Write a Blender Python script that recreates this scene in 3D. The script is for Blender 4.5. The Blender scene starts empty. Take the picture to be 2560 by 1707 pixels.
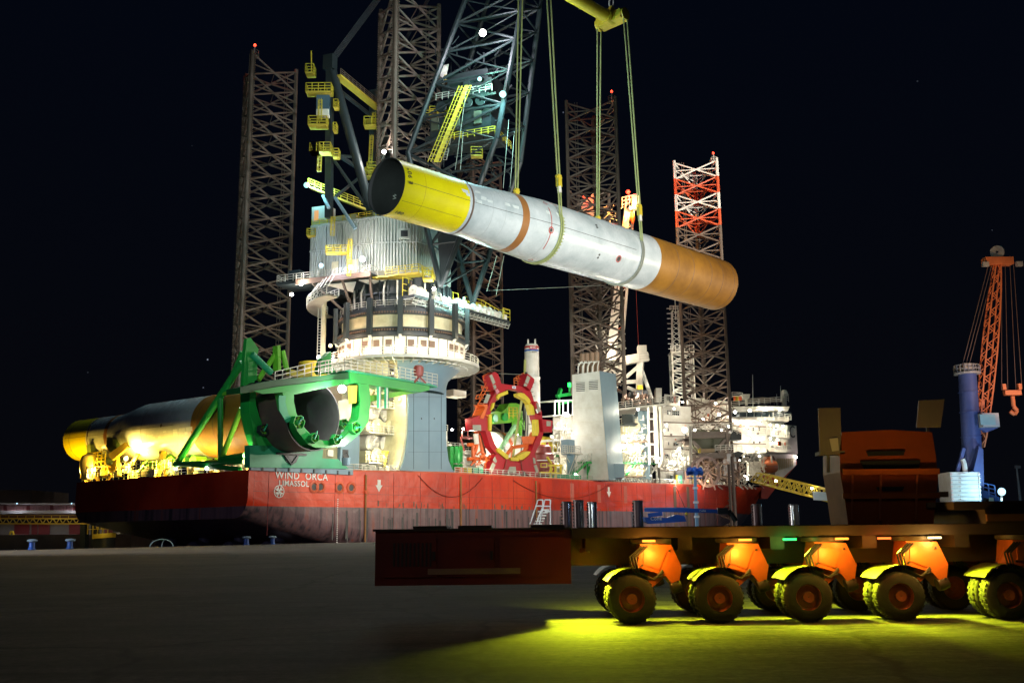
import bpy, math, random
from mathutils import Vector, Matrix
random.seed(7)
R = math.radians
sc = bpy.context.scene
COL = sc.collection
# ------------------------------------------------------------------ camera
F_, TH, RO, EYE = 2269.04/2352, 0.1885, 0.0113, 1.6
cam_d = bpy.data.cameras.new('camera'); cam = bpy.data.objects.new('camera', cam_d); COL.objects.link(cam)
cam_d.sensor_width = 36; cam_d.lens = 36*F_; cam_d.clip_start = .1; cam_d.clip_end = 6000
cam.matrix_world = Matrix.Translation((0, 0, EYE)) @ Matrix.Rotation(math.pi/2+TH, 4, 'X') @ Matrix.Rotation(-RO, 4, 'Z')
sc.camera = cam
# ------------------------------------------------------------------ night sky
w = bpy.data.worlds.new('World'); sc.world = w; w.use_nodes = True
nt = w.node_tree; bg = nt.nodes['Background']
geo = nt.nodes.new('ShaderNodeTexCoord'); sep = nt.nodes.new('ShaderNodeSeparateXYZ')
nt.links.new(geo.outputs['Generated'], sep.inputs[0])
cr = nt.nodes.new('ShaderNodeValToRGB'); e = cr.color_ramp.elements
e[0].position = 0; e[0].color = (.0020, .0022, .0034, 1); e[1].position = .6; e[1].color = (.0007, .0018, .0052, 1)
nt.links.new(sep.outputs['Z'], cr.inputs[0])
vo = nt.nodes.new('ShaderNodeTexVoronoi'); vo.inputs['Scale'].default_value = 34
nt.links.new(geo.outputs['Generated'], vo.inputs['Vector'])
lt = nt.nodes.new('ShaderNodeMath'); lt.operation = 'LESS_THAN'; lt.inputs[1].default_value = .026
nt.links.new(vo.outputs['Distance'], lt.inputs[0])
wn = nt.nodes.new('ShaderNodeSeparateColor'); nt.links.new(vo.outputs['Color'], wn.inputs[0])
gt = nt.nodes.new('ShaderNodeMath'); gt.operation = 'POWER'; gt.inputs[1].default_value = 5
nt.links.new(wn.outputs[0], gt.inputs[0])
mu = nt.nodes.new('ShaderNodeMath'); mu.operation = 'MULTIPLY'; nt.links.new(lt.outputs[0], mu.inputs[0]); nt.links.new(gt.outputs[0], mu.inputs[1])
ad = nt.nodes.new('ShaderNodeMixRGB'); ad.blend_type = 'ADD'; ad.inputs[2].default_value = (.22, .25, .32, 1)
nt.links.new(mu.outputs[0], ad.inputs[0]); nt.links.new(cr.outputs[0], ad.inputs[1])
nt.links.new(ad.outputs[0], bg.inputs['Color']); bg.inputs['Strength'].default_value = 1
sc.view_settings.view_transform = 'Standard'; sc.view_settings.look = 'None'
sc.view_settings.exposure = 0; sc.view_settings.gamma = 1
try:
    sc.cycles.use_light_tree = True; sc.cycles.use_denoising = True; sc.cycles.denoiser = 'OPENIMAGEDENOISE'
    sc.cycles.max_bounces = 5; sc.cycles.diffuse_bounces = 2; sc.cycles.glossy_bounces = 2; sc.cycles.sample_clamp_indirect = 3
    sc.cycles.transmission_bounces = 3; sc.cycles.caustics_reflective = False
except Exception: pass
NLAMP = [0]
LS = .68   # one dial for all the lamps on the ship
def light(kind, loc, color, power, size=.4, aim=None, spot=60, blend=.5, parent=None):
    d = bpy.data.lights.new('lamp_light', kind); d.energy = power*(LS if kind == 'POINT' and Vector(loc).y > 95 else 1); d.color = color
    d.shadow_soft_size = size
    if kind == 'SPOT': d.spot_size = R(spot); d.spot_blend = blend
    o = bpy.data.objects.new('lamp_light', d); COL.objects.link(o)
    m = Matrix.Translation(loc)
    if aim is not None: m = m @ (Vector(aim)-Vector(loc)).to_track_quat('-Z', 'Y').to_matrix().to_4x4()
    o.matrix_world = m
    NLAMP[0] += 1
    return o
# quay floodlights (on tall masts out of frame), plus spots added to lift single areas
WARMW = (1, .93, .80); COOL = (.86, .95, 1); GRN = (.75, 1, .90)
light('SPOT', (140, 168, 26), (1, .86, .66), 0.30e6, 1.0, (6, 190, 6), 66, .6)
light('SPOT', (80, 66, 30), WARMW, 0.34e6, 1.0, (8, 192, 12), 60, .6)
light('SPOT', (74, 30, 30), COOL, 0.52e6, 1.0, (6, 158, 50), 34, .6)
light('SPOT', (-26, -40, 22), GRN, 0.46e6, 1.0, (-18, 160, 52), 30, .7)
light('SPOT', (120, 110, 30), WARMW, 2.4e6, 1.0, (52, 266, 92), 15, .6)  # narrow spot added to brighten the striped leg top
light('SPOT', (-84, 88, 16), (1, .93, .86), 230000, 1.0, (-36, 104, 0), 60, 1)
light('SPOT', (-66, 98, 5), (.62, .62, 1), 5200, .5, (-37, 161, -1), 60, .8)  # low spot added to bring out the thrusters, no mast
light('SPOT', (-100, 96, 22), (1, .72, .55), 700, 1.0, (-59, 160, 7), 40, .8)  # weak warm spot added to lift the dark stern face
sun_d = bpy.data.lights.new('moon', 'SUN'); sun_d.energy = .012; sun_d.angle = R(.5); sun_d.color = (.7, .8, 1)
sun = bpy.data.objects.new('moon', sun_d); COL.objects.link(sun); sun.rotation_euler = (R(48), 0, R(-30))
# ------------------------------------------------------------------ frames of reference
HD = 0.8956; O = Vector((-20.02, 176.67)); FV = Vector((math.cos(HD), math.sin(HD))); PV = Vector((-FV.y, FV.x))
def W(s, t, z):
    """a point in ship terms (forward of the aft leg, to port of it, above the quay) -> world"""
    q = O+FV*s+PV*t; return Vector((q.x, q.y, z))
def ray(px, py):
    u = (px-1280)/2560/F_; v = (py-853.5)/2560/F_
    c, s = math.cos(RO), math.sin(RO); x, y = u*c-v*s, u*s+v*c
    c, s = math.cos(TH), math.sin(TH)
    return Vector((x, c+y*s, s-y*c))
def U(px, py, t=None, s=None, z=None, y=None):
    """measured position: where the sight line meets the plane t, s, z or y = const"""
    d = ray(px, py); e = Vector((0, 0, EYE)); d2 = Vector((d.x, d.y))
    if t is not None: l = (t+O.dot(PV))/d2.dot(PV)
    elif s is not None: l = (s+O.dot(FV))/d2.dot(FV)
    elif z is not None: l = (z-EYE)/d.z
    else: l = y/d.y
    return e+d*l
CA = math.atan2(-.35, .93)   # slew direction of the main crane
CD = Vector((math.cos(CA), math.sin(CA))); CE = Vector((-CD.y, CD.x))
def K(x, y, z):
    q = O+CD*x+CE*y; return Vector((q.x, q.y, z))
F3 = Vector((FV.x, FV.y, 0)); P3 = Vector((PV.x, PV.y, 0)); Z3 = Vector((0, 0, 1))
C3 = Vector((CD.x, CD.y, 0)); E3 = Vector((CE.x, CE.y, 0))
# ------------------------------------------------------------------ materials
MT = {}
def mat(name, col, rough=.5, metal=0, var=.18, scale=.35, bump=.0, emit=None, es=0, stretch=(1, 1, 1), dirt=None, dirtamt=.5):
    if name in MT: return MT[name]
    m = bpy.data.materials.new(name); m.use_nodes = True; n = m.node_tree; b = n.nodes['Principled BSDF']
    b.inputs['Roughness'].default_value = rough; b.inputs['Metallic'].default_value = metal
    if emit:
        b.inputs['Base Color'].default_value = (.03, .03, .03, 1)
        b.inputs['Emission Color'].default_value = (*emit, 1); b.inputs['Emission Strength'].default_value = es
    else:
        tc = n.nodes.new('ShaderNodeTexCoord'); mp = n.nodes.new('ShaderNodeMapping'); mp.inputs['Scale'].default_value = stretch
        n.links.new(tc.outputs['Object'], mp.inputs[0])
        no = n.nodes.new('ShaderNodeTexNoise'); no.inputs['Scale'].default_value = scale; no.inputs['Detail'].default_value = 6; no.inputs['Roughness'].default_value = .65
        n.links.new(mp.outputs[0], no.inputs['Vector'])
        r = n.nodes.new('ShaderNodeValToRGB'); e = r.color_ramp.elements
        d = dirt or tuple(c*.55 for c in col)
        e[0].position = .30; e[0].color = (*[c*(1-dirtamt)+q*dirtamt for c, q in zip(col, d)], 1)
        e[1].position = .62; e[1].color = (*col, 1)
        e2 = r.color_ramp.elements.new(.8); e2.color = (*[min(1, c*(1+var)) for c in col], 1)
        n.links.new(no.outputs[0], r.inputs[0]); n.links.new(r.outputs[0], b.inputs['Base Color'])
        mr = n.nodes.new('ShaderNodeMapRange'); mr.inputs[3].default_value = min(1, rough+.15); mr.inputs[4].default_value = max(.05, rough-.12)
        n.links.new(no.outputs[0], mr.inputs[0]); n.links.new(mr.outputs[0], b.inputs['Roughness'])
        if bump:
            bu = n.nodes.new('ShaderNodeBump'); bu.inputs['Strength'].default_value = bump; bu.inputs['Distance'].default_value = .05
            n.links.new(no.outputs[0], bu.inputs['Height']); n.links.new(bu.outputs[0], b.inputs['Normal'])
    MT[name] = m; return m
M_steel = mat('leg_steel', (.145, .105, .080), .55, 0, .3, .5, dirt=(.08, .05, .035))
M_redp = mat('leg_red', (.62, .10, .035), .5)
M_whitep = mat('leg_white', (.72, .68, .62), .5)
M_white = mat('white_paint', (.74, .71, .63), .45, 0, .1, .3, dirt=(.40, .33, .22), dirtamt=.5)
M_cream = mat('cream_paint', (.70, .64, .42), .45, 0, .1, .4, dirt=(.34, .26, .12), dirtamt=.6)
M_bluegrey = mat('bluegrey_paint', (.20, .30, .36), .5, 0, .12, .12, dirt=(.12, .19, .24))
M_black = mat('black_steel', (.030, .034, .038), .45)
M_dark = mat('dark_green_steel', (.022, .030, .032), .45)
M_yel = mat('yellow_paint', (.68, .52, .03), .45, dirt=(.3, .2, .03))
M_yelw = mat('walkway_yellow', (.62, .46, .05), .5, dirt=(.3, .2, .03))
M_green = mat('green_paint', (.012, .30, .045), .35, 0, .2, .3, dirt=(.01, .16, .05))
M_lime = mat('lime_green', (.16, .50, .035), .4, 0, .2, .4)
M_teal = mat('teal_paint', (.02, .33, .16), .4, 0, .2, .25, dirt=(.015, .16, .09))
M_red = mat('red_paint', (.42, .012, .022), .35, 0, .2, .3, dirt=(.18, .01, .01))
M_maroon = mat('maroon_paint', (.24, .035, .025), .4)
M_orange = mat('orange_paint', (.72, .13, .02), .45, dirt=(.3, .06, .02))
M_rust = mat('rust', (.33, .15, .045), .75, 0, .3, .6, .3, dirt=(.16, .07, .025))
M_rail = mat('galvanised_rail', (.55, .53, .46), .4, .2)
M_raily = mat('yellow_rail', (.66, .52, .04), .45)
M_brown = mat('brown_steel', (.16, .10, .07), .6, dirt=(.06, .04, .03))
M_glass = mat('dark_glass', (.02, .03, .035), .08)
M_rubber = mat('rubber', (.022, .022, .020), .8, 0, .3, 6, .4)
M_rope = mat('sling_green', (.36, .40, .15), .6, 0, .1, 3)
M_wire = mat('wire_rope', (.35, .36, .30), .5, .3)
M_chrome = mat('wrapped_metal', (.62, .66, .68), .18, .9, .2, 1.2, .3, stretch=(4, 4, .4))
M_blue = mat('blue_paint', (.02, .10, .42), .4, dirt=(.02, .05, .2))
M_orangec = mat('crane_orange', (.78, .22, .07), .5)
M_lens = mat('lamp_lens_white', (1, 1, 1), emit=(1, .97, .88), es=26)
M_lensc = mat('lamp_lens_cyan', (1, 1, 1), emit=(.42, 1, .96), es=1.6)
M_lensr = mat('beacon_lens_red', (1, 1, 1), emit=(1, .05, .02), es=4.5)
M_lensy = mat('lamp_lens_yellow', (1, 1, 1), emit=(1, .8, .35), es=3.2)
M_lenso = mat('marker_lens_amber', (1, 1, 1), emit=(1, .33, .03), es=2.6)
M_lensg = mat('marker_lens_green', (1, 1, 1), emit=(.02, 1, .12), es=4)
M_lensb = mat('lamp_lens_blue', (1, 1, 1), emit=(.45, .78, 1), es=1.8)
M_winlit = mat('window_lit', (1, 1, 1), emit=(1, .45, .12), es=.8)
M_print = mat('white_lettering', (.86, .86, .82), .6)
M_printk = mat('black_lettering', (.05, .045, .04), .6)
# ------------------------------------------------------------------ mesh builder
class MB:
    def __init__(s): s.v = []; s.f = []
    def add(s, vs, fs):
        n = len(s.v); s.v += [Vector(p) for p in vs]; s.f += [tuple(n+i for i in f) for f in fs]; return s
    def box(s, c, ax, ay, az):
        c = Vector(c); v = []
        for i in (-1, 1):
            for j in (-1, 1):
                for k in (-1, 1): v.append(c+ax*i+ay*j+az*k)
        return s.add(v, [(0, 1, 3, 2), (4, 6, 7, 5), (0, 4, 5, 1), (2, 3, 7, 6), (0, 2, 6, 4), (1, 5, 7, 3)])
    def shipbox(s, s0, s1, t0, t1, z0, z1):
        return s.box(W((s0+s1)/2, (t0+t1)/2, (z0+z1)/2), F3*((s1-s0)/2), P3*((t1-t0)/2), Z3*((z1-z0)/2))
    def kbox(s, x0, x1, y0, y1, z0, z1):
        return s.box(K((x0+x1)/2, (y0+y1)/2, (z0+z1)/2), C3*((x1-x0)/2), E3*((y1-y0)/2), Z3*((z1-z0)/2))
    def wbox(s, x0, x1, y0, y1, z0, z1):
        return s.box(((x0+x1)/2, (y0+y1)/2, (z0+z1)/2), Vector(((x1-x0)/2, 0, 0)), Vector((0, (y1-y0)/2, 0)), Z3*((z1-z0)/2))
    def bar(s, p, q, w, h=None, up=Z3):
        p, q = Vector(p), Vector(q); d = q-p
        if d.length < 1e-6: return s
        h = h or w; dn = d.normalized()
        if abs(dn.dot(up)) > .95: up = Vector((.3, 1, 0))
        a = dn.cross(up).normalized(); b = a.cross(dn)
        return s.box((p+q)/2, d/2, a*(w/2), b*(h/2))
    def tube(s, p, q, r, n=8, r2=None, caps=True):
        p, q = Vector(p), Vector(q); d = q-p; r2 = r if r2 is None else r2
        if d.length < 1e-6: return s
        dn = d.normalized(); up = Z3 if abs(dn.z) < .9 else Vector((1, 0, 0))
        a = dn.cross(up).normalized(); b = dn.cross(a); v = []
        for i in range(n):
            c, k = math.cos(2*math.pi*i/n), math.sin(2*math.pi*i/n)
            v.append(p+(a*c+b*k)*r); v.append(q+(a*c+b*k)*r2)
        f = [(2*i, 2*((i+1) % n), 2*((i+1) % n)+1, 2*i+1) for i in range(n)]
        if caps: f += [tuple(2*i for i in range(n))[::-1], tuple(2*i+1 for i in range(n))]
        return s.add(v, f)
    def path(s, pts, r, n=6):
        for a, b in zip(pts, pts[1:]): s.tube(a, b, r, n)
        return s
    def prism(s, pts, vec):
        pts = [Vector(p) for p in pts]; n = len(pts); vec = Vector(vec)
        return s.add(pts+[p+vec for p in pts], [tuple(range(n))[::-1], tuple(range(n, 2*n))]+[(i, (i+1) % n, n+(i+1) % n, n+i) for i in range(n)])
    def frame(s, outer, inner, vec):
        n = len(outer); vec = Vector(vec); o = [Vector(p) for p in outer]; i_ = [Vector(p) for p in inner]
        v = o+i_+[p+vec for p in o]+[p+vec for p in i_]; f = []
        for i in range(n):
            j = (i+1) % n
            f += [(i, n+i, n+j, j), (2*n+i, 2*n+j, 3*n+j, 3*n+i), (i, j, 2*n+j, 2*n+i), (n+i, 3*n+i, 3*n+j, n+j)]
        return s.add(v, f)
    def lathe(s, c, prof, n=48, a0=0, a1=360, axis=Z3, xref=None):
        c = Vector(c); axis = Vector(axis).normalized(); x = xref or (Vector((1, 0, 0)) if abs(axis.x) < .9 else Vector((0, 1, 0)))
        x = (x-axis*x.dot(axis)).normalized(); y = axis.cross(x); full = abs(a1-a0) >= 360; m = n if full else n+1; v = []
        for i in range(m):
            a = R(a0+(a1-a0)*i/n); d = x*math.cos(a)+y*math.sin(a)
            for r, h in prof: v.append(c+d*r+axis*h)
        k = len(prof); f = []
        for i in range(n):
            j = (i+1) % m
            for q in range(k-1): f.append((i*k+q, j*k+q, j*k+q+1, i*k+q+1))
        return s.add(v, f)
    def ball(s, c, r, n=10):
        prof = [(max(1e-3, r*math.sin(math.pi*i/6)), -r*math.cos(math.pi*i/6)) for i in range(7)]
        return s.lathe(c, prof, n)
    def rail(s, pts, h=1.1, r=.045, step=1.6, rows=3):
        pts = [Vector(p) for p in pts]
        for a, b in zip(pts, pts[1:]):
            for k in range(rows): s.bar(a+Z3*h*(k+1)/rows, b+Z3*h*(k+1)/rows, r*1.6)
            L = (b-a).length; n = max(1, int(L/step))
            for i in range(n+1): q = a.lerp(b, i/n); s.bar(q, q+Z3*h, r*2)
        return s
    def mesh(s, name, base, m, smooth=False):
        me = bpy.data.meshes.new(name); b = Vector(base)
        me.from_pydata([tuple(p-b) for p in s.v], [], s.f); me.materials.append(m)
        if smooth: me.shade_smooth() if hasattr(me, 'shade_smooth') else me.polygons.foreach_set('use_smooth', [True]*len(me.polygons))
        me.validate(); me.update(); return me
def smooth_by_angle(me, deg=35):
    me.polygons.foreach_set('use_smooth', [True]*len(me.polygons))
    try: me.set_sharp_from_angle(angle=R(deg))
    except Exception: pass
class Thing:
    def __init__(s, name, label, cat, base, group=None, kind=None):
        s.base = Vector(base); s.o = bpy.data.objects.new(name, None); COL.objects.link(s.o); s.o.location = s.base
        s.o['label'] = label; s.o['category'] = cat
        if group: s.o['group'] = group
        if kind: s.o['kind'] = kind
    def part(s, name, mb, m, parent=None, label=None, sm=False, kind=None):
        me = mb.mesh(name, s.base, m)
        if sm: smooth_by_angle(me)
        o = bpy.data.objects.new(name, me); COL.objects.link(o); o.parent = parent or s.o
        if label: o['label'] = label
        if kind: o['kind'] = kind
        return o
    def clone(s, name, me, off=(0, 0, 0), parent=None, rot=0):
        o = bpy.data.objects.new(name, me); COL.objects.link(o); o.parent = parent or s.o; o.location = off; o.rotation_euler = (0, 0, rot); return o
    def lamp(s, pos, m=None, color=(1, .95, .85), power=0, r=.4, off=(0, 0, -.9), parent=None, name='lamp', size=.35):
        pos = Vector(pos); mb = MB().ball(pos, r, 8)
        o = s.part(name, mb, m or M_lens, parent)
        if power: light('POINT', pos+Vector(off)*1.0, color, power, size)
        return o
def single(name, mb, m, label, cat, base, group=None, kind=None, sm=False):
    me = mb.mesh(name, base, m)
    if sm: smooth_by_angle(me)
    o = bpy.data.objects.new(name, me); COL.objects.link(o); o.location = base
    if label: o['label'] = label
    if cat: o['category'] = cat
    if group: o['group'] = group
    if kind: o['kind'] = kind
    return o
def text(thing, body, pos, xdir, ydir, size, m, parent=None, name='lettering', ext=.03, align='LEFT', bold=0, xs=1):
    cu = bpy.data.curves.new(name, 'FONT'); cu.body = body; cu.size = size; cu.extrude = ext; cu.align_x = align; cu.offset = bold*size*.5; cu.space_character = 1.12
    cu.materials.append(m)
    tmp = bpy.data.objects.new('tmp', cu); COL.objects.link(tmp); bpy.context.view_layer.update()
    me = bpy.data.meshes.new_from_object(tmp.evaluated_get(bpy.context.evaluated_depsgraph_get())); me.name = name
    bpy.data.objects.remove(tmp); bpy.data.curves.remove(cu)
    if not me.materials: me.materials.append(m)
    o = bpy.data.objects.new(name, me); COL.objects.link(o)
    x = Vector(xdir).normalized(); y = Vector(ydir).normalized(); z = x.cross(y)
    mw = Matrix((x, y, z)).transposed().to_4x4(); mw.translation = Vector(pos)-thing.base
    o.parent = thing.o; o.matrix_local = mw @ Matrix.Diagonal((xs, 1, 1, 1))
    return o
def zp(pts, sc_, ox, oy, **k): return [U(ox+x/sc_, oy+y/sc_, **k) for x, y in pts]
# ================================================================== SETTING
def asphalt():
    m = bpy.data.materials.new('quay_asphalt'); m.use_nodes = True; n = m.node_tree; b = n.nodes['Principled BSDF']
    tc = n.nodes.new('ShaderNodeTexCoord')
    def noise(s, d=5, st=None):
        o = n.nodes.new('ShaderNodeTexNoise'); o.inputs['Scale'].default_value = s; o.inputs['Detail'].default_value = d
        if st:
            mp = n.nodes.new('ShaderNodeMapping'); mp.inputs['Scale'].default_value = st; mp.inputs['Rotation'].default_value = (0, 0, R(-12)); n.links.new(tc.outputs['Object'], mp.inputs[0]); n.links.new(mp.outputs[0], o.inputs[0])
        else: n.links.new(tc.outputs['Object'], o.inputs['Vector'])
        o.inputs['Roughness'].default_value = .78 if s > 5 else .6
        return o
    a, c, g = noise(.10, 6, (1, 1.6, 1)), noise(.9, 7, (.7, 1.5, 1)), noise(7, 12)
    r1 = n.nodes.new('ShaderNodeValToRGB'); e = r1.color_ramp.elements
    e[0].position = .3; e[0].color = (.034, .033, .032, 1); e[1].position = .72; e[1].color = (.105, .102, .097, 1)
    n.links.new(a.outputs[0], r1.inputs[0])
    r2 = n.nodes.new('ShaderNodeValToRGB'); e = r2.color_ramp.elements
    e[0].position = .35; e[0].color = (.62, .62, .62, 1); e[1].position = .7; e[1].color = (1.25, 1.22, 1.18, 1)
    n.links.new(c.outputs[0], r2.inputs[0])
    r3 = n.nodes.new('ShaderNodeValToRGB'); e = r3.color_ramp.elements
    e[0].position = .38; e[0].color = (.5, .5, .5, 1); e[1].position = .68; e[1].color = (1.9, 1.88, 1.8, 1)
    n.links.new(g.outputs[0], r3.inputs[0])
    x = n.nodes.new('ShaderNodeMixRGB'); x.blend_type = 'MULTIPLY'; x.inputs[0].default_value = 1; n.links.new(r1.outputs[0], x.inputs[1]); n.links.new(r2.outputs[0], x.inputs[2])
    y = n.nodes.new('ShaderNodeMixRGB'); y.blend_type = 'MULTIPLY'; y.inputs[0].default_value = 1; n.links.new(x.outputs[0], y.inputs[1]); n.links.new(r3.outputs[0], y.inputs[2])
    vo = n.nodes.new('ShaderNodeTexVoronoi'); vo.feature = 'DISTANCE_TO_EDGE'; vo.inputs['Scale'].default_value = .16
    ds = noise(.7, 4); dm = n.nodes.new('ShaderNodeMixRGB'); dm.blend_type = 'ADD'; dm.inputs[0].default_value = 1.2; n.links.new(tc.outputs['Object'], dm.inputs[1]); n.links.new(ds.outputs['Color'], dm.inputs[2]); n.links.new(dm.outputs[0], vo.inputs['Vector'])
    ck = n.nodes.new('ShaderNodeValToRGB'); e = ck.color_ramp.elements; e[0].position = .006; e[0].color = (.35, .35, .35, 1); e[1].position = .016; e[1].color = (1, 1, 1, 1); n.links.new(vo.outputs[0], ck.inputs[0])
    ty = noise(1.6, 3, (.03, 1.6, 1)); tr = n.nodes.new('ShaderNodeValToRGB'); e = tr.color_ramp.elements; e[0].position = .36; e[0].color = (.55, .55, .55, 1); e[1].position = .47; e[1].color = (1, 1, 1, 1); n.links.new(ty.outputs[0], tr.inputs[0])
    st_ = noise(.35, 5); sr = n.nodes.new('ShaderNodeValToRGB'); e = sr.color_ramp.elements; e[0].position = .33; e[0].color = (.45, .44, .43, 1); e[1].position = .43; e[1].color = (1, 1, 1, 1); n.links.new(st_.outputs[0], sr.inputs[0])
    for src in (ck, tr, sr):
        y2 = n.nodes.new('ShaderNodeMixRGB'); y2.blend_type = 'MULTIPLY'; y2.inputs[0].default_value = .85; n.links.new(y.outputs[0], y2.inputs[1]); n.links.new(src.outputs[0], y2.inputs[2]); y = y2
    n.links.new(y.outputs[0], b.inputs['Base Color']); b.inputs['Roughness'].default_value = .92; b.inputs['Specular IOR Level'].default_value = .15
    bu = n.nodes.new('ShaderNodeBump'); bu.inputs['Strength'].default_value = .8; bu.inputs['Distance'].default_value = .012
    n.links.new(g.outputs[0], bu.inputs['Height']); n.links.new(bu.outputs[0], b.inputs['Normal'])
    return m
M_asph = asphalt()
QE = -10.2
mb = MB()
a, b_, c, d = W(-420, QE-.9, 0), W(900, QE-.9, 0), W(900, -900, 0), W(-420, -900, 0)
mb.add([a, b_, c, d], [(0, 1, 2, 3)])
single('quay', mb, M_asph, None, None, (0, 0, 0), kind='structure')
M_conc = mat('quay_concrete', (.26, .25, .23), .8, 0, .2, .4, .2, dirt=(.12, .11, .10))
mb = MB().shipbox(-420, 900, QE-.9, QE, -6, .015)
single('quay_edge', mb, M_conc, None, None, W(0, QE, 0), kind='structure')
m = bpy.data.materials.new('harbour_water'); m.use_nodes = True; n = m.node_tree; b = n.nodes['Principled BSDF']
b.inputs['Base Color'].default_value = (.006, .010, .012, 1); b.inputs['Roughness'].default_value = .09
tc = n.nodes.new('ShaderNodeTexCoord'); no = n.nodes.new('ShaderNodeTexNoise'); no.inputs['Scale'].default_value = 1.3; no.inputs['Detail'].default_value = 4
n.links.new(tc.outputs['Object'], no.inputs['Vector']); bu = n.nodes.new('ShaderNodeBump'); bu.inputs['Strength'].default_value = .7; bu.inputs['Distance'].default_value = .25
n.links.new(no.outputs[0], bu.inputs['Height']); n.links.new(bu.outputs[0], b.inputs['Normal'])
mb = MB().add([W(-1500, QE, -2.2), W(3000, QE, -2.2), W(3000, 3000, -2.2), W(-1500, 3000, -2.2)], [(0, 1, 2, 3)])
single('water', mb, m, None, None, W(0, 60, -2.2), kind='structure')
# ================================================================== JACK-UP LEGS
BAY = 4.75; RL = 6.82; ZT = 103.0
def leg(s, t, port, label, stripes=0, zbot=-3, beacon=True, m=M_steel):
    base = W(s, t, 0); T = Thing('jackup_leg', label, 'jack-up leg', base, 'lattice jack-up legs of the ship')
    a0 = HD+(math.pi/2 if port else -math.pi/2)
    V = [Vector((math.cos(a0+k)*RL, math.sin(a0+k)*RL, 0)) for k in (0, 2*math.pi/3, -2*math.pi/3)]
    nb = int((ZT-zbot)/BAY); z0 = ZT-nb*BAY
    cache = {}
    def part(name, mbk, key, off, mm):
        k = (name, key, mm.name)
        if k not in cache:
            cache[k] = mbk().mesh(name, (0, 0, 0), mm)
        return T.clone(name, cache[k], off)
    bandm = lambda i: ([M_whitep, M_redp, M_whitep, M_redp][nb-1-i] if stripes and nb-1-i < 4 else m)
    # chords: one run of plain steel below, bands of paint above
    segs = [(z0, ZT-(stripes*BAY), m)]+[(ZT-(k+1)*BAY, ZT-k*BAY, bandm(nb-1-k)) for k in range(stripes)]
    for v in V:
        for i, (za, zb, mm) in enumerate(segs):
            q = MB().tube((v.x, v.y, za), (v.x, v.y, zb+(.6 if zb == ZT else 0)), .42, 10)
            me = q.mesh('chord', (0, 0, 0), mm); smooth_by_angle(me); T.clone('chord', me)
        # toothed racks either side of the chord (far too fine to pick apart: one mesh)
        tg = Vector((-v.y, v.x, 0)).normalized()
        for (za, zb, mm) in segs:
            q = MB()
            n_ = int((zb-za)/.5)
            for i in range(n_):
                zc = za+.25+i*.5
                for sg in (-1, 1): q.box(Vector((v.x, v.y, zc))+tg*(sg*.55), tg*.17, v.normalized()*.09, Z3*.14)
            for sg in (-1, 1): q.box(Vector((v.x, v.y, (za+zb)/2))+tg*(sg*.42), tg*.06, v.normalized()*.09, Z3*(zb-za)/2)
            o = T.clone('rack', q.mesh('rack', (0, 0, 0), mm)); o['kind'] = 'stuff'
    for i in range(nb):
        mm = bandm(i); off = (0, 0, z0+i*BAY)
        for f in range(3):
            A, B = V[f], V[(f+1) % 3]
            part('brace', lambda: MB().tube(A, B+Z3*BAY, .22, 6, caps=False), ('a', f), off, mm)
            part('brace', lambda: MB().tube(B, A+Z3*BAY, .22, 6, caps=False), ('b', f), off, mm)
            part('strut', lambda: MB().tube(A+Z3*BAY*.5, B+Z3*BAY*.5, .16, 6, caps=False), f, off, mm)
        mids = [(V[f]+V[(f+1) % 3])/2+Z3*BAY*.5 for f in range(3)]
        q = MB().tube(mids[0], mids[1], .10, 5).tube(mids[1], mids[2], .10, 5).tube(mids[2], mids[0], .10, 5)
        part('inner_brace', lambda: q, 0, off, mm)
    # ladder inside one face
    A, B = V[0], V[2]; L = A.lerp(B, .78); dd = (B-A).normalized()
    q = MB().bar(L+Z3*z0, L+Z3*ZT, .09).bar(L+dd*.6+Z3*z0, L+dd*.6+Z3*ZT, .09)
    for i in range(int((ZT-z0)/.6)): q.bar(L+Z3*(z0+i*.6), L+dd*.6+Z3*(z0+i*.6), .05)
    T.clone('ladder', q.mesh('ladder', (0, 0, 0), m))
    if beacon:
        v = V[beacon-1]*.86; q = MB()
        for k in range(8):
            a = k*math.pi/4; b2 = a+math.pi/4
            p = v+Vector((math.cos(a), math.sin(a), 0))*.9+Z3*(ZT-.3); p2 = v+Vector((math.cos(b2), math.sin(b2), 0))*.9+Z3*(ZT-.3)
            q.bar(p, p+Z3*1.3, .07); q.bar(p+Z3*1.3, p2+Z3*1.3, .07); q.bar(p+Z3*.7, p2+Z3*.7, .05); q.bar(p, p2, .12)
        q.tube(v+Z3*(ZT-.5), v+Z3*(ZT-.3), 1.0, 8)
        T.clone('top_platform', q.mesh('top_platform', (0, 0, 0), M_whitep if stripes else m))
        T.clone('beacon_post', MB().tube(v+Z3*(ZT-.3), v+Z3*(ZT+2.0), .12, 6).mesh('beacon_post', (0, 0, 0), M_rail))
        T.clone('beacon', MB().ball(v+Z3*(ZT+2.3), .32, 8).mesh('beacon', (0, 0, 0), M_lensr))
        light('POINT', base+v+Z3*(ZT+3.1), (1, .08, .03), 900, .2)
    return T
LT = 43.67
leg(0, LT, True, 'leftmost lattice leg, dull brown, standing alone against the sky', beacon=2)
leg(0, 0, True, 'tallest lattice leg rising through the grey crane house', beacon=0, zbot=29)
leg(64.3, 0, False, 'dull brown lattice leg directly behind the pale exhaust tower', beacon=1, zbot=29)
leg(116.5, 0, False, 'lattice leg with red and white painted bands at its top', stripes=4, beacon=1)
leg(72, LT, True, 'dull lattice leg showing between crane house and red gripper ring', beacon=0, zbot=8)
leg(118, LT-6.5, False, 'farthest lattice leg, mostly hidden behind another dull leg', beacon=0, zbot=20)
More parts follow.
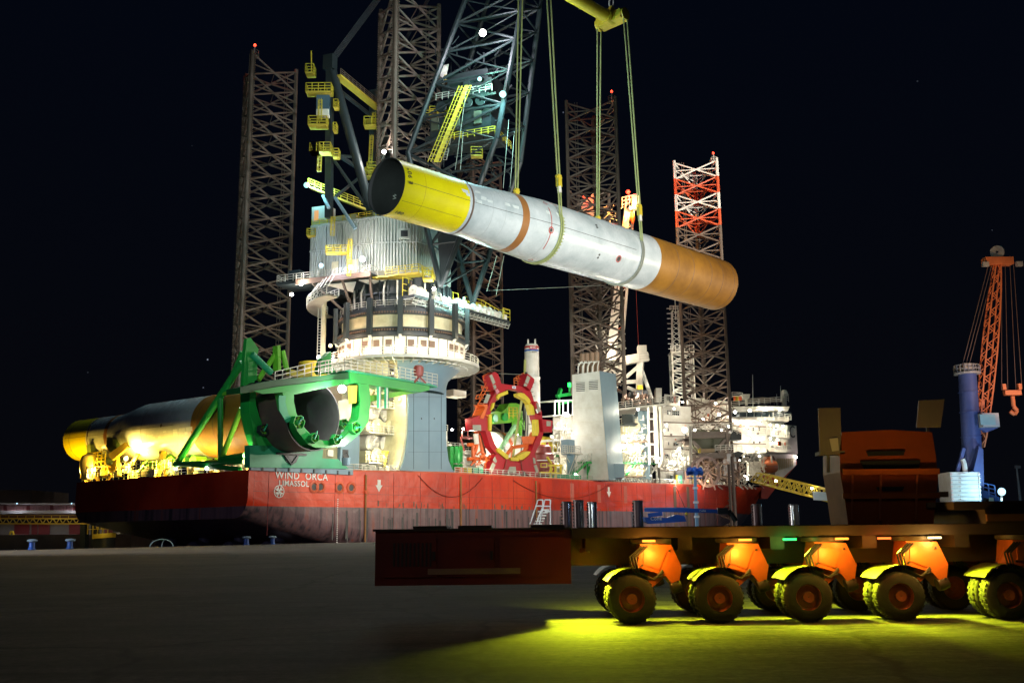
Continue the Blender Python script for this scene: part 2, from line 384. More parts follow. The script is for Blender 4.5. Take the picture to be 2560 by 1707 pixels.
# ================================================================== SHIP
M_hull = bpy.data.materials.new('hull_paint'); M_hull.use_nodes = True; n = M_hull.node_tree; b = n.nodes['Principled BSDF']
tc = n.nodes.new('ShaderNodeTexCoord'); sp = n.nodes.new('ShaderNodeSeparateXYZ'); n.links.new(tc.outputs['Object'], sp.inputs[0])
def nd(t, **k):
    o = n.nodes.new(t)
    for a, v in k.items(): o.inputs[a].default_value = v
    return o
mp = n.nodes.new('ShaderNodeMapping'); mp.inputs['Scale'].default_value = (1.4, 1.4, .07); n.links.new(tc.outputs['Object'], mp.inputs[0])
st = nd('ShaderNodeTexNoise', Scale=.9, Detail=6); n.links.new(mp.outputs[0], st.inputs['Vector'])
bl = nd('ShaderNodeTexNoise', Scale=.10, Detail=6); n.links.new(tc.outputs['Object'], bl.inputs['Vector'])
def ramp(src, stops):
    r = n.nodes.new('ShaderNodeValToRGB'); e = r.color_ramp.elements
    e[0].position, e[0].color = stops[0][0], (*stops[0][1], 1); e[1].position, e[1].color = stops[-1][0], (*stops[-1][1], 1)
    for p, c_ in stops[1:-1]: q = e.new(p); q.color = (*c_, 1)
    n.links.new(src, r.inputs[0]); return r.outputs[0]
redc = ramp(bl.outputs[0], [(.28, (.32, .020, .008)), (.5, (.58, .038, .011)), (.75, (.70, .070, .020))])
under = ramp(st.outputs[0], [(.34, (.055, .050, .060)), (.48, (.17, .10, .11)), (.60, (.20, .125, .135)), (.72, (.30, .10, .08))])
mth = n.nodes.new('ShaderNodeMath'); mth.operation = 'GREATER_THAN'; mth.inputs[1].default_value = 5.45; n.links.new(sp.outputs['Z'], mth.inputs[0])
mx = n.nodes.new('ShaderNodeMixRGB'); n.links.new(mth.outputs[0], mx.inputs[0]); n.links.new(under, mx.inputs[1]); n.links.new(redc, mx.inputs[2])
rs = ramp(st.outputs[0], [(.60, (0, 0, 0)), (.74, (1, 1, 1))])
m3 = n.nodes.new('ShaderNodeMixRGB'); m3.inputs[2].default_value = (.20, .045, .02, 1)
sc3 = n.nodes.new('ShaderNodeMath'); sc3.operation = 'MULTIPLY'; sc3.inputs[1].default_value = .35; n.links.new(rs, sc3.inputs[0])
n.links.new(sc3.outputs[0], m3.inputs[0]); n.links.new(mx.outputs[0], m3.inputs[1]); n.links.new(m3.outputs[0], b.inputs['Base Color'])
wob = nd('ShaderNodeTexNoise', Scale=.55, Detail=3); n.links.new(tc.outputs['Object'], wob.inputs['Vector'])
bu = n.nodes.new('ShaderNodeBump'); bu.inputs['Strength'].default_value = .6; bu.inputs['Distance'].default_value = .12; n.links.new(wob.outputs[0], bu.inputs['Height'])
b.inputs['Roughness'].default_value = .34; b.inputs['Specular IOR Level'].default_value = .28; n.links.new(bu.outputs[0], b.inputs['Normal'])
TS, TP = -6.2, 42.8
MID = (TS+TP)/2
def ztop(s): return 10.6+(s+37)*.0252 if s < 7 else (11.7-(s-7)*.003 if s < 60 else 11.54+(s-60)*.0145)
def section(s):
    zt = ztop(s); hb = 24.5; zb = -3.5
    if s < 5: u = (5-s)/42; zb = -3.5+7.2*u**1.5
    if s > 112: hb = 24.5*math.sqrt(max(.0, 1-((s-112)/54)**2.2))+.4
    rb = 3.2; ho = hb; hl = hb*(1 if s < 100 else max(.25, 1-(s-100)/62))
    P = []
    for k in range(9):
        a = math.pi/2*k/8; P.append((-hl+rb-rb*math.sin(a) if hl > rb else -hl, zb+rb-rb*math.cos(a)))
    P.append((-(hl*.35+ho*.65), zb+(zt-zb)*.6)) if s > 100 else P.append((-ho, zb+(zt-zb)*.6))
    P.append((-ho, zt))
    full = P+[(-x, z) for x, z in P[::-1]]
    return [W(s, MID+x, z) for x, z in full]
SS = [-37, -30, -22, -14, -5, 5, 20, 40, 60, 80, 100, 112, 120, 128, 136, 143, 150, 156, 161, 164.5]
secs = [section(s) for s in SS]
mb = MB(); k = len(secs[0]); mb.v = [p for q in secs for p in q]
for i in range(len(secs)-1):
    for j in range(k-1):
        a = i*k+j; mb.f.append((a, a+k, a+k+1, a+1))
    mb.f.append((i*k+k-1, (i+1)*k+k-1, (i+1)*k, i*k))
mb.f.append(tuple(range(k))); mb.f.append(tuple(range((len(secs)-1)*k, len(secs)*k))[::-1])
SHIP = Thing('installation_ship', 'long red-hulled installation ship berthed along the quay', 'ship', W(0, MID, 0))
HULL = SHIP.part('hull', mb, M_hull, sm=True)
smooth_by_angle(HULL.data, 30)
# deck (a painted plate laid 5 mm over the hull) and plating seams standing proud
dk = MB()
for i in range(len(SS)-1):
    a, b2 = SS[i], SS[i+1]
    pa, pb = secs[i], secs[i+1]
    up = Z3*.02
    dk.add([pa[10]+up, pb[10]+up, pb[11]+up, pa[11]+up], [(0, 1, 2, 3)])
SHIP.part('deck', dk, mat('deck_paint', (.10, .12, .11), .6))
q = MB(); th = 6.2+.0
for s in [-33.4]+[-20.6+6.4*i for i in range(21)]:
    q.bar(W(s, TS-.01, 1.2), W(s, TS-.01, ztop(s)-.1), .05, .05)
for z in (7.6,): q.bar(W(-36, TS-.01, z), W(110, TS-.01, z), .05)
for i in [k for k in range(62) if not 1 <= k <= 6]: q.shipbox(-36+i*2.45, -35.965+i*2.45, TS-.006, TS-.002, 5.5, 10.4)
for z in (6.5, 9.0): q.shipbox(-36, 110, TS-.006, TS-.002, z, z+.03)
SHIP.part('plate_seam', q, M_maroon, kind='stuff')
for s in (-14.2, 31.2, 8.9):
    SHIP.part('fender_pipe', MB().tube(W(s, TS-.14, -1), W(s, TS-.14, ztop(s)-.5), .16, 8), M_rust if s < 40 else M_brown)
for s in (85.5, 92.0): SHIP.part('rubbing_strip', MB().shipbox(s, s+1.3, TS-.06, TS, 2, 11.6), M_brown)
for s in (43, 53, 63.5): SHIP.part('paint_patch', MB().shipbox(s, s+1.3, TS-.012, TS, 7.2, 11.0), mat('faded_red', (.56, .13, .09), .5))
# rust runs
q = MB()
random.seed(3)
for i in range(95):
    s = random.uniform(-12, 118) if i % 3 else random.uniform(-12, 40); z = 5.35+random.uniform(-.1, .4); h = random.uniform(.3, 1.6)
    q.shipbox(s, s+random.uniform(.10, .3), TS-.015, TS-.003, z, z+h*.6)
SHIP.part('rust_run', q, M_brown, kind='stuff')
q = MB()
for i in range(34):
    s = random.uniform(-24, 8) if i < 22 else random.uniform(8, 60); z = random.uniform(-1.5, .8); q.shipbox(s, s+random.uniform(.12, .5), TS-.012, TS-.003, z, 5.2-random.random()*2)
SHIP.part('scrape_mark', q, M_black, kind='stuff')
for x, y in ((785, 1217), (801, 1217), (849, 1218.5), (878, 1219)):
    p = U(x, y, t=TS); sh = SHIP.part('mooring_port', MB().lathe(p, [(.85, -.0), (.95, .10), (.62, .16), (.50, .02)], 20, axis=-P3), M_redp)
    SHIP.part('port_opening', MB().lathe(p, [(.001, .03), (.52, .03)], 20, axis=-P3), M_black)
p = U(915, 1230, t=TS); SHIP.part('bollard_fitting', MB().lathe(p, [(.001, .35), (.4, .3), (.5, 0)], 14, axis=-P3), M_redp)
text(SHIP, 'WIND  ORCA', U(688, 1195, t=TS-.06), F3, Z3, 1.50, M_print, bold=.025)
text(SHIP, 'LIMASSOL', U(696.5, 1213.5, t=TS-.06), F3, Z3, 1.18, M_print, bold=.035)
def arrow(px, y0, y1, wd):
    a, b2 = U(px, y0, t=TS-.04), U(px, y1, t=TS-.04); h = a.z-b2.z
    q = MB().prism([a-F3*wd*.45, a+F3*wd*.45, a+F3*wd*.45-Z3*h*.45, a+F3*wd-Z3*h*.45, a-Z3*h, a-F3*wd-Z3*h*.45, a-F3*wd*.45-Z3*h*.45], P3*.03)
    SHIP.part('arrow_mark', q, M_print)
arrow(948, 1199, 1229, .78); arrow(1522, 1217, 1243, .78)
p = U(698, 1228, t=TS-.05); q = MB().lathe(p, [(.82, 0), (.95, .0)], 24, axis=-P3)
for a in range(4):
    an = R(a*45+20); d = F3*math.cos(an)+Z3*math.sin(an); q.bar(p-d*.85, p+d*.85, .05, .22, up=d)
for a in range(4):
    an = R(a*90+45); d = F3*math.cos(an)+Z3*math.sin(an); q.tube(p+d*.45-P3*.02, p+d*.45+P3*.0, .22, 8)
SHIP.part('thruster_symbol', q, M_print)
q = MB()
for i in range(26): z = 6.6-i*.3; q.shipbox(-20.1, -19.9, TS-.03, TS-.01, z, z+.13)
SHIP.part('draught_scale', q, M_print, kind='stuff')
q = MB()
for i in range(12): z = 8.6-i*.55; q.shipbox(128+i*.1, 128.5+i*.1, TS+2.0, TS+2.2, z, z+.25)
# deck edge
q = MB().shipbox(-36, 116, TS, TS+.25, 0, .01)
ed = MB()
for a, b2 in zip(range(-36, 116, 8), range(-28, 117, 8)):
    b2 = min(b2, 116); ed.bar(W(a, TS+.2, ztop(a)+.1), W(b2, TS+.2, ztop(b2)+.1), .3, .3)
SHIP.part('deck_edge', ed, M_redp)
rl = MB()
rl.rail([W(-36.5, t, ztop(-37)) for t in (-2, 10, 20, 30, 42)], 1.4, .05)
SHIP.part('stern_railing', rl, M_rail)
rl = MB().rail([W(s, TS+.5, ztop(s)) for s in (-18, -6)], 1.2, .05)
SHIP.part('side_railing', rl, M_rail); rl = MB().rail([W(s, TS+.5, ztop(s)) for s in (8, 20, 42, 64, 84, 104, 116)], 1.2, .05)
SHIP.part('side_railing', rl, M_rail)
rl = MB().rail([W(-36.2, 38, ztop(-37)+2.6), W(-36.2, 30, ztop(-37)+2.6)], 1.4, .05)
# stern thrusters and skegs below
M_thr = mat('antifouling', (.10, .10, .16), .5, dirt=(.05, .04, .07))
for i, t in enumerate((3, 13, 23, 33)):
    c0 = W(-24, t, 0); q = MB().lathe(c0-Z3*3.4, [(1.0, 6.5), (1.1, 2.8), (1.5, 1.6), (1.4, .4), (.3, -.4)], 16)
    q.lathe(W(-26.5, t, -1.9), [(1.5, 0), (2.2, .1), (2.35, 1.3), (2.1, 2.6), (1.75, 2.5), (1.8, .3), (1.5, 0)], 28, axis=F3)
    SHIP.part('thruster', q, M_thr, sm=True)
    q = MB()
    for a in range(4):
        an = R(a*90+25); d = P3*math.cos(an)+Z3*math.sin(an); cc = W(-25.6, t, -1.9); q.bar(cc+d*.2, cc+d*1.7, .7, .08, up=F3)
    SHIP.part('propeller', q, M_rust)
SHIP.part('skeg', MB().prism([W(-22, 18, 3), W(-10, 18, -2.5), W(0, 18, -3.2), W(0, 18, 2), W(-22, 18, 4)], P3*.8), M_thr)
# grey-blue working plate along the stern quarter
q = MB().shipbox(-36.9, -17.2, TS-.35, TS+.3, 10.55, 11.4)
SHIP.part('grey_rail_beam', q, M_bluegrey)
q = MB()
for i in range(8): s = -35+i*2.4; q.shipbox(s, s+.25, TS-.5, TS-.35, 10.5, 11.1)
SHIP.part('beam_bracket', q, M_black, kind='stuff')
# ================================================================== MAIN CRANE
CR = Thing('main_crane', 'huge slewing crane with corrugated grey house and dark lattice boom', 'crane', W(0, 0, 11))
C0 = K(0, 0, 0)
# --- pedestal
col = zp([(730, 215), (722, 420), (720, 560), (722, 700), (718, 850), (700, 1000), (682, 1090), (650, 1160), (1120, 1190), (1080, 1150), (1050, 1080), (1037, 980), (1031, 900), (1031, 500), (1036, 400), (1062, 330), (1110, 280), (1130, 215)], 3.266, 800, 820, t=-5.4)
PED = CR.part('pedestal_column', MB().prism(col, P3*9), M_bluegrey)
fl = zp([(730, 215), (722, 420), (720, 560), (722, 700), (718, 850), (700, 1000), (682, 1090), (650, 1160), (625, 1160), (655, 1088), (676, 990), (694, 850), (700, 700), (700, 560), (700, 420), (702, 215)], 3.266, 800, 820, t=-5.2)
CR.part('column_flange', MB().prism(fl, P3*8.6), M_cream)
q = MB()
for y in (560, 840, 1010): a = U(800+722/3.266, 820+y/3.266, t=-5.42); b2 = U(800+1030/3.266, 820+y/3.266, t=-5.42); q.bar(a, b2, .06, .03)
for x in (765, 890, 990): q.bar(U(800+x/3.266, 820+420/3.266, t=-5.42), U(800+x/3.266, 820+1150/3.266, t=-5.42), .06, .03)
CR.part('weld_seam', q, M_dark, kind='stuff')
for x in (828, 932): CR.part('port_hole', MB().lathe(U(800+x/3.266, 820+738/3.266, t=-5.41), [(.001, .02), (.16, .02)], 10, axis=-P3), M_black)
# the far column and its box
CR.part('rear_column', MB().shipbox(-11.5, -8, 3, 12, 11, 30), M_white)
CR.part('rear_column', MB().shipbox(7.5, 11, 4, 12, 11, 30), M_bluegrey)
# --- gear housings stacked in the open side
JX0, JX1 = U(908, 1100, t=-1).x, 0
s0 = -10.2; s1 = -.6
CR.part('gear_backplate', MB().shipbox(s0, s1, 2.2, 2.8, 11.5, 29), M_cream)
for ty, (yb, yc) in enumerate(((1003, None), (1068, 1032), (1142, 1108))):
    zb = U(950, yb, t=-1).z
    f = CR.part('gear_case', MB().shipbox(s0+.6, s1-.5, -1.2, 2.2, zb-1.1, zb+.9), M_cream)
    q = MB()
    for k in (-1, 1):
        q.lathe(W((s0+s1)/2+k*1.75, -1.2, zb), [(1.5, 0), (1.45, .35), (.9, .5), (.001, .5)], 18, axis=-P3)
    CR.part('gear_cover', q, M_cream, sm=True, kind='stuff')
    CR.part('tier_railing', MB().rail([W(s0, -2.4, zb-1.1), W(s1, -2.4, zb-1.1)], 1.3, .05, 1.1), M_white)
    CR.part('tier_floor', MB().shipbox(s0, s1, -2.6, 2.2, zb-1.3, zb-1.12), M_white)
    if yc:
        zc = U(950, yc, t=0).z
        for k in (-1, 1):
            q = MB().lathe(W((s0+s1)/2+k*1.75, -.2, zc), [(1.62, -2.2), (1.62, 0), (1.4, .25), (1.1, .3), (.4, .3), (.3, .6), (.001, .6)], 24, axis=-P3)
            CR.part('gear_drum', q, M_white, sm=True)
q = MB().shipbox(-5.8, -5.0, -3, -2.4, 24, 29.5)
for i in range(16): q.shipbox(-6.1, -4.7, -3.0, -2.5, 24.2+i*.34, 24.36+i*.34)
CR.part('rack_tip', q, M_black, kind='stuff')
random.seed(12)
q = MB()
for i in range(60):
    a = W(random.uniform(s0, s1), random.uniform(-2.2, 1), random.uniform(11.6, 27)); d = random.choice([F3*random.uniform(.5, 2.5), Z3*random.uniform(.5, 3), P3*-1.2, (F3+Z3)*1.2]); q.bar(a, a+d, random.uniform(.08, .22))
CR.part('pipework', q, M_white, kind='stuff')
CR.part('deck_post', MB().path([U(961, 1175, t=-4), U(964, 1140, t=-4), U(970, 1128, t=-4)], .2).bar(U(955, 1130, t=-4), U(971, 1130, t=-4), .35), M_yel)
q = MB()
for i in range(50):
    a = W(random.uniform(-20, -4), random.uniform(-5, -2.8), 11.2); q.box(a+Z3*.5, F3*random.uniform(.2, .7), P3*.4, Z3*random.uniform(.3, .9))
CR.part('deck_gear', q, M_white, kind='stuff')
HP = [(-14.2, -8.9), (-.9, -9.4), (6.4, -6.9), (7.3, -4), (7.3, 4), (6.4, 6.9), (-.9, 9.4), (-14.2, 8.9)]
HP0 = HP
# --- walkway ring below the slewing bearing
WR = 14.0; WZ = 30.6
RING = CR.part('ring_walkway', MB().lathe(C0, [(9.5, WZ), (WR, WZ), (WR, WZ+.16), (9.5, WZ+.16)], 72), M_cream)
q = MB()
for i in range(48):
    a = i*2*math.pi/48; d = Vector((math.cos(a), math.sin(a), 0)); q.bar(C0+d*9.6+Z3*(WZ-.5), C0+d*WR+Z3*(WZ-.15), .18, .45)
q.lathe(C0, [(WR-.1, WZ-.35), (WR+.05, WZ-.35), (WR+.05, WZ+.2)], 72); q.lathe(C0, [(11.8, WZ-.5), (11.95, WZ-.5), (11.95, WZ)], 72)
CR.part('walkway_rib', q, M_white, kind='stuff')
q = MB(); q.rail([C0+Vector((math.cos(i*2*math.pi/44), math.sin(i*2*math.pi/44), 0))*(WR-.1)+Z3*(WZ+.16) for i in range(45)], 1.3, .05, 2)
CR.part('walkway_railing', q, M_white)
q = MB().lathe(C0, [(8.0, 28.0), (8.6, 29.2), (10.6, 30.3), (11.4, 30.5)], 60, 130, 262)
CR.part('pedestal_flare', q, M_cream, sm=True)
q = MB().lathe(C0, [(7.6, 25.8), (8.4, 28.2), (10.2, 29.9), (11.4, 30.5)], 60, -88, 60)
CR.part('pedestal_flare', q, M_bluegrey, sm=True)
CR.part('collar', MB().lathe(C0, [(11.2, 30.7), (11.2, 31.2), (9.0, 31.2)], 72), M_cream)
# panel ring: each cladding panel its own piece
zA, zB = 31.3, 34.3
for i in range(36):
    a0 = i*10+.5; a1 = a0+9; q = MB()
    q.lathe(C0, [(11.3, zA), (11.45, zA), (11.45, zB), (11.3, zB)], 3, a0, a1)
    CR.part('ring_panel', q, M_white)
    am = R(a0+2.6+(i % 3)); d = Vector((math.cos(am), math.sin(am), 0)); tq = Vector((-d.y, d.x, 0))
    if i % 4 != 3: CR.part('panel_opening', MB().box(C0+d*11.47+Z3*33.1, tq*.55, d*.05, Z3*.62), M_brown)
CR.part('panel_backing', MB().lathe(C0, [(11.28, zA), (11.28, zB)], 72), M_black)
q = MB()
for i in range(18):
    a = R(i*20+8); d = Vector((math.cos(a), math.sin(a), 0)); tq = Vector((-d.y, d.x, 0)); c = C0+d*12.9+Z3*WZ
    q.bar(c, c+Z3*1.9, .1); q.bar(c-tq*.8+Z3*1.9, c+tq*.8+Z3*1.9, .12)
CR.part('lamp_bracket', q, M_rail, kind='stuff')
CR.part('lower_bearing', MB().lathe(C0, [(11.35, 34.35), (11.9, 34.4), (11.9, 35.0), (11.3, 35.2), (11.3, 35.6), (11.6, 35.7), (11.6, 35.95), (10.9, 36.0)], 96), M_black, sm=True)
CR.part('cream_band', MB().lathe(C0, [(10.9, 35.9), (10.9, 38.3)], 96), M_cream, sm=True)
CR.part('upper_bearing', MB().lathe(C0, [(10.95, 38.2), (11.5, 38.25), (11.5, 38.9), (11.1, 39.0), (11.1, 39.4), (10.0, 39.6)], 96), M_black, sm=True)
q = MB()
for i in range(150):
    a = i*2*math.pi/150; d = Vector((math.cos(a), math.sin(a), 0)); tq = Vector((-d.y, d.x, 0))
    for z in (35.45, 38.55): q.box(C0+d*11.62+Z3*z, tq*.12, d*.12, Z3*.14)
CR.part('bearing_bolt', q, M_brown, kind='stuff')
for i in range(14):
    a = R(i*360/14-8); d = Vector((math.cos(a), math.sin(a), 0)); tq = Vector((-d.y, d.x, 0))
    CR.part('hold_post', MB().box(C0+d*12.1+Z3*37.7, tq*.45, d*.35, Z3*3.2), M_dark)
    CR.part('post_foot', MB().bar(C0+d*12.1+Z3*34.6, C0+d*11.6+Z3*33.9, .5, .3), M_white)
CR.part('upper_drum', MB().lathe(C0, [(9.9, 39.3), (9.9, 40.2), (8.7, 40.3), (8.7, 45.4)], 48), M_black, sm=True)
q = MB()
for i in range(36):
    a = R(i*10); d = Vector((math.cos(a), math.sin(a), 0)); tq = Vector((-d.y, d.x, 0)); q.box(C0+d*8.85+Z3*42.6, tq*.12, d*.25, Z3*2.4)
q.lathe(C0, [(8.7, 42.4), (9.2, 42.4), (9.2, 42.7), (8.7, 42.7)], 48)
CR.part('drum_stiffener', q, M_dark, kind='stuff')
CR.part('turntable_box', MB().prism([K(x*.86, y*.86, 43.9) for x, y in HP0], Z3*1.7), M_black)
for x in (-12, -8.5, -5, -1.5, 2, 5): CR.part('turntable_rib', MB().kbox(x, x+.3, -8.2, 8.2, 43.4, 44.0), M_dark)
CR.part('house_walkway', MB().kbox(-.5, 8.5, -10.6, -8.2, 44.9, 45.2), M_yelw); CR.part('house_walkway_railing', MB().rail([K(2, -10.5, 45.2), K(8.4, -10.5, 45.2), K(8.4, -4, 45.2)], 1.4, .06, 1.2), M_raily)
for i in range(9):
    a = R(196+i*15); d = Vector((math.cos(a), math.sin(a), 0)); CR.part('service_pipe', MB().path([C0+d*9.3+Z3*40.2, C0+d*9.4+Z3*43, C0+d*(9.4 if i % 2 else 8.7)+Z3*44.6], .16, 6), M_rail if i % 3 else M_brown)
q = MB().rail([C0+Vector((math.cos(R(a)), math.sin(R(a)), 0))*11.2+Z3*39.5 for a in range(180, 361, 9)], 1.2, .045, 1.6)
CR.part('bearing_railing', q, M_rail)
z0, z1 = 46.6, 56.2
CR.part('house_floor', MB().prism([K(x*.93, y*.93, 45.5) for x, y in HP], Z3*.35), M_black)
v = MB(); lo = [K(x*.86, y*.86, 45.85) for x, y in HP]; hi = [K(x, y, z0) for x, y in HP]; n_ = len(HP)
v.add(lo+hi, [tuple(range(n_))[::-1]]+[(i, (i+1) % n_, n_+(i+1) % n_, n_+i) for i in range(n_)])
CR.part('house_skirt', v, M_white)
M_corr = mat('corrugated_cladding', (.50, .54, .50), .42, .15, .1, .25, dirt=(.25, .28, .26))
def corr(p, q_, za, zb, depth=.2, pitch=.5):
    p, q_ = Vector(p), Vector(q_); d = q_-p; L = d.length; dn = d.normalized(); nrm = dn.cross(Z3); mb = MB(); n = max(2, int(L/pitch)); pts = []
    for i in range(n):
        for f, o in ((0, 0), (.30, 0), (.45, depth), (.85, depth)): pts.append(p+dn*((i+f)*L/n)+nrm*o)
    pts.append(q_)
    m = len(pts); mb.add([x+Z3*(za-x.z) for x in pts]+[x+Z3*(zb-x.z) for x in pts], [(i, i+1, m+i+1, m+i) for i in range(m-1)]); return mb
zm = z0+5.1
for i in range(n_):
    a, b2 = K(*HP[i], z0), K(*HP[(i+1) % n_], z0); L = (b2-a).length; k = max(1, round(L/3.4))
    for j in range(k):
        p, q_ = a.lerp(b2, j/k+.004), a.lerp(b2, (j+1)/k-.004)
        for za, zb in ((z0, zm-.12), (zm+.12, z1)): CR.part('wall_panel', corr(p, q_, za, zb), M_corr)
    CR.part('trim_rail', MB().bar(a+Z3*(zm-z0)+(b2-a).cross(Z3).normalized()*.1, b2+Z3*(zm-z0)+(b2-a).cross(Z3).normalized()*.1, .2, .26), M_corr)
    CR.part('roof_edge', MB().bar(a+Z3*(z1-z0+.15), b2+Z3*(z1-z0+.15), .35, .4), M_corr)
CR.part('house_roof', MB().prism([K(x*.985, y*.985, z1-.1) for x, y in HP], Z3*.2), M_corr)
CR.part('house_lining', MB().prism([K(x*.97, y*.97, z0) for x, y in HP], Z3*(z1-z0-.2)), M_black)
vn = U(1011, 585, y=166.6); 
CR.part('vent_frame', MB().box(vn, Vector((.95, 0, 0)), Vector((0, .22, 0)), Z3*.95), M_corr)
CR.part('vent_grille', MB().box(vn-Vector((0, .24, 0)), Vector((.6, 0, 0)), Vector((0, .05, 0)), Z3*.55), M_black)
# doors in the left wall
for x in (-9.4, -5.4):
    CR.part('house_door', MB().kbox(x, x+1.3, -9.45, -9.25, z0, z0+2.5), M_cream)
# roof cab
cb = K(-12.6, -7.4, z1)
CR.part('roof_cab', MB().box(cb+Z3*2.2, C3*1.7, E3*1.3, Z3*1.8), M_corr)
CR.part('cab_window', MB().box(cb+Z3*2.3-E3*1.32-C3*.7, C3*.45, E3*.05, Z3*.95), M_winlit)
CR.part('roof_box', MB().kbox(-10.2, -5.5, -8, -5, z1+.1, z1+1.8), M_corr)
CR.part('roof_box', MB().kbox(-4.5, -2, -7.5, -5, z1+.1, z1+1.2), M_corr)
rl = MB().rail([K(-14.2, -8.7, z1+.3), K(-1, -9.2, z1+.3), K(6, -6.9, z1+.3), K(7, -4, z1+.3)], 1.2, .05, 1.5)
CR.part('roof_railing', rl, M_raily)
rl = MB()
bal = [U(727+0, 0, y=1)]
def ypf(px0, px1, py, depth_y, w=1.6, h=1.3, drop=.25, m=M_yelw, parent=None):
    """a small railed platform hung at the measured place"""
    a = U(px0, py, y=depth_y); b2 = U(px1, py, y=depth_y); b2.z = a.z
    q = MB().box((a+b2)/2, (b2-a)/2, Vector((0, w/2, 0)), Z3*drop/2); CR.part('platform', q, m)
    r_ = MB(); y0 = Vector((0, w/2, 0)); r_.rail([a-y0, b2-y0, b2+y0, a+y0, a-y0], h, .06, 1.1); CR.part('platform_railing', r_, M_raily)
    return a, b2
def ladder(p, q_, m=M_raily, wd=.6, cage=True, th=CR, name='ladder', side=Vector((1, 0, 0))):
    p, q_ = Vector(p), Vector(q_); q = MB().bar(p, q_, .1).bar(p+side*wd, q_+side*wd, .1); n = max(2, int((q_-p).length/.5))
    for i in range(n+1): c = p.lerp(q_, i/n); q.bar(c, c+side*wd, .06)
    if cage:
        for i in range(0, n+1, 2): c = p.lerp(q_, i/n); y = Vector((0, -.7, 0)); q.bar(c, c+y, .06); q.bar(c+side*wd, c+side*wd+y, .06); q.bar(c+y, c+side*wd+y, .06)
        for f in (0, .5, 1): q.bar(p+side*wd*f+Vector((0, -.7, 0)), q_+side*wd*f+Vector((0, -.7, 0)), .05)
    return th.part(name, q, m)
ypf(816, 870, 634, 166.5, 1.4); ladder(U(868, 690, y=166.2), U(872, 600, y=166.2))
ladder(U(827, 590, y=168), U(829, 545, y=168)); ypf(769, 790, 592, 173, 1.6)
# --- lower house walkway (dark) with railing
CR.part('gallery', MB().kbox(-15, 0, -12.2, -9.3, 45.2, 45.6), M_dark)
CR.part('gallery_beam', MB().kbox(-15, 0, -12.3, -11.9, 44.8, 45.75), M_brown)
CR.part('gallery_railing', MB().rail([K(-15, -12.1, 45.6), K(0, -12.1, 45.6), K(0, -9.6, 45.6)], 1.3, .05, 1.4), M_rail)
CR.part('side_platform', MB().kbox(-19.5, -14.2, -11.6, -6, 45.3, 45.8), M_dark)
CR.part('side_railing', MB().rail([K(-14.3, -11.5, 45.8), K(-19.4, -11.5, 45.8), K(-19.4, -6.2, 45.8)], 1.3, .05, 1.3), M_rail)
CR.part('equipment_box', MB().kbox(-17.5, -15.2, -10.8, -8.8, 45.8, 48.0), M_glass)
for x, y in ((-12, -11.5), (-6, -11.5), (-.5, -11.5)):
    a = R(-20.6)+math.atan2(y*.8, x); d = Vector((math.cos(a), math.sin(a), 0)); CR.part('raking_strut', MB().bar(K(x, y, 45), C0+d*10.2+Z3*40.2, .35), M_steel)
CR.part('under_plate', MB().prism([K(-10.5, -9.6, 44.9), K(-4.5, -9.2, 44.9), K(-6, -7.6, 43.6)], Z3*.15), M_white)
CR.part('under_plate', MB().prism([K(-3.4, -10.2, 44.9), K(2.5, -8.4, 44.9), K(-.8, -7.2, 43.8)], Z3*.15), M_white)
q = MB(); q.lathe(C0, [(14.6, 41.3), (17.2, 41.3), (17.2, 41.5), (14.6, 41.5)], 16, 158, 228)
CR.part('hanging_walkway', q, M_rail)
q = MB(); aa = [R(168+i*5) for i in range(13)]
for r_ in (14.6, 17.2): q.rail([C0+Vector((math.cos(a), math.sin(a), 0))*r_+Z3*41.5 for a in aa], 1.3, .05, 1.3)
for a in aa: d = Vector((math.cos(a), math.sin(a), 0)); q.bar(C0+d*17+Z3*42.8, C0+d*15.5+Z3*45.2, .1)
CR.part('walkway_lattice', q, M_rail, kind='stuff')
ladder(K(-12.8, -8, 29.6), K(-12.8, -8, 42), M_rail, cage=False); CR.part('cable_duct', MB().bar(K(-12.2, -7, 30), K(-12.2, -7, 45), .6), M_cream)
# --- winch platform to the right
pa, pb = U(1036, 742, z=41.0), U(1275, 809, z=41.0); dr = (pb-pa).normalized(); pr = Vector((-dr.y, dr.x, 0))
CR.part('winch_platform', MB().prism([pa, pb, pb+pr*2.8, pa+pr*2.8], Z3*.5), M_dark)
q = MB()
for i in range(26): c = pa.lerp(pb, i/25); q.bar(c-Z3*.15, c+pr*2.8-Z3*.15, .12); q.bar(c, c-Z3*1.0+pr*.5, .08)
q.bar(pa-Z3*1+pr*.5, pb-Z3*.9+pr*.5, .1); q.bar(pa-Z3*.5+pr*.2, pb-Z3*.5+pr*.2, .08)
CR.part('cable_basket', q, M_rail, kind='stuff')
L = (pb-pa).length
CR.part('winch_railing', MB().rail([pa+pr*2.7+Z3*.5, pa.lerp(pb, .55)+pr*2.7+Z3*.5], 3.4, .06, 1.5), M_raily)
CR.part('winch_railing', MB().rail([pa.lerp(pb, .62)+pr*2.7+Z3*1.6, pa.lerp(pb, .8)+pr*2.7+Z3*1.9, pb+pr*2.7+Z3*.9, pb+Z3*.5, pb.lerp(pa, .08)+Z3*.5], 2.2, .06, 1.3), M_raily)
CR.part('upper_platform', MB().prism([pa.lerp(pb, .58)+Z3*2.2+pr*.9, pa.lerp(pb, .78)+Z3*2.2+pr*.9, pa.lerp(pb, .78)+Z3*2.2+pr*2.7, pa.lerp(pb, .58)+Z3*2.2+pr*2.7], Z3*.2), M_yelw)
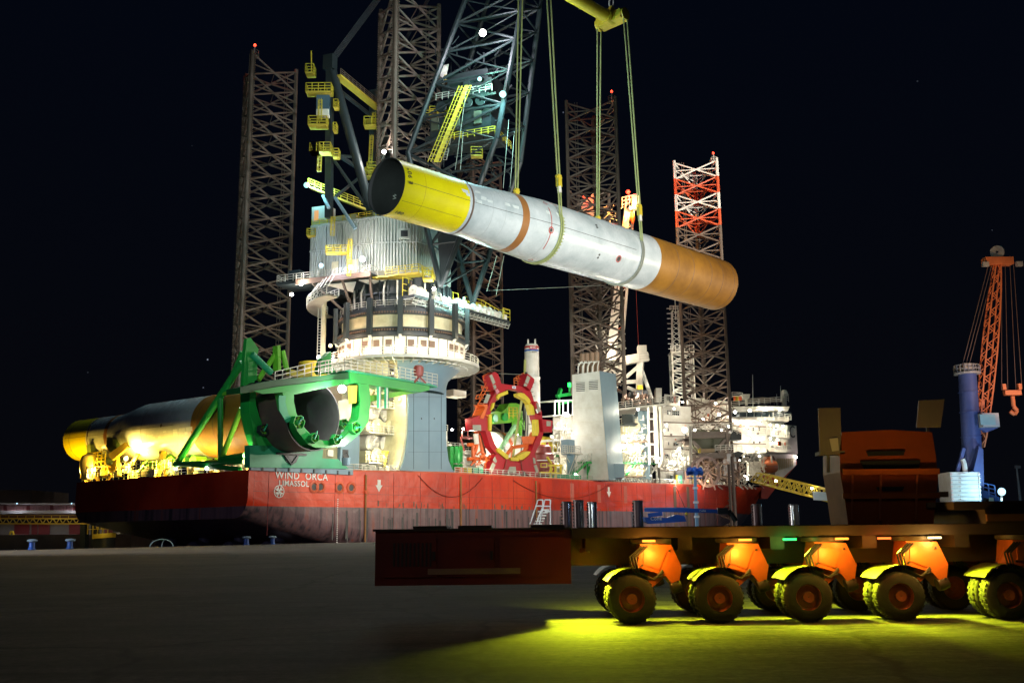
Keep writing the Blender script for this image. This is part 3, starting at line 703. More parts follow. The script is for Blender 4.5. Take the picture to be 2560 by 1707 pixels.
for f, big in ((.07, 1), (.24, 1), (.34, .8), (.50, 1), (.66, 1), (.78, 1), (.90, .8)):
    c = pa.lerp(pb, f)+pr*1.25+Z3*1.45
    dq = MB().lathe(c-dr*.95, [(.3, 0), (1.05*big, 0), (1.05*big, .15), (.75*big, .2), (.75*big, 1.6), (1.05*big, 1.65), (1.05*big, 1.85), (.3, 1.85)], 20, axis=dr)
    wp = CR.part('winch', dq, M_white, sm=True)
    CR.part('winch_foot', MB().box(c-Z3*.75-dr*.95, dr*.12, pr*.8, Z3*.7).box(c-Z3*.75+dr*.95, dr*.12, pr*.8, Z3*.7).box(c+dr*1.35-pr*.9-Z3*.4, dr*.5, pr*.35, Z3*.45), M_white)
    CR.part('winch_motor', MB().tube(c-pr*.9-Z3*.5-dr*.5, c-pr*.3-Z3*.5+dr*.4, .42, 10), M_white, sm=True)
ypf(1058, 1082, 700, 164.5, 2.2, 1.9)
# platforms of the gallery in front
# --- boom
def bp(z, side, lat):
    """boom chord point at height z; side 0 rear, 1 front"""
    if z <= 69: f = (z-43)/26; x = (11+(3.9-11)*f) if side == 0 else (11+(21.2-11)*f); hw = 7+(6-7)*f
    elif z <= 98: f = (z-69)/29; x = (3.9+(14.4-3.9)*f) if side == 0 else (21.2+(26.3-21.2)*f); hw = 6-2*f
    else: f = (z-98)/50; x = (14.4+(33.2-14.4)*f) if side == 0 else (26.3+(35.2-26.3)*f); hw = 4-2.4*f
    return K(x, hw*lat, z)
Zs = [43, 51, 60, 69, 75.5, 82, 88, 93.5, 98, 104, 110, 117, 124, 132, 140, 148]
for i, (za, zb) in enumerate(zip(Zs, Zs[1:])):
    for lat in (-1, 1):
        for sd in (0, 1):
            CR.part('boom_chord', MB().tube(bp(za, sd, lat), bp(zb, sd, lat), .5 if za < 98 else .38, 8), M_dark, sm=True)
        a, b2 = (0, 1) if i % 2 else (1, 0)
        if i: CR.part('boom_brace', MB().tube(bp(za, a, lat), bp(zb, b2, lat), .24, 6, caps=False), M_dark)
        CR.part('boom_strut', MB().tube(bp(zb, 0, lat), bp(zb, 1, lat), .22, 6, caps=False), M_dark)
        if 1 < i < 13:
            mdl = bp(za, a, lat).lerp(bp(zb, b2, lat), .5); CR.part('boom_brace', MB().tube(mdl, bp(za, b2, lat), .16, 6, caps=False), M_dark); CR.part('boom_brace', MB().tube(mdl, bp(zb, a, lat), .13, 6, caps=False), M_dark)
    for sd in (0, 1):
        CR.part('boom_brace', MB().tube(bp(za, sd, -1), bp(zb, sd, 1), .2, 6, caps=False), M_dark)
        CR.part('boom_strut', MB().tube(bp(zb, sd, -1), bp(zb, sd, 1), .18, 6, caps=False), M_dark)
CR.part('boom_foot_plate', MB().prism([bp(43, 0, -1), bp(52, 1, -1), bp(60, 1, -1), bp(56, 0, -1)+C3*2.4], E3*.5), M_dark)
CR.part('boom_head', MB().box(K(34.2, 0, 149), C3*2.6, E3*2.2, Z3*1.6), M_dark)
# machinery room inside the boom
for (x0, x1, za, zb, m) in ((6.5, 20, 71.6, 72.2, M_dark), (7.5, 13, 72.2, 75.5, M_dark), (14, 19.5, 72.2, 76.5, M_dark), (9, 20.5, 78.2, 78.7, M_dark), (11, 19, 78.7, 83.5, M_dark)):
    CR.part('boom_machinery', MB().kbox(x0, x1, -4.4, 4.2, za, zb), m)
for k in range(6):
    CR.part('machinery_cabinet', MB().kbox(8+k*2.1, 9.4+k*2.1, -4.9, -4.45, 73+(k % 2)*6, 75.4+(k % 2)*6), M_dark if k % 2 else mat('cabinet_olive', (.12, .13, .09), .5))
CR.part('machinery_railing', MB().rail([K(10, -5, 70.6), K(20.5, -5, 70.6), K(20.5, 3, 70.6)], 1.3, .06, 1.2), M_raily)
CR.part('machinery_railing', MB().rail([K(9, -5, 78.7), K(20, -5, 78.7)], 1.3, .06, 1.2), M_rail)
for k in range(4): CR.part('sheave', MB().lathe(K(10+k*2.6, -4.9, 77.2), [(.2, 0), (1.0, 0), (.85, .15), (1.0, .3), (.2, .3)], 20, axis=-E3), M_dark, sm=True)
wk0, wk1 = U(1085, 405, y=166), U(1163, 215, y=166)
wd = (wk1-wk0).normalized(); sd_ = wd.cross(Vector((0, 1, 0)))
q = MB().bar(wk0, wk1, 1.2, .15, up=sd_); CR.part('boom_walkway', MB().prism([wk0, wk0+Vector((.7, 0, 0)), wk1+Vector((.7, 0, 0)), wk1], Vector((0, .25, 0))), M_yelw)
q = MB(); n = 34
for i in range(n+1): c = wk0.lerp(wk1, i/n); q.bar(c+Vector((-.1, -.05, 0)), c+Vector((-1.1, -.05, .2)), .07) if i % 2 else q.bar(c+Vector((0, -.05, 0)), c+Vector((1.2, -.05, 0)), .12)
for o in (-1.1, -.55, 0, 1.15): q.bar(wk0+Vector((o, -.06, 0)), wk1+Vector((o, -.06, 0)), .1)
CR.part('walkway_cage', q, M_raily)
ladder(U(1108, 400, y=168), U(1128, 300, y=168), M_rail, cage=False)
for x0, x1, y in ((1112, 1142, 212), (1075, 1118, 290), (1060, 1112, 300)): ypf(x0, x1, y, 171, 2.0, 1.4, m=M_brown)
ypf(1178, 1206, 392, 168, 1.4, 1.6)
CR.part('boom_panel', MB().prism([U(1103, 165, y=171), U(1122, 160, y=171), U(1112, 215, y=171), U(1100, 205, y=171)], Vector((0, .3, 0))), M_white)
# --- A-frame
AT = U(825, 168, y=171.5); AF = U(822, 545, y=171.5); AG = U(937, 560, y=171.5)
for off, nm in ((Vector((0, 0, 0)), 0), (E3*16.5, 1)):
    CR.part('frame_post', MB().bar(AF+off, AT+off, 1.15, 1.15), M_dark)
    CR.part('frame_strut', MB().tube(AG+off, AT+off+Vector((.5, 0, -1)), .85, 12), M_dark, sm=True)
    CR.part('frame_brace', MB().tube(AF+off+Z3*12, AG.lerp(AT, .42)+off, .32, 8), M_dark)
    CR.part('frame_brace', MB().tube(AF+off+Z3*12, AG+off+Z3*1, .3, 8), M_dark)
    CR.part('frame_head', MB().box(AT+off+Z3*.8, C3*1.0, E3*.9, Z3*1.4), M_dark)
for h in (-3.2, -16):
    CR.part('frame_cross_beam', MB().tube(AT+Z3*h, AT+E3*16.5+Z3*h, .4, 8), M_dark)
CR.part('frame_cross_brace', MB().tube(AF+Z3*3, AT+E3*16.5-Z3*14, .3, 8), M_dark)
a, b2 = AT-Z3*2.2+C3*.8, AT+E3*16.5-Z3*2.2+C3*.8
CR.part('cross_walkway', MB().prism([a, b2, b2+C3*1.6, a+C3*1.6], Z3*.35), M_yelw)
CR.part('cross_walkway_railing', MB().rail([a+C3*1.5+Z3*.3, b2+C3*1.5+Z3*.3], 1.2, .05, 1.4), M_steel)
for px0, px1, py in ((766, 786, 188), (767, 830, 236), (773, 818, 318), (777, 828, 384), (777, 800, 384)): ypf(px0, px1, py, 170.2 if px1 < 800 else 169.6, 2.2, 1.7)
for px0, px1, py in ((834, 842, 330), (833, 848, 395), (835, 846, 272)): ypf(px0, px1, py, 170, 1.6, 1.5)
ladder(U(796, 300, y=169), U(797, 250, y=169)); ladder(U(794, 430, y=169), U(796, 392, y=169))
for px0, px1, py in ((911, 950, 318), (919, 942, 432), (914, 934, 445)): ypf(px0, px1, py, 183, 2, 1.8)
ladder(U(930, 318, y=183), U(932, 283, y=183)); ladder(U(922, 410, y=183), U(926, 340, y=183)); 
CR.part('whip_aerial', MB().tube(U(779, 188, y=170), U(778, 128, y=170), .12, 6), M_yel)
CR.part('equipment_box', MB().box(U(809, 262, y=170.5), Vector((1.2, 0, 0)), Vector((0, .8, 0)), Z3*2.2), mat('box_blue', (.06, .12, .17), .5))
CR.part('equipment_box', MB().box(U(808, 285, y=170), Vector((1.1, 0, 0)), Vector((0, .8, 0)), Z3*.6), M_white)
a, b2 = U(768, 466, y=172.5), U(934, 545, y=170); b2.z = a.z-.1; b2 = a+(C3*11.6)
a, b2 = U(770, 468, y=174), U(932, 532, y=178)
CR.part('long_walkway', MB().prism([a, b2, b2+Vector((.4, 1.6, 0)), a+Vector((.4, 1.6, 0))], Z3*.4), M_yelw)
CR.part('long_walkway_railing', MB().rail([a+Z3*.4, b2+Z3*.4], 1.3, .06, 1.2), M_raily)
for x, y, x2, y2 in ((838, 495, 888, 572), (925, 460, 938, 545), (808, 490, 822, 520)): CR.part('roof_strut', MB().tube(U(x, y, y=172), U(x2, y2, y=169), .32, 8), M_bluegrey)
# pendant ropes and hoist ropes
tip = K(34.2, 0, 149)
for k in range(6): CR.part('pendant_rope', MB().tube(AT+E3*(k*.3-.2)+Z3*1.5, tip+E3*(k*.3-1), .04, 5), M_black)
for k in range(4): CR.part('pendant_rope', MB().tube(AT+E3*(16.5+k*.3)+Z3*1.5, tip+E3*(k*.3+.4), .04, 5), M_black)
for x0, y0, x1, y1 in ((1138, 425, 1165, 230), (1151, 425, 1158, 330), (1258, 470, 1272, 300), (1275, 470, 1286, 330)): CR.part('hoist_rope', MB().tube(U(x0, y0, y=163), U(x1, y1, y=166), .06, 5), M_wire)
for x0, y0, x1, y1 in ((1113, 708, 1138, 590), (1217, 728, 1242, 640), (1240, 740, 1260, 640)): CR.part('hoist_rope', MB().tube(U(x0, y0, y=178), U(x1, y1, y=172), .06, 5), M_wire)
CR.part('tag_line', MB().tube(U(1215, 727, y=180), U(1500, 714, y=150), .035, 5), M_wire)
q = MB(); random.seed(50)
for i in range(150):
    z_ = random.uniform(62, 90); a = K(random.uniform(7, 20), random.uniform(-5, 4.5), z_); q.bar(a, a+random.choice([C3*2.2, Z3*2, E3*2, (C3+Z3)*1.4, (C3-Z3)*1.2]), random.uniform(.08, .3))
CR.part('boom_clutter', q, M_dark, kind='stuff')
# crane lamps
CR.lamp(U(1207, 83, y=161), M_lens, (.88, .86, 1), 13000, .62, (0, -1.2, -.8))
CR.lamp(U(1199, 198, y=163), M_lensc, (.35, 1, .75), 5000, .4, (0, -1, -.6))
CR.lamp(U(1257, 236, y=161), M_lensc, (.4, .95, 1), 13000, .62, (0, -1.2, -.8))
CR.lamp(U(766, 463, y=172), M_lensc, (.35, .9, 1), 9000, .5, (1.2, 0, .4))
CR.lamp(U(960, 380, y=172), M_lens, (1, .95, .9), 5000, .38, (0, -1, 0))
CR.lamp(U(803, 664, y=165.5), M_lensb, (.7, .75, 1), 4200, .42, (0, -1.0, 0))
CR.lamp(U(906, 648, y=164.0), M_lens, (1, .92, .95), 4600, .48, (0, -1.0, 0))
CR.lamp(U(876, 668, y=163.5), M_lens, (1, .85, .65), 2000, .32, (0, -1.0, 0))
CR.lamp(U(753, 710, y=170), M_lens, (1, .95, .85), 1500, .3, (0, -.8, 0)); CR.lamp(U(729, 736, y=172), M_lens, (1, .95, .85), 1500, .3, (.8, 0, 0))
CR.lamp(U(826, 864, y=166), M_lensy, (1, .6, .4), 2500, .34, (.4, -1, .3)); CR.lamp(U(797, 893, y=170), M_lens, (1, .9, 1), 1200, .3, (-.3, -1, .3))
CR.lamp(U(1062, 727, y=160), M_lensy, (1, .75, .35), 900, .25, (0, -.8, .3)); CR.lamp(U(1085, 722, y=165), M_lens, (1, 1, 1), 1800, .3, (0, -.8, .3))
CR.lamp(U(1146, 753, y=171), M_lensc, (.6, 1, .9), 2600, .38, (0, -.9, .3)); CR.lamp(U(1182, 765, y=175), M_lensc, (.4, 1, .95), 4500, .48, (0, -.9, .3)); CR.lamp(U(1160, 745, y=174), M_lensc, (.7, 1, .95), 1200, .25, (0, -.9, .3))
for i in range(9):
    a = R(188+i*21); d = Vector((math.cos(a), math.sin(a), 0)); light('POINT', C0+d*12.9+Z3*(WZ+1.1), (1, .9, .66), 620, .25)
for i in range(6): a = R(205+i*26); d = Vector((math.cos(a), math.sin(a), 0)); light('POINT', C0+d*14.4+Z3*35.2, (1, .86, .55), 330, .3)
for (s_, t_, z_, p_) in ((-8, -4, 14, 1500), (-3, -4, 14.5, 1500), (-9, -3.6, 19.5, 1200), (-2, -3.6, 19.5, 1200), (-5, -4.5, 24, 1300), (-6, -3.8, 28.6, 900)):
    CR.lamp(W(s_, t_, z_), M_lensy, (1, .88, .5), p_, .2, (0, -.7, 0))
light('POINT', W(-5.5, 0, 27.2), (1, .88, .55), 900, .3)
light('POINT', W(4, 12, 27), (1, .9, .7), 1500, .4); light('POINT', W(9, 2, 27.0), (1, .92, .75), 700, .4)
# ================================================================== MONOPILES
def proj(P):
    X, Y, H = P.x, P.y, P.z-EYE; c, s = math.cos(TH), math.sin(TH); zc = Y*c+H*s; yc = H*c-Y*s
    u, v = F_*X/zc*2560, -F_*yc/zc*2560; c, s = math.cos(RO), math.sin(RO); return 1280+u*c+v*s, 853.5-u*s+v*c
def steel_mat(name, col, c2, rough=.42):
    m = mat(name, col, rough, 0, .1, .22, .16, dirt=c2, dirtamt=.9); return m
M_pyel = steel_mat('pile_yellow', (.86, .73, .005), (.72, .58, .004), .38)
M_pwhite = steel_mat('pile_white', (.62, .66, .67), (.36, .42, .43), .26)
M_prust = steel_mat('pile_rust', (.37, .165, .016), (.20, .085, .010), .6)
M_pdark = steel_mat('pile_dark', (.10, .06, .05), (.05, .035, .04), .5)  # darker tone for the near end of the stern pile
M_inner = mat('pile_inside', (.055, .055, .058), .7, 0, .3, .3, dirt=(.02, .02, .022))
def pile(label, A, B, cut, r0, r1, rc, group, base=None, dark=None):
    """A yellow end, B rust end; cut = fractions along the axis"""
    L = (B-A).length; ax = (B-A).normalized(); T = Thing('monopile', label, 'monopile', A, group)
    def rad(f): return r0+(r1-r0)*min(1, max(0, (f-rc[0])/(rc[1]-rc[0])))
    def seg(nm, f0, f1, m, dr=0, lab=None):
        n = max(1, int((f1-f0)*40)); pr = [(rad(f0+(f1-f0)*i/n)+dr, L*(f0+(f1-f0)*i/n)) for i in range(n+1)]
        if dr: pr = [(rad(f0)-.05, L*f0)]+pr+[(rad(f1)-.05, L*f1)]
        q = MB().lathe(A, pr, 128, axis=ax, xref=Z3); return T.part(nm, q, m, sm=True, label=lab)
    y, w, br0, br1, wh = cut
    seg('yellow_end', 0, y, M_pyel); seg('white_band', y, y+.006, M_pwhite, .03); seg('flange_ring', y+.006, y+.010, M_brown, .06)
    seg('white_shell', y+.010, wh, M_pwhite); seg('brown_ring', br0, br1, mat('ring_brown', (.36, .15, .04), .5), .02)
    seg('rust_shell', wh, 1 if not dark else dark, M_prust)
    if dark: seg('dark_shell', dark, 1, M_pdark)
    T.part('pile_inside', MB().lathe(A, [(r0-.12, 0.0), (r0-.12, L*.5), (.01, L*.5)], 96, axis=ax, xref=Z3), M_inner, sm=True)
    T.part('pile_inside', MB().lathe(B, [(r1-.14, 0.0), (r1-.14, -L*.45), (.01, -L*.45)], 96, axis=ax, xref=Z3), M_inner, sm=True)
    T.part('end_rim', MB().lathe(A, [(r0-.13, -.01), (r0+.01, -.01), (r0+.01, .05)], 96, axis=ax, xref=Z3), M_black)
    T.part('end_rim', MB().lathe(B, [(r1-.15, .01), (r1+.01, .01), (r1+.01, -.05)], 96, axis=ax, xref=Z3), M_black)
    T.ax, T.L, T.rad, T.A = ax, L, rad, A
    up = (Z3-ax*ax.z).normalized(); T.up = up; T.sd = ax.cross(up)   # sd points ... see below
    return T
def surf(T, f, ang, dr=0):
    """point on the shell: ang 0 = top, 90 = the camera side"""
    side = T.sd if T.sd.y < 0 else -T.sd
    d = T.up*math.cos(R(ang))+side*math.sin(R(ang)); return T.A+T.ax*(T.L*f)+d*(T.rad(f)+dr), d
def axis_frac(A, B, px):
    lo, hi = 0, 1; s = 1 if proj(B)[0] > proj(A)[0] else -1
    for _ in range(40):
        m = (lo+hi)/2
        if (proj(A.lerp(B, m))[0]-px)*s < 0: lo = m
        else: hi = m
    return m
A, B = U(965, 466, t=-32), U(1790, 712, t=-39)
fr = lambda x: axis_frac(A, B, x)
MP = pile('monopile hanging in slings, yellow and white with a rusty far end', A, B, (fr(1128), 0, fr(1254), fr(1270), fr(1596)), 4.0, 5.0, (fr(1165), fr(1330)), 'yellow, white and rust steel monopiles')
def weld(T, x, A, B, m=M_brown, w=.06, dr=.03, a0=0, a1=360):
    f = axis_frac(A, B, x); r = T.rad(f); c = A+T.ax*(T.L*f)
    q = MB().lathe(c, [(r, -w), (r+dr, 0), (r, w)], 96, axis=T.ax, xref=Z3); T.part('weld_ring', q, m, sm=True)
for x in (1641, 1679, 1724, 1752, 1781): weld(MP, x, A, B)
for x in (1018, 1185, 1215, 1315, 1440, 1510): weld(MP, x, A, B, mat('weld_grey', (.48, .52, .52), .5) if x > 1100 else mat('weld_ochre', (.66, .50, .01), .4), .05, .012)
def streak(T, f0, f1, ang, w, m, nm='marking_line', n=60, dr=.012):
    q = MB(); pts = []
    for i in range(n+1):
        f = f0+(f1-f0)*i/n; p0, _ = surf(T, f, ang-w, dr); p1, _ = surf(T, f, ang+w, dr); pts += [p0, p1]
    q.add(pts, [(2*i, 2*i+1, 2*i+3, 2*i+2) for i in range(n)]); T.part(nm, q, m)
def spot_on(T, px, py):
    """fraction and angle of the shell point seen at px, py"""
    best = None
    for i in range(0, 201):
        f = i/200
        for a in range(0, 181, 3):
            p, d = surf(T, f, a)
            if d.dot(Vector((0, 0, EYE))-p) < 0: continue
            x, y = proj(p); e = (x-px)**2+(y-py)**2
            if best is None or e < best[0]: best = (e, f, a)
    return best[1], best[2]
f0, a0 = spot_on(MP, 1007, 447); f1, a1 = spot_on(MP, 1592, 628)
streak(MP, .004, f1, (a0+a1)/2, .42, M_printk)
f0, a0 = spot_on(MP, 1000, 500); streak(MP, .004, fr(1118), a0, .3, M_printk, n=20)
def ringline(T, f, a0, a1, w, m, nm, n=40, dr=.014, wob=0):
    q = MB(); pts = []
    for i in range(n+1):
        a = a0+(a1-a0)*i/n; g = f+wob*math.sin(i*1.3); p0, _ = surf(T, g-w/T.L, a, dr); p1, _ = surf(T, g+w/T.L, a, dr); pts += [p0, p1]
    q.add(pts, [(2*i, 2*i+1, 2*i+3, 2*i+2) for i in range(n)]); T.part(nm, q, m)
def circ(T, px, py, r, m, nm='target_ring', fill=False, inner=.7):
    f, a = spot_on(T, px, py); p, d = surf(T, f, a, .02); T.part(nm, MB().lathe(p, [(.001 if fill else r*inner, 0), (r, 0)], 20, axis=d), m); return f, a
M_mred = mat('marking_red', (.50, .04, .02), .5)
f, a = circ(MP, 1377, 577, .55, M_mred); circ(MP, 1377, 577, .3, M_printk, 'target_dot', True)
ringline(MP, f, a-45, a+38, .07, M_mred, 'marking_red_line')
circ(MP, 1362, 508, .4, M_mred); circ(MP, 1326, 652, .4, M_mred)
circ(MP, 1546, 645, .42, M_printk, 'lifting_hole', True); circ(MP, 1546, 645, .62, M_mred, 'hole_ring', inner=.75)
circ(MP, 1499, 637, .2, M_printk, 'target_dot', True); circ(MP, 1496, 643, .2, M_printk, 'target_dot', True)
def surf_text(T, body, px, py, size, m, rot=False):
    f, a = spot_on(T, px, py); p, d = surf(T, f, a, .05); tang = T.ax; upv = d.cross(tang); upv = upv if upv.z > 0 else -upv
    x, y = (upv, -tang) if rot else (tang, upv)
    if x.cross(y).dot(d) < 0: y = -y
    text(T, body, p, x, y, size, m, ext=.01, align='CENTER', bold=.012)
surf_text(MP, 'E 90\u00b0', 1032, 444, 1.0, M_printk, True); surf_text(MP, '180', 994, 536, .9, M_printk, False)
surf_text(MP, '06', 1495, 566, .8, M_printk, True)
p = MP.A+MP.ax*4-Z3*.2; side = MP.sd if MP.sd.y > 0 else -MP.sd
text(MP, 'W 270', MP.A+MP.ax*5+side*(3.78)+Z3*.1-MP.ax*.0, Z3, -MP.ax if MP.ax.cross(Z3).dot(side) < 0 else MP.ax, .95, M_print, ext=.01, bold=.01)
# paler rubbed patches on the white shell
random.seed(5); q = MB(); M_pale = mat('pale_patch', (.72, .78, .76), .35)
for px, py in ((1160, 478), (1174, 487), (1186, 494), (1197, 482), (1211, 497), (1224, 503), (1270, 512), (1290, 518), (1370, 530), (1400, 538), (1202, 508)):
    f, a = spot_on(MP, px, py)
    c = [surf(MP, f+i*.6/MP.L*random.uniform(.6, 1.3), a+j*3*random.uniform(.7, 1.5), .012)[0] for i, j in ((-1, -1), (1, -1), (1, 1), (-1, 1))]; q.add(c, [(0, 1, 2, 3)])
MP.part('pale_patch', q, M_pale, kind='stuff')
for s_, p_ in ((-2, 30000), (22, 42000), (46, 36000)):
    light('SPOT', W(s_, -5.2, 12.6), (.9, 1, .95), p_, .4, W(s_-4, -35, 48), 75, .8)  # spots without bulbs, added to brighten the hanging pile from below
# ---- slings, shackles and spreader beam
f1, f2 = fr(1345), fr(1549)
side = MP.sd if MP.sd.y < 0 else -MP.sd
def hookpt(f, py):
    c = MP.A+MP.ax*(MP.L*f); lo, hi = c.z, 200
    for _ in range(40):
        m_ = (lo+hi)/2
        if proj(Vector((c.x, c.y, m_)))[1] > py: lo = m_
        else: hi = m_
    return Vector((c.x, c.y, m_))
H2 = hookpt(f2, 50); H1 = MP.A+MP.ax*(MP.L*f1); H1.z = H2.z
SB = Thing('spreader_beam', 'yellow spreader beam above the hanging monopile', 'spreader beam', (H1+H2)/2)
bx = (H2-H1).normalized(); by = Vector((-bx.y, bx.x, 0))
SB.part('beam_tube', MB().tube(H1-bx*1, H2+bx*.2, 1.15, 20), M_yel, sm=True)
SB.part('beam_flange', MB().tube(H2-bx*2.2, H2-bx*1.9, 1.35, 20), M_yel)
for H, nm in ((H1, 0), (H2, 1)):
    SB.part('crosshead', MB().prism([H-by*2.8-bx*1.2-Z3*.9, H-by*2.8+bx*1.2-Z3*.9, H-by*2.8+bx*1.4+Z3*.6, H-by*2.8+Z3*1.2, H-by*2.8-bx*1.2+Z3*.8], by*5.6), M_yel)
    for k in (-1, 1): SB.part('trunnion', MB().tube(H+by*k*2.6, H+by*k*3.2, 1.15, 16), M_yel, sm=True)
    SB.part('lifting_lug', MB().prism([H-bx*.9+Z3*1-by*.3, H+bx*.9+Z3*1-by*.3, H+bx*.4+Z3*2.6-by*.3, H-bx*.4+Z3*2.6-by*.3], by*.6), M_yel)
    q = MB(); hh = H+Z3*2.4
    pts = [hh+by*.5*math.cos(a)+Z3*(.9+1.1*math.sin(a)) for a in [i*math.pi/6 for i in range(13)]]
    q.path(pts, .16, 6); SB.part('shackle', q, M_whitep)
mid = (H1+H2)/2
def rope_thing(nm, label, cat, p, q_, r, m, grp, extra=None):
    q = MB().tube(p, q_, r, 6)
    return single(nm, q, m, label, cat, p, grp)
hook = Vector((tip.x, tip.y, H1.z+26)); hk = Thing('hook_block', 'yellow hook block below the boom tip carrying the spreader slings', 'hook block', hook)
hk.part('block', MB().box(hook+Z3*2.5, C3*1.6, E3*1.0, Z3*2.4), M_yel); hk.part('hook', MB().tube(hook+Z3*.4, hook-Z3*1.2, .5, 10).tube(hook-Z3*1.2-C3*.9, hook-Z3*1.2+C3*.9, .45, 10), M_yel)
for k in (-1, 1): hk.part('fall_rope', MB().tube(hook+Z3*4.8+C3*.8*k, tip-Z3*1+C3*.8*k, .1, 5), M_wire)
for H, w1 in ((H1, 'left'), (H2, 'right')):
    q = MB()
    for k in (-1, 1): q.tube(H+Z3*4.2+by*.25*k, hook-Z3*1.2, .2, 6)
    single('top_sling', q, M_whitep, 'pale double sling rising from the %s end of the spreader beam' % w1, 'sling', H, 'slings above the spreader beam')
for f, H, w1 in ((f1, H1, 'middle of the white shell'), (f2, H2, 'white shell near the rust end')):
    c = MP.A+MP.ax*(MP.L*f); r = MP.rad(f)+.14
    T = Thing('choker_sling', 'green-yellow sling loop wrapped under the monopile at the '+w1, 'sling', c-Z3*r, 'sling loops holding the monopile')
    top = (math.pi/2+.34)
    for o in (-.24, .24):
        pts = []
        for i in range(37):
            a = -top+2*top*i/36 ; d = -MP.up*math.cos(a)+side*math.sin(a); pts.append(c+MP.ax*o+d*r)
        T.part('wrap_rope', MB().path(pts, .15, 6), M_rope if f == f1 else M_wire, sm=True)
        if o > 0 and f == f1:
            q = MB()
            for i in range(10, 36): a = -top+2*top*i/36; d = -MP.up*math.cos(a)+side*math.sin(a); q.bar(c+MP.ax*(o+.0)+d*(r+.05), c+MP.ax*(o+.45)+d*r, .12)
            T.part('wrap_lacing', q, M_rope, kind='stuff')
        for k, p in ((-1, pts[0]), (1, pts[-1])):
            hd_ = H+(side*k*3.0 if True else side)-Z3*.2+MP.ax*o*2.2; tgt = hd_
            lug = p.lerp(tgt, .12)
            T.part('hanging_rope', MB().tube(p, tgt, .13, 6), M_rope)
    for k in (-1, 1):
        a = top*k; d = -MP.up*math.cos(a)+side*math.sin(a); p = c+d*r; tgt = H+side*k*3-Z3*.2; lug = p.lerp(tgt, .13); dn = (tgt-p).normalized()
        T.part('sling_shackle', MB().box(lug, MP.ax*.38, side*.3, dn*1.0).tube(lug-MP.ax*.6+dn*.6, lug+MP.ax*.6+dn*.6, .22, 8), M_yel)
        T.part('shackle_sleeve', MB().tube(lug-dn*2.0, lug-dn*.9, .35, 8), M_white)
# ---- monopile lying across the stern
A2, B2 = U(207, 1101, s=-30.5), U(783, 1040, s=-30.5)
fr2 = lambda x: axis_frac(A2, B2, x)
DP = pile('monopile lying across the ship stern inside the green cradle', A2, B2, (fr2(264), 0, fr2(309), fr2(317), fr2(545)), 3.85, 5.1, (fr2(325), fr2(385)), 'yellow, white and rust steel monopiles', dark=fr2(692))
for x in (222, 330, 420, 560, 600, 700): weld(DP, x, A2, B2, M_brown, .05, .02)
f0, a0 = spot_on(DP, 300, 1082); f1_, a1 = spot_on(DP, 440, 1055); streak(DP, .01, fr2(500), (a0+a1)/2, .4, M_printk)
circ(DP, 403, 1063, .3, M_printk, 'target_dot', True)
random.seed(8); q = MB()
for px, py in ((375, 1092), (383, 1095), (398, 1093), (412, 1088), (437, 1081), (440, 1086), (455, 1075), (466, 1080), (462, 1093), (472, 1072)):
    f, a = spot_on(DP, px, py); hh = random.uniform(2, 7); ww = random.uniform(.3, .9)
    c = [surf(DP, f+i*ww/DP.L, a+j*hh, .015)[0] for i, j in ((-1, -1), (1, -1), (1, 1), (-1, 1))]; q.add(c, [(0, 1, 2, 3)])
DP.part('pale_patch', q, M_pale, kind='stuff')
# ================================================================== STERN EQUIPMENT
CG = Thing('pile_cradle', 'green and yellow lit saddle cradle under the stern monopile', 'cradle', W(-31, 33, 11))
for px, wd in ((283, 1.4), (470, 1.4)):
    f = fr2(px); c = A2.lerp(B2, f); r = DP.rad(f)+.1; up = Z3; fs = F3; pts_o, pts_i = [], []
    for i in range(9):
        a = R((-70+i*17.5)*(1 if px < 300 else .5)); d = -Z3*math.cos(a)+F3*math.sin(a); pts_i.append(c+d*r); pts_o.append(c+d*(r+(1.1 if abs(a) < 1.1 else .6)))
    q = MB()
    for i in range(8): q.prism([pts_i[i], pts_i[i+1], pts_o[i+1], pts_o[i]], P3*wd)
    CG.part('saddle', q, M_lime if px > 300 else mat('cradle_olive', (.16, .22, .05), .5))
    zd = ztop(-37)
    for k in (-1, 1):
        p = c+F3*k*(r*.8)-Z3*(r*.75); CG.part('saddle_leg', MB().bar(p, Vector((p.x, p.y, 0))+F3*k*1.2+Z3*zd, .7), M_yelw); CG.part('saddle_leg', MB().bar(p+P3*1, Vector((p.x, p.y, 0))-F3*k*2.6+P3*3+Z3*zd, .5), M_yelw)
CG.part('cradle_arm', MB().prism([U(268, 1092, s=-35.5), U(282, 1097, s=-35.5), U(295, 1128, s=-35.5), U(276, 1134, s=-35.5), U(266, 1115, s=-35.5)], F3*1.0), mat('cradle_olive', (.16, .22, .05), .5))
CG.part('cradle_plate', MB().prism([U(270, 1135, s=-36), U(312, 1105, s=-36), U(320, 1118, s=-36), U(280, 1150, s=-36)], F3*.5), M_yelw)
for x0, y0, x1, y1 in ((256, 1190, 262, 1160), (275, 1190, 290, 1150), (299, 1190, 291, 1110), (262, 1192, 276, 1165), (280, 1190, 270, 1165), (330, 1160, 345, 1135), (345, 1182, 372, 1150), (372, 1180, 392, 1160), (395, 1160, 430, 1142)):
    CG.part('brace_leg', MB().bar(U(x0, y0, s=-36), U(x1, y1, s=-34), .55, .4), M_yelw if x0 < 340 else M_lime)
for x0, x1, y0, y1 in ((345, 375, 1155, 1180), (400, 425, 1148, 1170), (440, 462, 1142, 1165), (468, 490, 1140, 1160)):
    p0 = U(x0, y1, s=-34); p1 = U(x1, y0, s=-34)
    CG.part('cradle_block', MB().prism([p0, U(x1, y1, s=-34), p1, U((x0+x1)/2, y0-4, s=-34)], F3*2), M_lime)
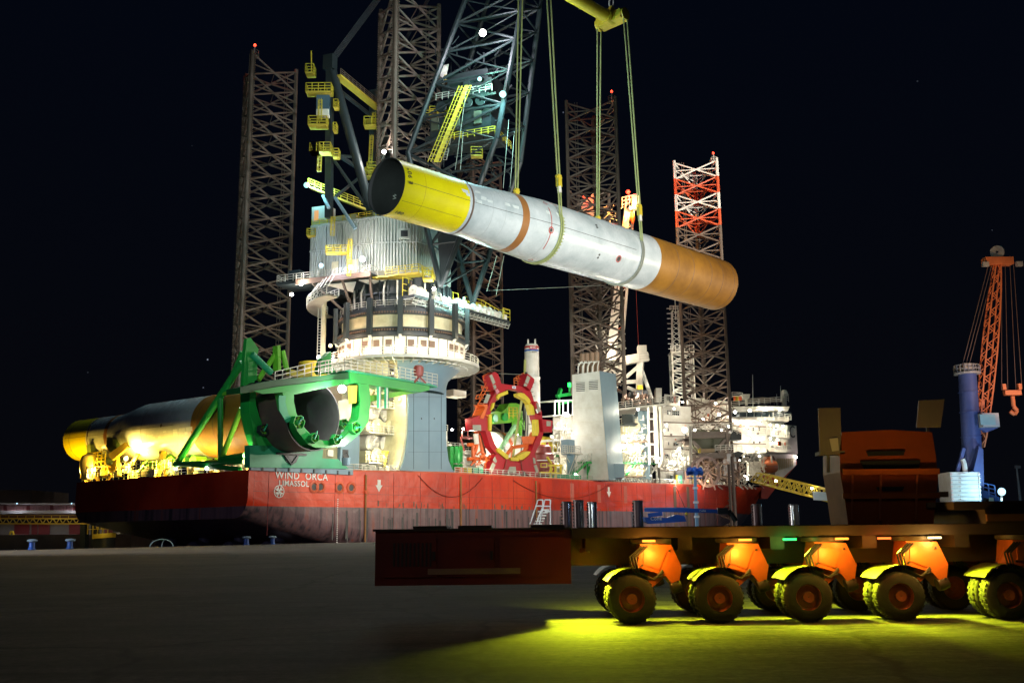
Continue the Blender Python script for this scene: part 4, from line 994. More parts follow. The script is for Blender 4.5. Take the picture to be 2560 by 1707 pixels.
for x0 in (400, 422, 500, 520, 545): CG.part('curved_rib', MB().path([U(x0, 1165, s=-30), U(x0-3, 1150, s=-30), U(x0+6, 1140, s=-30), U(x0+16, 1128, s=-30)][::-1], .5), M_lime)
q = MB().rail([U(x, 1178-(x-300)*.06, s=-36.8) for x in (300, 330, 360, 400, 440)], 1.5, .06, 1.0); CG.part('cradle_railing', q, M_rail)
random.seed(21); q = MB()
for i in range(90):
    p = W(-35+random.uniform(-1, 6), random.uniform(-2, 36), 10.9); q.box(p+Z3*random.uniform(.2, 1.6), F3*random.uniform(.1, .6), P3*random.uniform(.1, .9), Z3*random.uniform(.1, .8))
CG.part('deck_gear', q, M_white, kind='stuff')
q = MB().rail([U(200, 1196, s=-36.9)+Z3*0, U(250, 1190, s=-36.9)], 1.7, .09, 1.1, 2)
CG.part('stern_rail', q, M_rail)
CG.part('lower_pod', MB().lathe(U(222, 1172, s=-36), [(1.0, -1.8), (1.5, -.2), (1.55, 1.4), (1.2, 2.3), (.4, 2.7), (.01, 2.8)], 20), mat('pod_cream', (.66, .56, .2), .4), sm=True)
CG.part('pod_stand', MB().tube(U(220, 1198, s=-36), U(220, 1178, s=-36), .8, 10), M_yelw)
CG.part('crane_deck', MB().prism([U(205, 1168, s=-36), U(262, 1166, s=-36), U(262, 1163, s=-36), U(205, 1165, s=-36)], F3*4), M_yelw)
CG.part('deck_railing', MB().rail([U(216, 1163, s=-36), U(262, 1160, s=-36)], 2.2, .08, 1.2, 4), M_raily)
for pos, m_, colr, pw, r_ in (((315, 1146), M_lensy, (1, .62, .12), 15000, .55), ((222, 1190), M_lensy, (1, .62, .2), 4000, .5), ((612, 1154), M_lensy, (1, .78, .4), 4200, .5), ((517, 1170), M_lens, (1, .95, .85), 1800, .35), ((440, 1172), M_lens, (.8, 1, .9), 900, .2), ((420, 1168), M_lensg, (.4, 1, .4), 500, .15)):
    CG.lamp(U(*pos, s=-36.9), m_, colr, pw*.6, r_*.75, tuple(F3*.9+Z3*.9))
light('POINT', W(-35.6, 30, 12.4), (1, .60, .06), 4500, .5); light('POINT', W(-35.4, 18, 12.4), (1, .60, .06), 5000, .5); light('POINT', W(-35, 8, 12.0), (1, .62, .12), 4200, .5); light('POINT', W(-29, 1, 11.8), (1, .6, .12), 3000, .5)  # bare fill lights added at the stern pile, no lamp bodies
for t_, p_ in ((50, 4200), (44, 4200), (37, 3200), (26, 3600), (15, 3600), (6, 2600)): light('POINT', W(-36.5, t_, 12.5), (1, .60, .07), p_, .4)  # more added fill, turns the aft side of the pile golden
# ---- green gripper frame
GF = Thing('pile_gripper', 'bright green steel gripper frame holding the stern monopile', 'gripper frame', W(-30, -6, 11))
g = lambda pts, t: zp(pts, 2.704, 120, 820, t=t)
# frame A: tall post, arm and lower limb
GF.part('tall_post', MB().prism(g([(1325, 75), (1350, 68), (1405, 145), (1395, 190), (1395, 350), (1300, 400), (1310, 200)], -5.0), -P3*.7), M_green)
GF.part('post_face', MB().prism(g([(1345, 195), (1397, 200), (1392, 368), (1345, 372)], -5.75), -P3*.12), M_green)
fo = [(1300, 395), (1420, 375), (1560, 355), (1570, 420), (1560, 640), (1500, 760), (1400, 840), (1372, 835), (1330, 720), (1300, 580)]
fi = [(1345, 432), (1400, 432), (1500, 415), (1510, 440), (1505, 600), (1470, 690), (1420, 700), (1395, 680), (1365, 600), (1342, 520)]
GF.part('rear_ring', MB().frame(g(fo, -4.6), g(fi, -4.6), -P3*2.2), M_green)
fo = [(1520, 420), (1700, 390), (1900, 345), (2110, 345), (2125, 500), (2110, 640), (2050, 720), (1950, 800), (1850, 815), (1750, 812), (1700, 790), (1610, 680), (1555, 560), (1540, 480)]
fi = [(1607, 458), (1720, 433), (1900, 395), (2040, 378), (2055, 500), (2045, 610), (2000, 690), (1935, 755), (1860, 768), (1775, 760), (1730, 735), (1660, 660), (1622, 580), (1605, 500)]
GF.part('front_ring', MB().frame(g(fo, -10.6), g(fi, -10.6), -P3*1.9), M_green)
rb = g([(1607, 458), (1720, 433), (1900, 395)], -10.5)
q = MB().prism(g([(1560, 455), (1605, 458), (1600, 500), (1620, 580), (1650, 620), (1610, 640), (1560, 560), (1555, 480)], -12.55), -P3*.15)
GF.part('lit_cheek', q, M_teal)  # plate in another green, the limb's lit face put into colour
GF.part('top_beam', MB().prism(g([(1300, 400), (1530, 350), (1950, 310), (2040, 300), (2040, 345), (1900, 350), (1700, 395), (1300, 440)], -12.6), P3*3.2), mat('shaded_green', (.006, .075, .022), .5))  # green paint darkened for this beam, shade put into the colour
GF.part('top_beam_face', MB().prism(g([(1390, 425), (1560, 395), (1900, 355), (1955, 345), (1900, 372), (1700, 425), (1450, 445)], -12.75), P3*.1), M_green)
h = lambda pts, t: zp(pts, 3.266, 800, 820, t=t)
GF.part('access_arm', MB().prism(h([(240, 358), (250, 440), (830, 522), (895, 505), (895, 455), (560, 400)], -12.8), P3*3.5), M_green)
GF.part('arm_walkway', MB().prism(h([(240, 352), (900, 470), (958, 485), (958, 478), (900, 455), (240, 340)], -13.2), P3*4.4), M_teal)
GF.part('arm_brace', MB().prism(h([(340, 560), (340, 615), (740, 535), (830, 525), (740, 505)], -11.0), P3*1.2), M_lime)
GF.part('arm_railing', MB().rail(h([(0, 390), (200, 350), (560, 405), (958, 480)], -13.1), 2.1, .06, 1.25, 4), M_rail)
GF.part('top_railing', MB().rail(zp([(340, 170), (700, 80), (1030, 20)], 3.92, 600, 920, t=-12.4), 2.0, .06, 1.3, 3), M_rail)
for x in (482, 543): GF.part('hanging_leg', MB().bar(*h([(x, 455), (x, 655)], -12.0), .55), M_teal)
for x in (489, 549): GF.part('leg_rail', MB().bar(*h([(x, 455), (x, 655)], -12.4), .18), M_rail)
# horn brackets
k2 = lambda pts, t: zp(pts, 2.8, 560, 480, t=t)
GF.part('horn_plate', MB().prism(k2([(690, 1165), (750, 1115), (748, 1200), (790, 1265), (680, 1275), (665, 1250)], -9.5), P3*1.2), M_green)
GF.part('horn_plate', MB().prism(k2([(375, 1075), (395, 1070), (400, 1245), (378, 1250)], -6), P3*1.2), M_lime)
GF.part('horn_strut', MB().tube(*k2([(380, 1105), (240, 1315)], -5), .42, 8), M_lime, sm=True)
GF.part('horn_strut', MB().tube(*k2([(408, 1110), (440, 1245)], -5), .42, 8), M_lime, sm=True)
GF.part('horn_strut', MB().tube(*k2([(195, 1135), (330, 1265)], -6), .5, 12), M_teal, sm=True)
GF.part('yellow_hopper', MB().lathe(U(783, 940, t=6), [(2.1, -1.6), (2.6, 2.1), (2.5, 2.3), (.01, 2.3)], 24), M_yel, sm=True)
GF.part('hopper_beam', MB().bar(*k2([(450, 1262), (600, 1295)], -4), .9), M_yelw)
# struts on the stern
S_ = lambda a, b2, s=-36.6: (U(*a, s=s), U(*b2, s=s))
for (a, b2, r_, m_) in (((440, 1161), (606, 905), .55, M_green), ((551, 988), (551, 1146), .42, M_green), ((556, 1142), (604, 1020), .42, M_lime), ((551, 986), (606, 974), .32, M_lime), ((438, 1161), (612, 1152), .45, M_green), ((550, 1147), (612, 1138), .45, M_green), ((480, 1162), (600, 1172), .35, M_green), ((566, 975), (606, 880), .4, M_green)):
    GF.part('stern_strut', MB().tube(*S_(a, b2), r_, 10), m_, sm=True)
# base box on the hull side
bx_ = g([(1365, 790), (1700, 800), (1860, 820), (1855, 880), (1960, 885), (2035, 950), (1365, 940)], TS-.6)
GF.part('base_box', MB().prism(bx_, P3*1.3), M_teal)
GF.part('base_recess', MB().prism(g([(1590, 850), (1700, 855), (1680, 905), (1645, 928), (1610, 900)], TS-.72), P3*.1), M_black)
GF.part('recess_truss', MB().bar(*g([(1600, 860), (1645, 920)], TS-.85), .15).bar(*g([(1690, 860), (1645, 920)], TS-.85), .15).bar(*g([(1545, 845), (1745, 856)], TS-.85), .3), M_dark)
# rollers and brackets on the rings
def roller(cx, cy, rot, t=-12.7, sc_=1.0, m=M_green):
    c = U(120+cx/2.704, 820+cy/2.704, t=t); hexo = []; hexi = []
    for i in range(6):
        a = R(i*60+rot); d = F3*math.cos(a)+Z3*math.sin(a); hexo.append(c+d*.98*sc_); hexi.append(c+d*.86*sc_)
    GF.part('roller_bracket', MB().frame(hexo, hexi, -P3*.9), m)
    q = MB()
    for i in range(6): q.bar(c-P3*.4, hexi[i]-P3*.4, .1, .35)
    GF.part('bracket_rib', q, M_lime, kind='stuff')
    GF.part('bracket_plate', MB().prism(hexi, -P3*.15), M_dark)
    GF.part('roller', MB().lathe(c-P3*.15, [(.001, .6), (.30*sc_, .58), (.40*sc_, .35), (.40*sc_, 0)], 14, axis=-P3), m, sm=True)
    d = F3*math.cos(R(rot+40))+Z3*math.sin(R(rot+40)); GF.part('cylinder_rod', MB().tube(c-P3*.8-d*.2, c-P3*.8+d*1.1, .14, 8), M_teal)
for cx, cy, rot, s_ in ((1672, 640, 10, 1.15), (1780, 745, 30, .8), (1930, 755, -10, .85), (2060, 675, -30, 1.1), (1440, 690, 20, .9), (1560, 770, 0, .7), (1985, 650, -40, .9)): roller(cx, cy, rot, -12.7 if cx > 1600 and cx != 1985 else -7.2, s_, M_green if cx > 1600 else M_dark)
q = MB().lathe(U(865, 1163, t=-13), [(.001, 0), (.55, 0), (.68, 1.1)], 12); 
GF.part('hanging_bucket', q, M_bluegrey)
GF.part('bucket_line', MB().path([U(862, 1155, t=-13), U(858, 1140, t=-13), U(866, 1130, t=-13), U(872, 1140, t=-13), U(869, 1155, t=-13)], .06, 5), M_black)
GF.part('grey_side_box', MB().shipbox(-19, -15, -5.5, 3, 11, 18.5), M_bluegrey)
GF.part('olive_side_box', MB().shipbox(-23, -19.2, -5.0, 3, 11, 15), mat('side_olive', (.26, .24, .13), .5))
GF.part('box_window', MB().shipbox(-18.6, -17.4, -5.56, -5.45, 13.2, 14.6), M_black)
GF.part('white_locker', MB().shipbox(-21.5, -20.4, -5.4, -5.0, 13.4, 14.4), M_white)
GF.part('pale_panel', MB().prism(zp([(965, 320), (1090, 300), (1110, 400), (1060, 520), (965, 560)], 3.92, 600, 920, t=-2), P3*.4), M_white)
GF.lamp(U(855, 972, t=-14.2), M_lens, (1, .95, .86), 8000, .6, tuple(-P3*1.3-Z3*.9-F3*.5))
GF.part('lamp_housing', MB().prism(zp([(1090, 170), (1150, 170), (1140, 340), (1100, 345)], 3.92, 600, 920, t=-12.8), P3*.8), M_yelw)
light('POINT', W(-22, -16, 15), (1, .95, .85), 4500, .4); light('POINT', W(-14, -9.5, 20.8), (.9, 1, .6), 1600, .4)
# instrument on tripod standing on the access arm
ip = h([(805, 350)], -13)[0]; fpz = h([(805, 450)], -13)[0]
T = Thing('survey_instrument', 'dark maroon instrument on a three-legged stand on the green arm', 'instrument', fpz)
T.part('head', MB().lathe(ip, [(.01, -.9), (.7, -.9), (.85, -.2), (.85, .6), (.6, .9), (.01, .9)], 14), M_maroon, sm=True)
for a in (0, 120, 240): T.part('leg', MB().bar(ip-Z3*.8, fpz+Vector((math.cos(R(a))*1.2, math.sin(R(a))*1.2, 0)), .28), M_maroon)
# ================================================================== RED GRIPPER RING
RG = Thing('gripper_ring', 'upright dark red eight-armed gripper ring with yellow inner pads', 'gripper ring', W(28, -3, 11.6))
r5 = lambda pts, t=-3.6: zp(pts, 5.057, 1140, 900, t=t)
OUT = [(560, 295), (720, 318), (890, 335), (950, 400), (1000, 560), (1085, 680), (1110, 900), (1080, 1010), (1000, 1180), (950, 1300), (640, 1300), (510, 1190), (430, 1090), (370, 890), (360, 700), (425, 540), (500, 390)]
INN = [(640, 372), (720, 372), (830, 395), (905, 470), (960, 600), (1000, 740), (1040, 880), (1020, 980), (960, 1130), (890, 1240), (690, 1250), (560, 1160), (490, 1060), (425, 880), (425, 720), (470, 570), (560, 430)]
RG.part('ring', MB().frame(r5(OUT), r5(INN), P3*1.3), M_red)
def edge(pts, t=-3.75, w=.18):
    q = MB(); p = r5(pts, t)
    for a, b2 in zip(p, p[1:]): q.bar(a, b2, w, w)
    return q
ARMS = [[(415, 190), (490, 148), (532, 175), (575, 295), (500, 385), (470, 370)], [(905, 170), (992, 240), (988, 275), (945, 385), (890, 335), (855, 320)],
        [(1085, 745), (1222, 765), (1215, 912), (1105, 905)], [(945, 1190), (1002, 1195), (1052, 1410), (1005, 1482), (950, 1482), (840, 1390), (820, 1295)],
        [(500, 1190), (640, 1275), (610, 1400), (545, 1482), (465, 1462), (408, 1395), (500, 1240)], [(600, 1385), (640, 1290), (840, 1290), (845, 1440), (600, 1430)],
        [(205, 735), (290, 700), (375, 690), (385, 895), (215, 885)], [(1000, 520), (1025, 520), (1082, 650), (1085, 690), (1040, 660), (1000, 590)]]
for a_ in ARMS: RG.part('arm', MB().prism(r5(a_, -4.4), P3*1.8), M_red)
M_pad = mat('pad_grey', (.34, .33, .26), .6)
for a_ in ([(425, 195), (455, 180), (500, 285), (470, 310)], [(470, 320), (500, 310), (512, 350), (490, 375)], [(395, 425), (440, 440), (395, 545), (350, 540)], [(215, 820), (315, 818), (320, 890), (218, 888)],
           [(905, 195), (940, 220), (910, 300), (875, 280)], [(868, 290), (905, 310), (890, 335), (858, 325)], [(1148, 768), (1200, 772), (1198, 835), (1148, 832)], [(1018, 540), (1045, 560), (1075, 650), (1045, 655)],
           [(975, 1230), (1000, 1240), (1012, 1305), (985, 1310)], [(985, 1330), (1020, 1320), (1045, 1400), (1020, 1430)], [(495, 1215), (518, 1280), (500, 1300), (468, 1265)], [(465, 1290), (500, 1320), (462, 1420), (425, 1385)], [(680, 1345), (755, 1345), (765, 1430), (650, 1425)]):
    RG.part('arm_pad', MB().prism(r5(a_, -4.55), P3*.12), M_pad)
for a_ in ([(320, 930), (355, 960), (385, 1190), (360, 1205), (335, 1120)], [(430, 1205), (470, 1215), (430, 1280), (380, 1230)]): RG.part('arm_pad', MB().prism(r5(a_, -1.2), P3*.2), M_brown)
for a_ in ([(520, 470), (535, 430), (655, 385), (660, 425), (560, 465), (535, 500)], [(775, 425), (810, 410), (860, 420), (930, 490), (945, 530), (925, 560), (870, 500), (780, 455)], [(915, 560), (950, 550), (985, 590), (998, 690), (950, 690), (935, 620)],
           [(1005, 750), (1042, 755), (1050, 900), (1035, 955), (1008, 955)], [(520, 1120), (545, 1110), (660, 1200), (670, 1245), (640, 1250), (535, 1160)], [(690, 1230), (790, 1225), (800, 1275), (700, 1270)], [(770, 1210), (900, 1150), (945, 1155), (900, 1230), (815, 1265)],
           [(420, 690), (455, 680), (455, 800), (448, 900), (425, 890)], [(468, 545), (492, 535), (480, 600), (445, 640)]):
    RG.part('inner_pad', MB().prism(r5(a_, -4.0), P3*1.0), M_yel)
RG.part('pink_plate', MB().prism(r5([(498, 380), (525, 362), (552, 400), (520, 430)], -4.6), P3*.15), mat('pink_plate', (.62, .22, .26), .5))
RG.part('small_sign', MB().prism(r5([(714, 328), (757, 328), (757, 362), (714, 358)], -3.8), P3*.1), M_print)
RG.part('sign_band', MB().prism(r5([(722, 338), (750, 338), (750, 352), (722, 350)], -3.85), P3*.04), M_blue)
RG.part('small_sign', MB().prism(r5([(1008, 622), (1025, 618), (1042, 665), (1028, 675)], -4.6), P3*.1), M_print)
RG.part('orange_cheek', MB().prism(r5([(320, 560), (400, 560), (400, 600), (350, 740), (305, 735), (370, 600)], -4.6), P3*2), M_orange)
RG.part('orange_cheek', MB().prism(r5([(360, 690), (380, 700), (415, 720), (415, 710), (395, 690)], -4.5), P3*1), M_orange)
for pts in ([(640, 1200), (705, 1105), (900, 1075)], [(750, 1240), (850, 1180), (960, 920)], [(760, 1215), (930, 1100)], [(905, 1060), (1010, 1060), (1020, 965)]): RG.part('hydraulic_pipe', MB().path(r5(pts, -2.2), .35, 8), M_orange if pts[0][0] != 905 else M_red, sm=True)
for pts in ([(900, 960), (960, 960), (1040, 965), (1010, 1060), (920, 1060)],): RG.part('orange_box', MB().prism(r5(pts, -3.2), P3*1.5), M_orange)
q = edge([(500, 1290), (600, 1310), (640, 1290)]); q.bar(*r5([(640, 1260), (605, 1400)], -4.6), .2).bar(*r5([(820, 1260), (840, 1400)], -4.6), .2); RG.part('weld_rib', q, M_maroon)
# scaffold on the left of the ring
sf = MB()
P = [(345, 195, 430, 160), (345, 195, 470, 350), (350, 260, 440, 230), (375, 340, 460, 310), (320, 330, 500, 390), (265, 440, 380, 430), (245, 490, 360, 480), (265, 440, 245, 490), (275, 550, 380, 540), (205, 720, 300, 730), (220, 700, 330, 440), (205, 720, 275, 550), (250, 725, 360, 540), (275, 725, 380, 470), (230, 640, 310, 630), (240, 600, 330, 590), (285, 490, 420, 200), (300, 530, 455, 250), (345, 195, 350, 260), (390, 175, 395, 250), (320, 330, 340, 390), (340, 390, 460, 390), (400, 350, 400, 300), (215, 680, 320, 670)]
for x0, y0, x1, y1 in P:
    for t_ in (-3.2, -1.6): sf.bar(*r5([(x0, y0), (x1, y1)], t_), .12)
RG.part('scaffold', sf, M_orange, kind='stuff')
sf = MB(); random.seed(4)
for pts in ([(150, 1070), (270, 1065)], [(210, 1070), (225, 1300)], [(270, 920), (265, 1080), (235, 1180)], [(290, 950), (350, 1230)], [(240, 900), (370, 905)], [(150, 1250), (450, 1240)], [(330, 900), (420, 1120)]):
    sf.path(r5(pts, -1.5), .35, 8)
RG.part('orange_pipework', sf, M_orange, sm=True)
sf = MB()
for i in range(46):
    x, y = random.uniform(180, 470), random.uniform(1190, 1440); dx, dy = random.choice([(70, -6), (0, 60), (60, -50), (40, 40)]); sf.bar(*r5([(x, y), (x+dx, min(1445, y+dy))], random.uniform(-4, -1)), random.uniform(.1, .3))
RG.part('orange_framework', sf, M_orange, kind='stuff')
RG.part('sensor_post', MB().tube(*r5([(250, 930), (262, 1060)], -2.5), .5, 10), M_white)
RG.part('line', MB().tube(*r5([(540, 170), (900, 185)], -3), .05, 5), M_wire)
RG.part('ring_railing', MB().rail(r5([(735, 320), (830, 330)], -3), 1.5, .05, .9).rail(r5([(760, 265), (860, 215)], -2.5), .9, .05, .8), M_orange)
light('POINT', W(18, -6.5, 14), (1, .9, .7), 900, .3); light('POINT', W(24, 4, 19), (1, .95, .8), 2600, .3); light('POINT', W(14, -1.5, 22), (1, .85, .6), 1300, .3)
# ================================================================== MIDSHIP THINGS
HM = Thing('pile_hammer', 'tall white upright pile hammer cylinder with red and blue stripes', 'pile hammer', W(49.4, 8, 11.6))
hx = U(1331, 1000, t=8); hc = Vector((hx.x, hx.y, 0)); sN = .086
zz = lambda py: U(1331, py, t=8).z
HM.part('upper_barrel', MB().lathe(hc, [(1.5, zz(945)), (1.62, zz(940)), (1.62, zz(868)), (1.35, zz(862)), (.01, zz(862))], 28), M_white, sm=True)
HM.part('lower_barrel', MB().lathe(hc, [(1.75, zz(1140)), (1.75, zz(960)), (1.65, zz(952)), (1.82, zz(948)), (1.82, zz(943)), (1.6, zz(942))], 28), M_white, sm=True)
fd = (Vector((0, 0, 0))-Vector((hc.x, hc.y, 0))).normalized(); rt = Z3.cross(fd)*1
for k in (-.8, .8): HM.part('lifting_ear', MB().lathe(hc+rt*k+Z3*zz(857)-rt*.15, [(.01, 0), (.85, 0), (.85, .35), (.01, .35)], 14, axis=rt), M_white)
HM.part('red_stripe', MB().lathe(hc, [(1.64, zz(872)), (1.64, zz(867.5))], 28), mat('stripe_red', (.5, .03, .02), .5)); HM.part('blue_stripe', MB().lathe(hc, [(1.64, zz(880)), (1.64, zz(876))], 28), M_blue)
cp = hc+fd*1.72+rt*.35; HM.part('badge', MB().box(cp+Z3*zz(872), rt*.85, fd*.06, Z3*.42), mat('stripe_red', (.5, .03, .02), .5))
text(HM, 'IHC', cp+fd*.1+Z3*(zz(872)-.28), rt, Z3, .75, M_print, align='CENTER', ext=.01, bold=.02); text(HM, 'S-4000', cp+fd*.02+Z3*(zz(883)-.2), rt, Z3, .55, M_printk, align='CENTER', ext=.01)
q = MB()
for i in range(17): z = zz(1130)+i*1.02; q.box(hc+fd*1.77+rt*-.2+Z3*z, rt*(.45 if i % 3 else .8), fd*.03, Z3*.05)
HM.part('depth_mark', q, M_printk, kind='stuff')
for k, n_ in enumerate(('14', '13', '12', '11')): text(HM, n_, hc+fd*1.8+rt*-.9+Z3*(zz(942)-1.2-k*3.3), rt, Z3, .7, M_printk, ext=.01)
HM.part('hose_bundle', MB().path([U(1313, 900, t=6), U(1311, 960, t=5), U(1296, 1050, t=4), U(1281, 1150, t=3)], .28, 6), mat('hose_olive', (.45, .46, .15), .5))
q = MB()
for o in (8, 14, 20): q.path([U(1313+o*.2, 930, t=5), U(1300+o, 1060, t=4), U(1290+o*1.2, 1170, t=3)], .12, 5)
HM.part('hose', q, M_black)
light('POINT', hc+fd*7+rt*4+Z3*22, (1, .95, .85), 2600, .4)
# green and white gear behind the ring
GB = Thing('pile_guide', 'bright green curved pile guide seen through the red ring', 'pile guide', U(1240, 1180, t=12))
GB.part('guide_jaw', MB().prism(r5([(440, 660), (520, 640), (570, 660), (630, 620), (680, 545), (760, 545), (810, 560), (800, 640), (760, 740), (690, 790), (500, 805), (440, 790)], 12), P3*3), M_lime)
GB.part('guide_post', MB().bar(*r5([(770, 640), (790, 1270)], 13), 2.0, 2.0), M_lime)
GB.part('guide_brace', MB().tube(*r5([(745, 830), (560, 1120)], 10), .55, 8), mat('pale_green', (.3, .6, .32), .4), sm=True)
GB.part('guide_brace', MB().tube(*r5([(800, 740), (905, 880)], 12), .7, 8), M_lime, sm=True)
GB.part('guide_roller', MB().lathe(r5([(480, 735)], 11.8)[0], [(.01, .5), (.9, .5), (.9, 0)], 16, axis=-P3).lathe(r5([(610, 720)], 11.8)[0], [(.01, .5), (.9, .5), (.9, 0)], 16, axis=-P3), M_green, sm=True)
GB.part('guide_railing', MB().rail(r5([(670, 735), (775, 735)], 11), 2.4, .08, 1.0, 4), M_yel)
TW = Thing('deck_tube', 'white and orange ringed tube lying on deck inside the red ring', 'tube', U(1250, 1180, t=15))
ta, tb = U(1222, 1130, t=14), U(1282, 1150, t=14); dd_ = (tb-ta).normalized()
TW.part('tube_shell', MB().lathe(ta, [(4.6, 0), (4.6, 9)], 40, axis=F3*.9-Z3*.0), M_white, sm=True); TW.part('tube_ring', MB().lathe(ta+F3*2, [(4.65, 0), (4.65, 1.2)], 40, axis=F3), M_orange, sm=True)
TW.part('tube_ring', MB().lathe(ta+F3*6, [(4.63, 0), (4.8, .1), (4.63, .2)], 40, axis=F3), M_white, sm=True); TW.part('tube_end', MB().lathe(ta, [(.01, .2), (4.5, .2)], 40, axis=F3), M_white)
MD = Thing('maroon_drum', 'dark maroon stepped drum with a boxed label beside the red ring', 'drum', U(1358, 1185, t=2))
dc = U(1360, 1180, t=2); dz = lambda y: U(1360, y, t=2).z; dc = Vector((dc.x, dc.y, 0))
MD.part('drum_body', MB().lathe(dc, [(2.3, dz(1190)), (2.35, dz(1182)), (2.35, dz(1158)), (2.1, dz(1155)), (2.2, dz(1150)), (2.2, dz(1137)), (1.75, dz(1132)), (1.6, dz(1117)), (1.0, dz(1112)), (.01, dz(1112))], 28), M_maroon, sm=True)
MD.part('drum_band', MB().lathe(dc, [(2.38, dz(1153)), (2.38, dz(1151))], 28), M_print)
f_ = (Vector((0, 0, 0))-dc).normalized(); r_ = Z3.cross(f_)
MD.part('label_frame', MB().frame([dc+f_*2.42+r_*a+Z3*(dz(1164)+b2) for a, b2 in ((-.7, -.45), (.7, -.45), (.7, .45), (-.7, .45))], [dc+f_*2.42+r_*a+Z3*(dz(1164)+b2) for a, b2 in ((-.55, -.3), (.55, -.3), (.55, .3), (-.55, .3))], f_*.05), M_yel)
for o in (-.8, .7): MD.part('top_bolt', MB().tube(dc+r_*o*1.2+Z3*dz(1113), dc+r_*o*1.2+Z3*dz(1106), .3, 8), M_maroon)
YT = Thing('yellow_tank', 'rounded yellow tank behind the maroon drum', 'tank', U(1360, 1130, t=8)); tc_ = U(1368, 1112, t=9)
YT.part('tank_shell', MB().lathe(tc_, [(.01, -3), (1.4, -2.8), (1.9, -2), (1.9, 2), (1.4, 2.8), (.01, 3)], 20, axis=F3), M_yel, sm=True)
YT.part('tank_cradle', MB().box(tc_-Z3*2.2, F3*2.5, P3*1.5, Z3*.5).box(tc_-Z3*5, F3*.3, P3*1.5, Z3*3), M_green)
YF = Thing('yellow_stand', 'yellow work stand with legs on the deck beside the maroon drum', 'stand', U(1385, 1196, t=-4))
q = MB()
for x0, y0, x1, y1 in ((1372, 1163, 1405, 1163), (1377, 1163, 1377, 1197), (1389, 1163, 1389, 1197), (1402, 1165, 1402, 1197), (1350, 1181, 1400, 1183), (1368, 1143, 1378, 1158), (1380, 1170, 1372, 1186)): YF.part('stand_bar', MB().bar(U(x0, y0, t=-4.5), U(x1, y1, t=-4.5), .4), M_yel)
# small blue-grey column with a basket
SM = Thing('small_column_crane', 'blue-grey column with a railed basket left of the exhaust tower', 'crane', U(1427, 1195, t=-3))
SM.part('column', MB().bar(U(1427, 1198, t=-3), U(1427, 1135, t=-3), 1.5), M_bluegrey); SM.part('column_top', MB().box(U(1420, 1118, t=-3), F3*1.1, P3*1, Z3*1.6), M_bluegrey)
SM.part('basket_floor', MB().box(U(1430, 1134, t=-3.2), F3*2.4, P3*1.2, Z3*.12), M_rail); SM.part('basket_railing', MB().rail([U(1407, 1133, t=-4.2), U(1451, 1135, t=-4.2)], 1.7, .07, .8, 4), M_rail)
for x0, y0, x1, y1 in ((1412, 1137, 1424, 1155), (1445, 1137, 1426, 1190), (1440, 1137, 1420, 1190), (1416, 1137, 1418, 1185)): SM.part('basket_strut', MB().bar(U(x0, y0, t=-4), U(x1, y1, t=-4), .16), M_rail)
# white railed cage structure with a green hoist
CT = Thing('access_tower', 'white caged access tower with green hoist, left of the exhaust tower', 'tower', U(1410, 1190, t=8))
for y in (1000, 1037, 1072, 1100, 1130): CT.part('tower_floor', MB().prism([U(1384, y+(0 if y != 1100 else -3), t=5), U(1440, y-2, t=5), U(1440, y+1, t=5), U(1384, y+3, t=5)], P3*4), M_white)
for x in (1387, 1398, 1408, 1420, 1432): CT.part('tower_post', MB().bar(U(x, 1038, t=5), U(x, 1001, t=5), .28), M_white); CT.part('tower_post', MB().bar(U(x-4, 1130, t=6), U(x-3, 1068, t=6), .22), M_white)
CT.part('tower_core', MB().prism([U(1400, 1190, t=9.5), U(1440, 1190, t=9.5), U(1440, 1040, t=9.5), U(1400, 1040, t=9.5)], P3*2), M_white)
CT.part('tower_bay', MB().prism([U(1380, 1190, t=10), U(1410, 1190, t=10), U(1410, 1085, t=10), U(1392, 1085, t=10)], P3*2), M_white)
CT.part('green_hoist', MB().bar(U(1392, 990, t=6), U(1432, 984, t=6), .7).bar(U(1397, 990, t=6), U(1398, 1040, t=6), .5).bar(U(1424, 984, t=6), U(1424, 962, t=6), .4).bar(U(1396, 990, t=6), U(1402, 972, t=6), .7).bar(U(1398, 1010, t=6), U(1432, 1002, t=6), .4), M_green)
CT.part('hoist_lamp', MB().box(U(1424, 962, t=6), F3*.3, P3*.3, Z3*.5), M_lensg)
random.seed(9); q = MB()
for i in range(80):
    a = U(random.uniform(1378, 1440), random.uniform(1060, 1180), t=random.uniform(3, 8)); q.bar(a, a+random.choice([F3*1.3, Z3*1.2, P3, (F3+Z3)*.7, (F3-Z3)*.7]), random.uniform(.08, .25))
CT.part('pipework', q, M_white, kind='stuff')
CT.lamp(U(1416, 1036, t=3), M_lens, (1, .96, .95), 8000, .55, tuple(-P3*1.2)); CT.lamp(U(1395, 1160, t=3), M_lensy, (1, .9, .65), 1500, .25, tuple(-P3*.8))
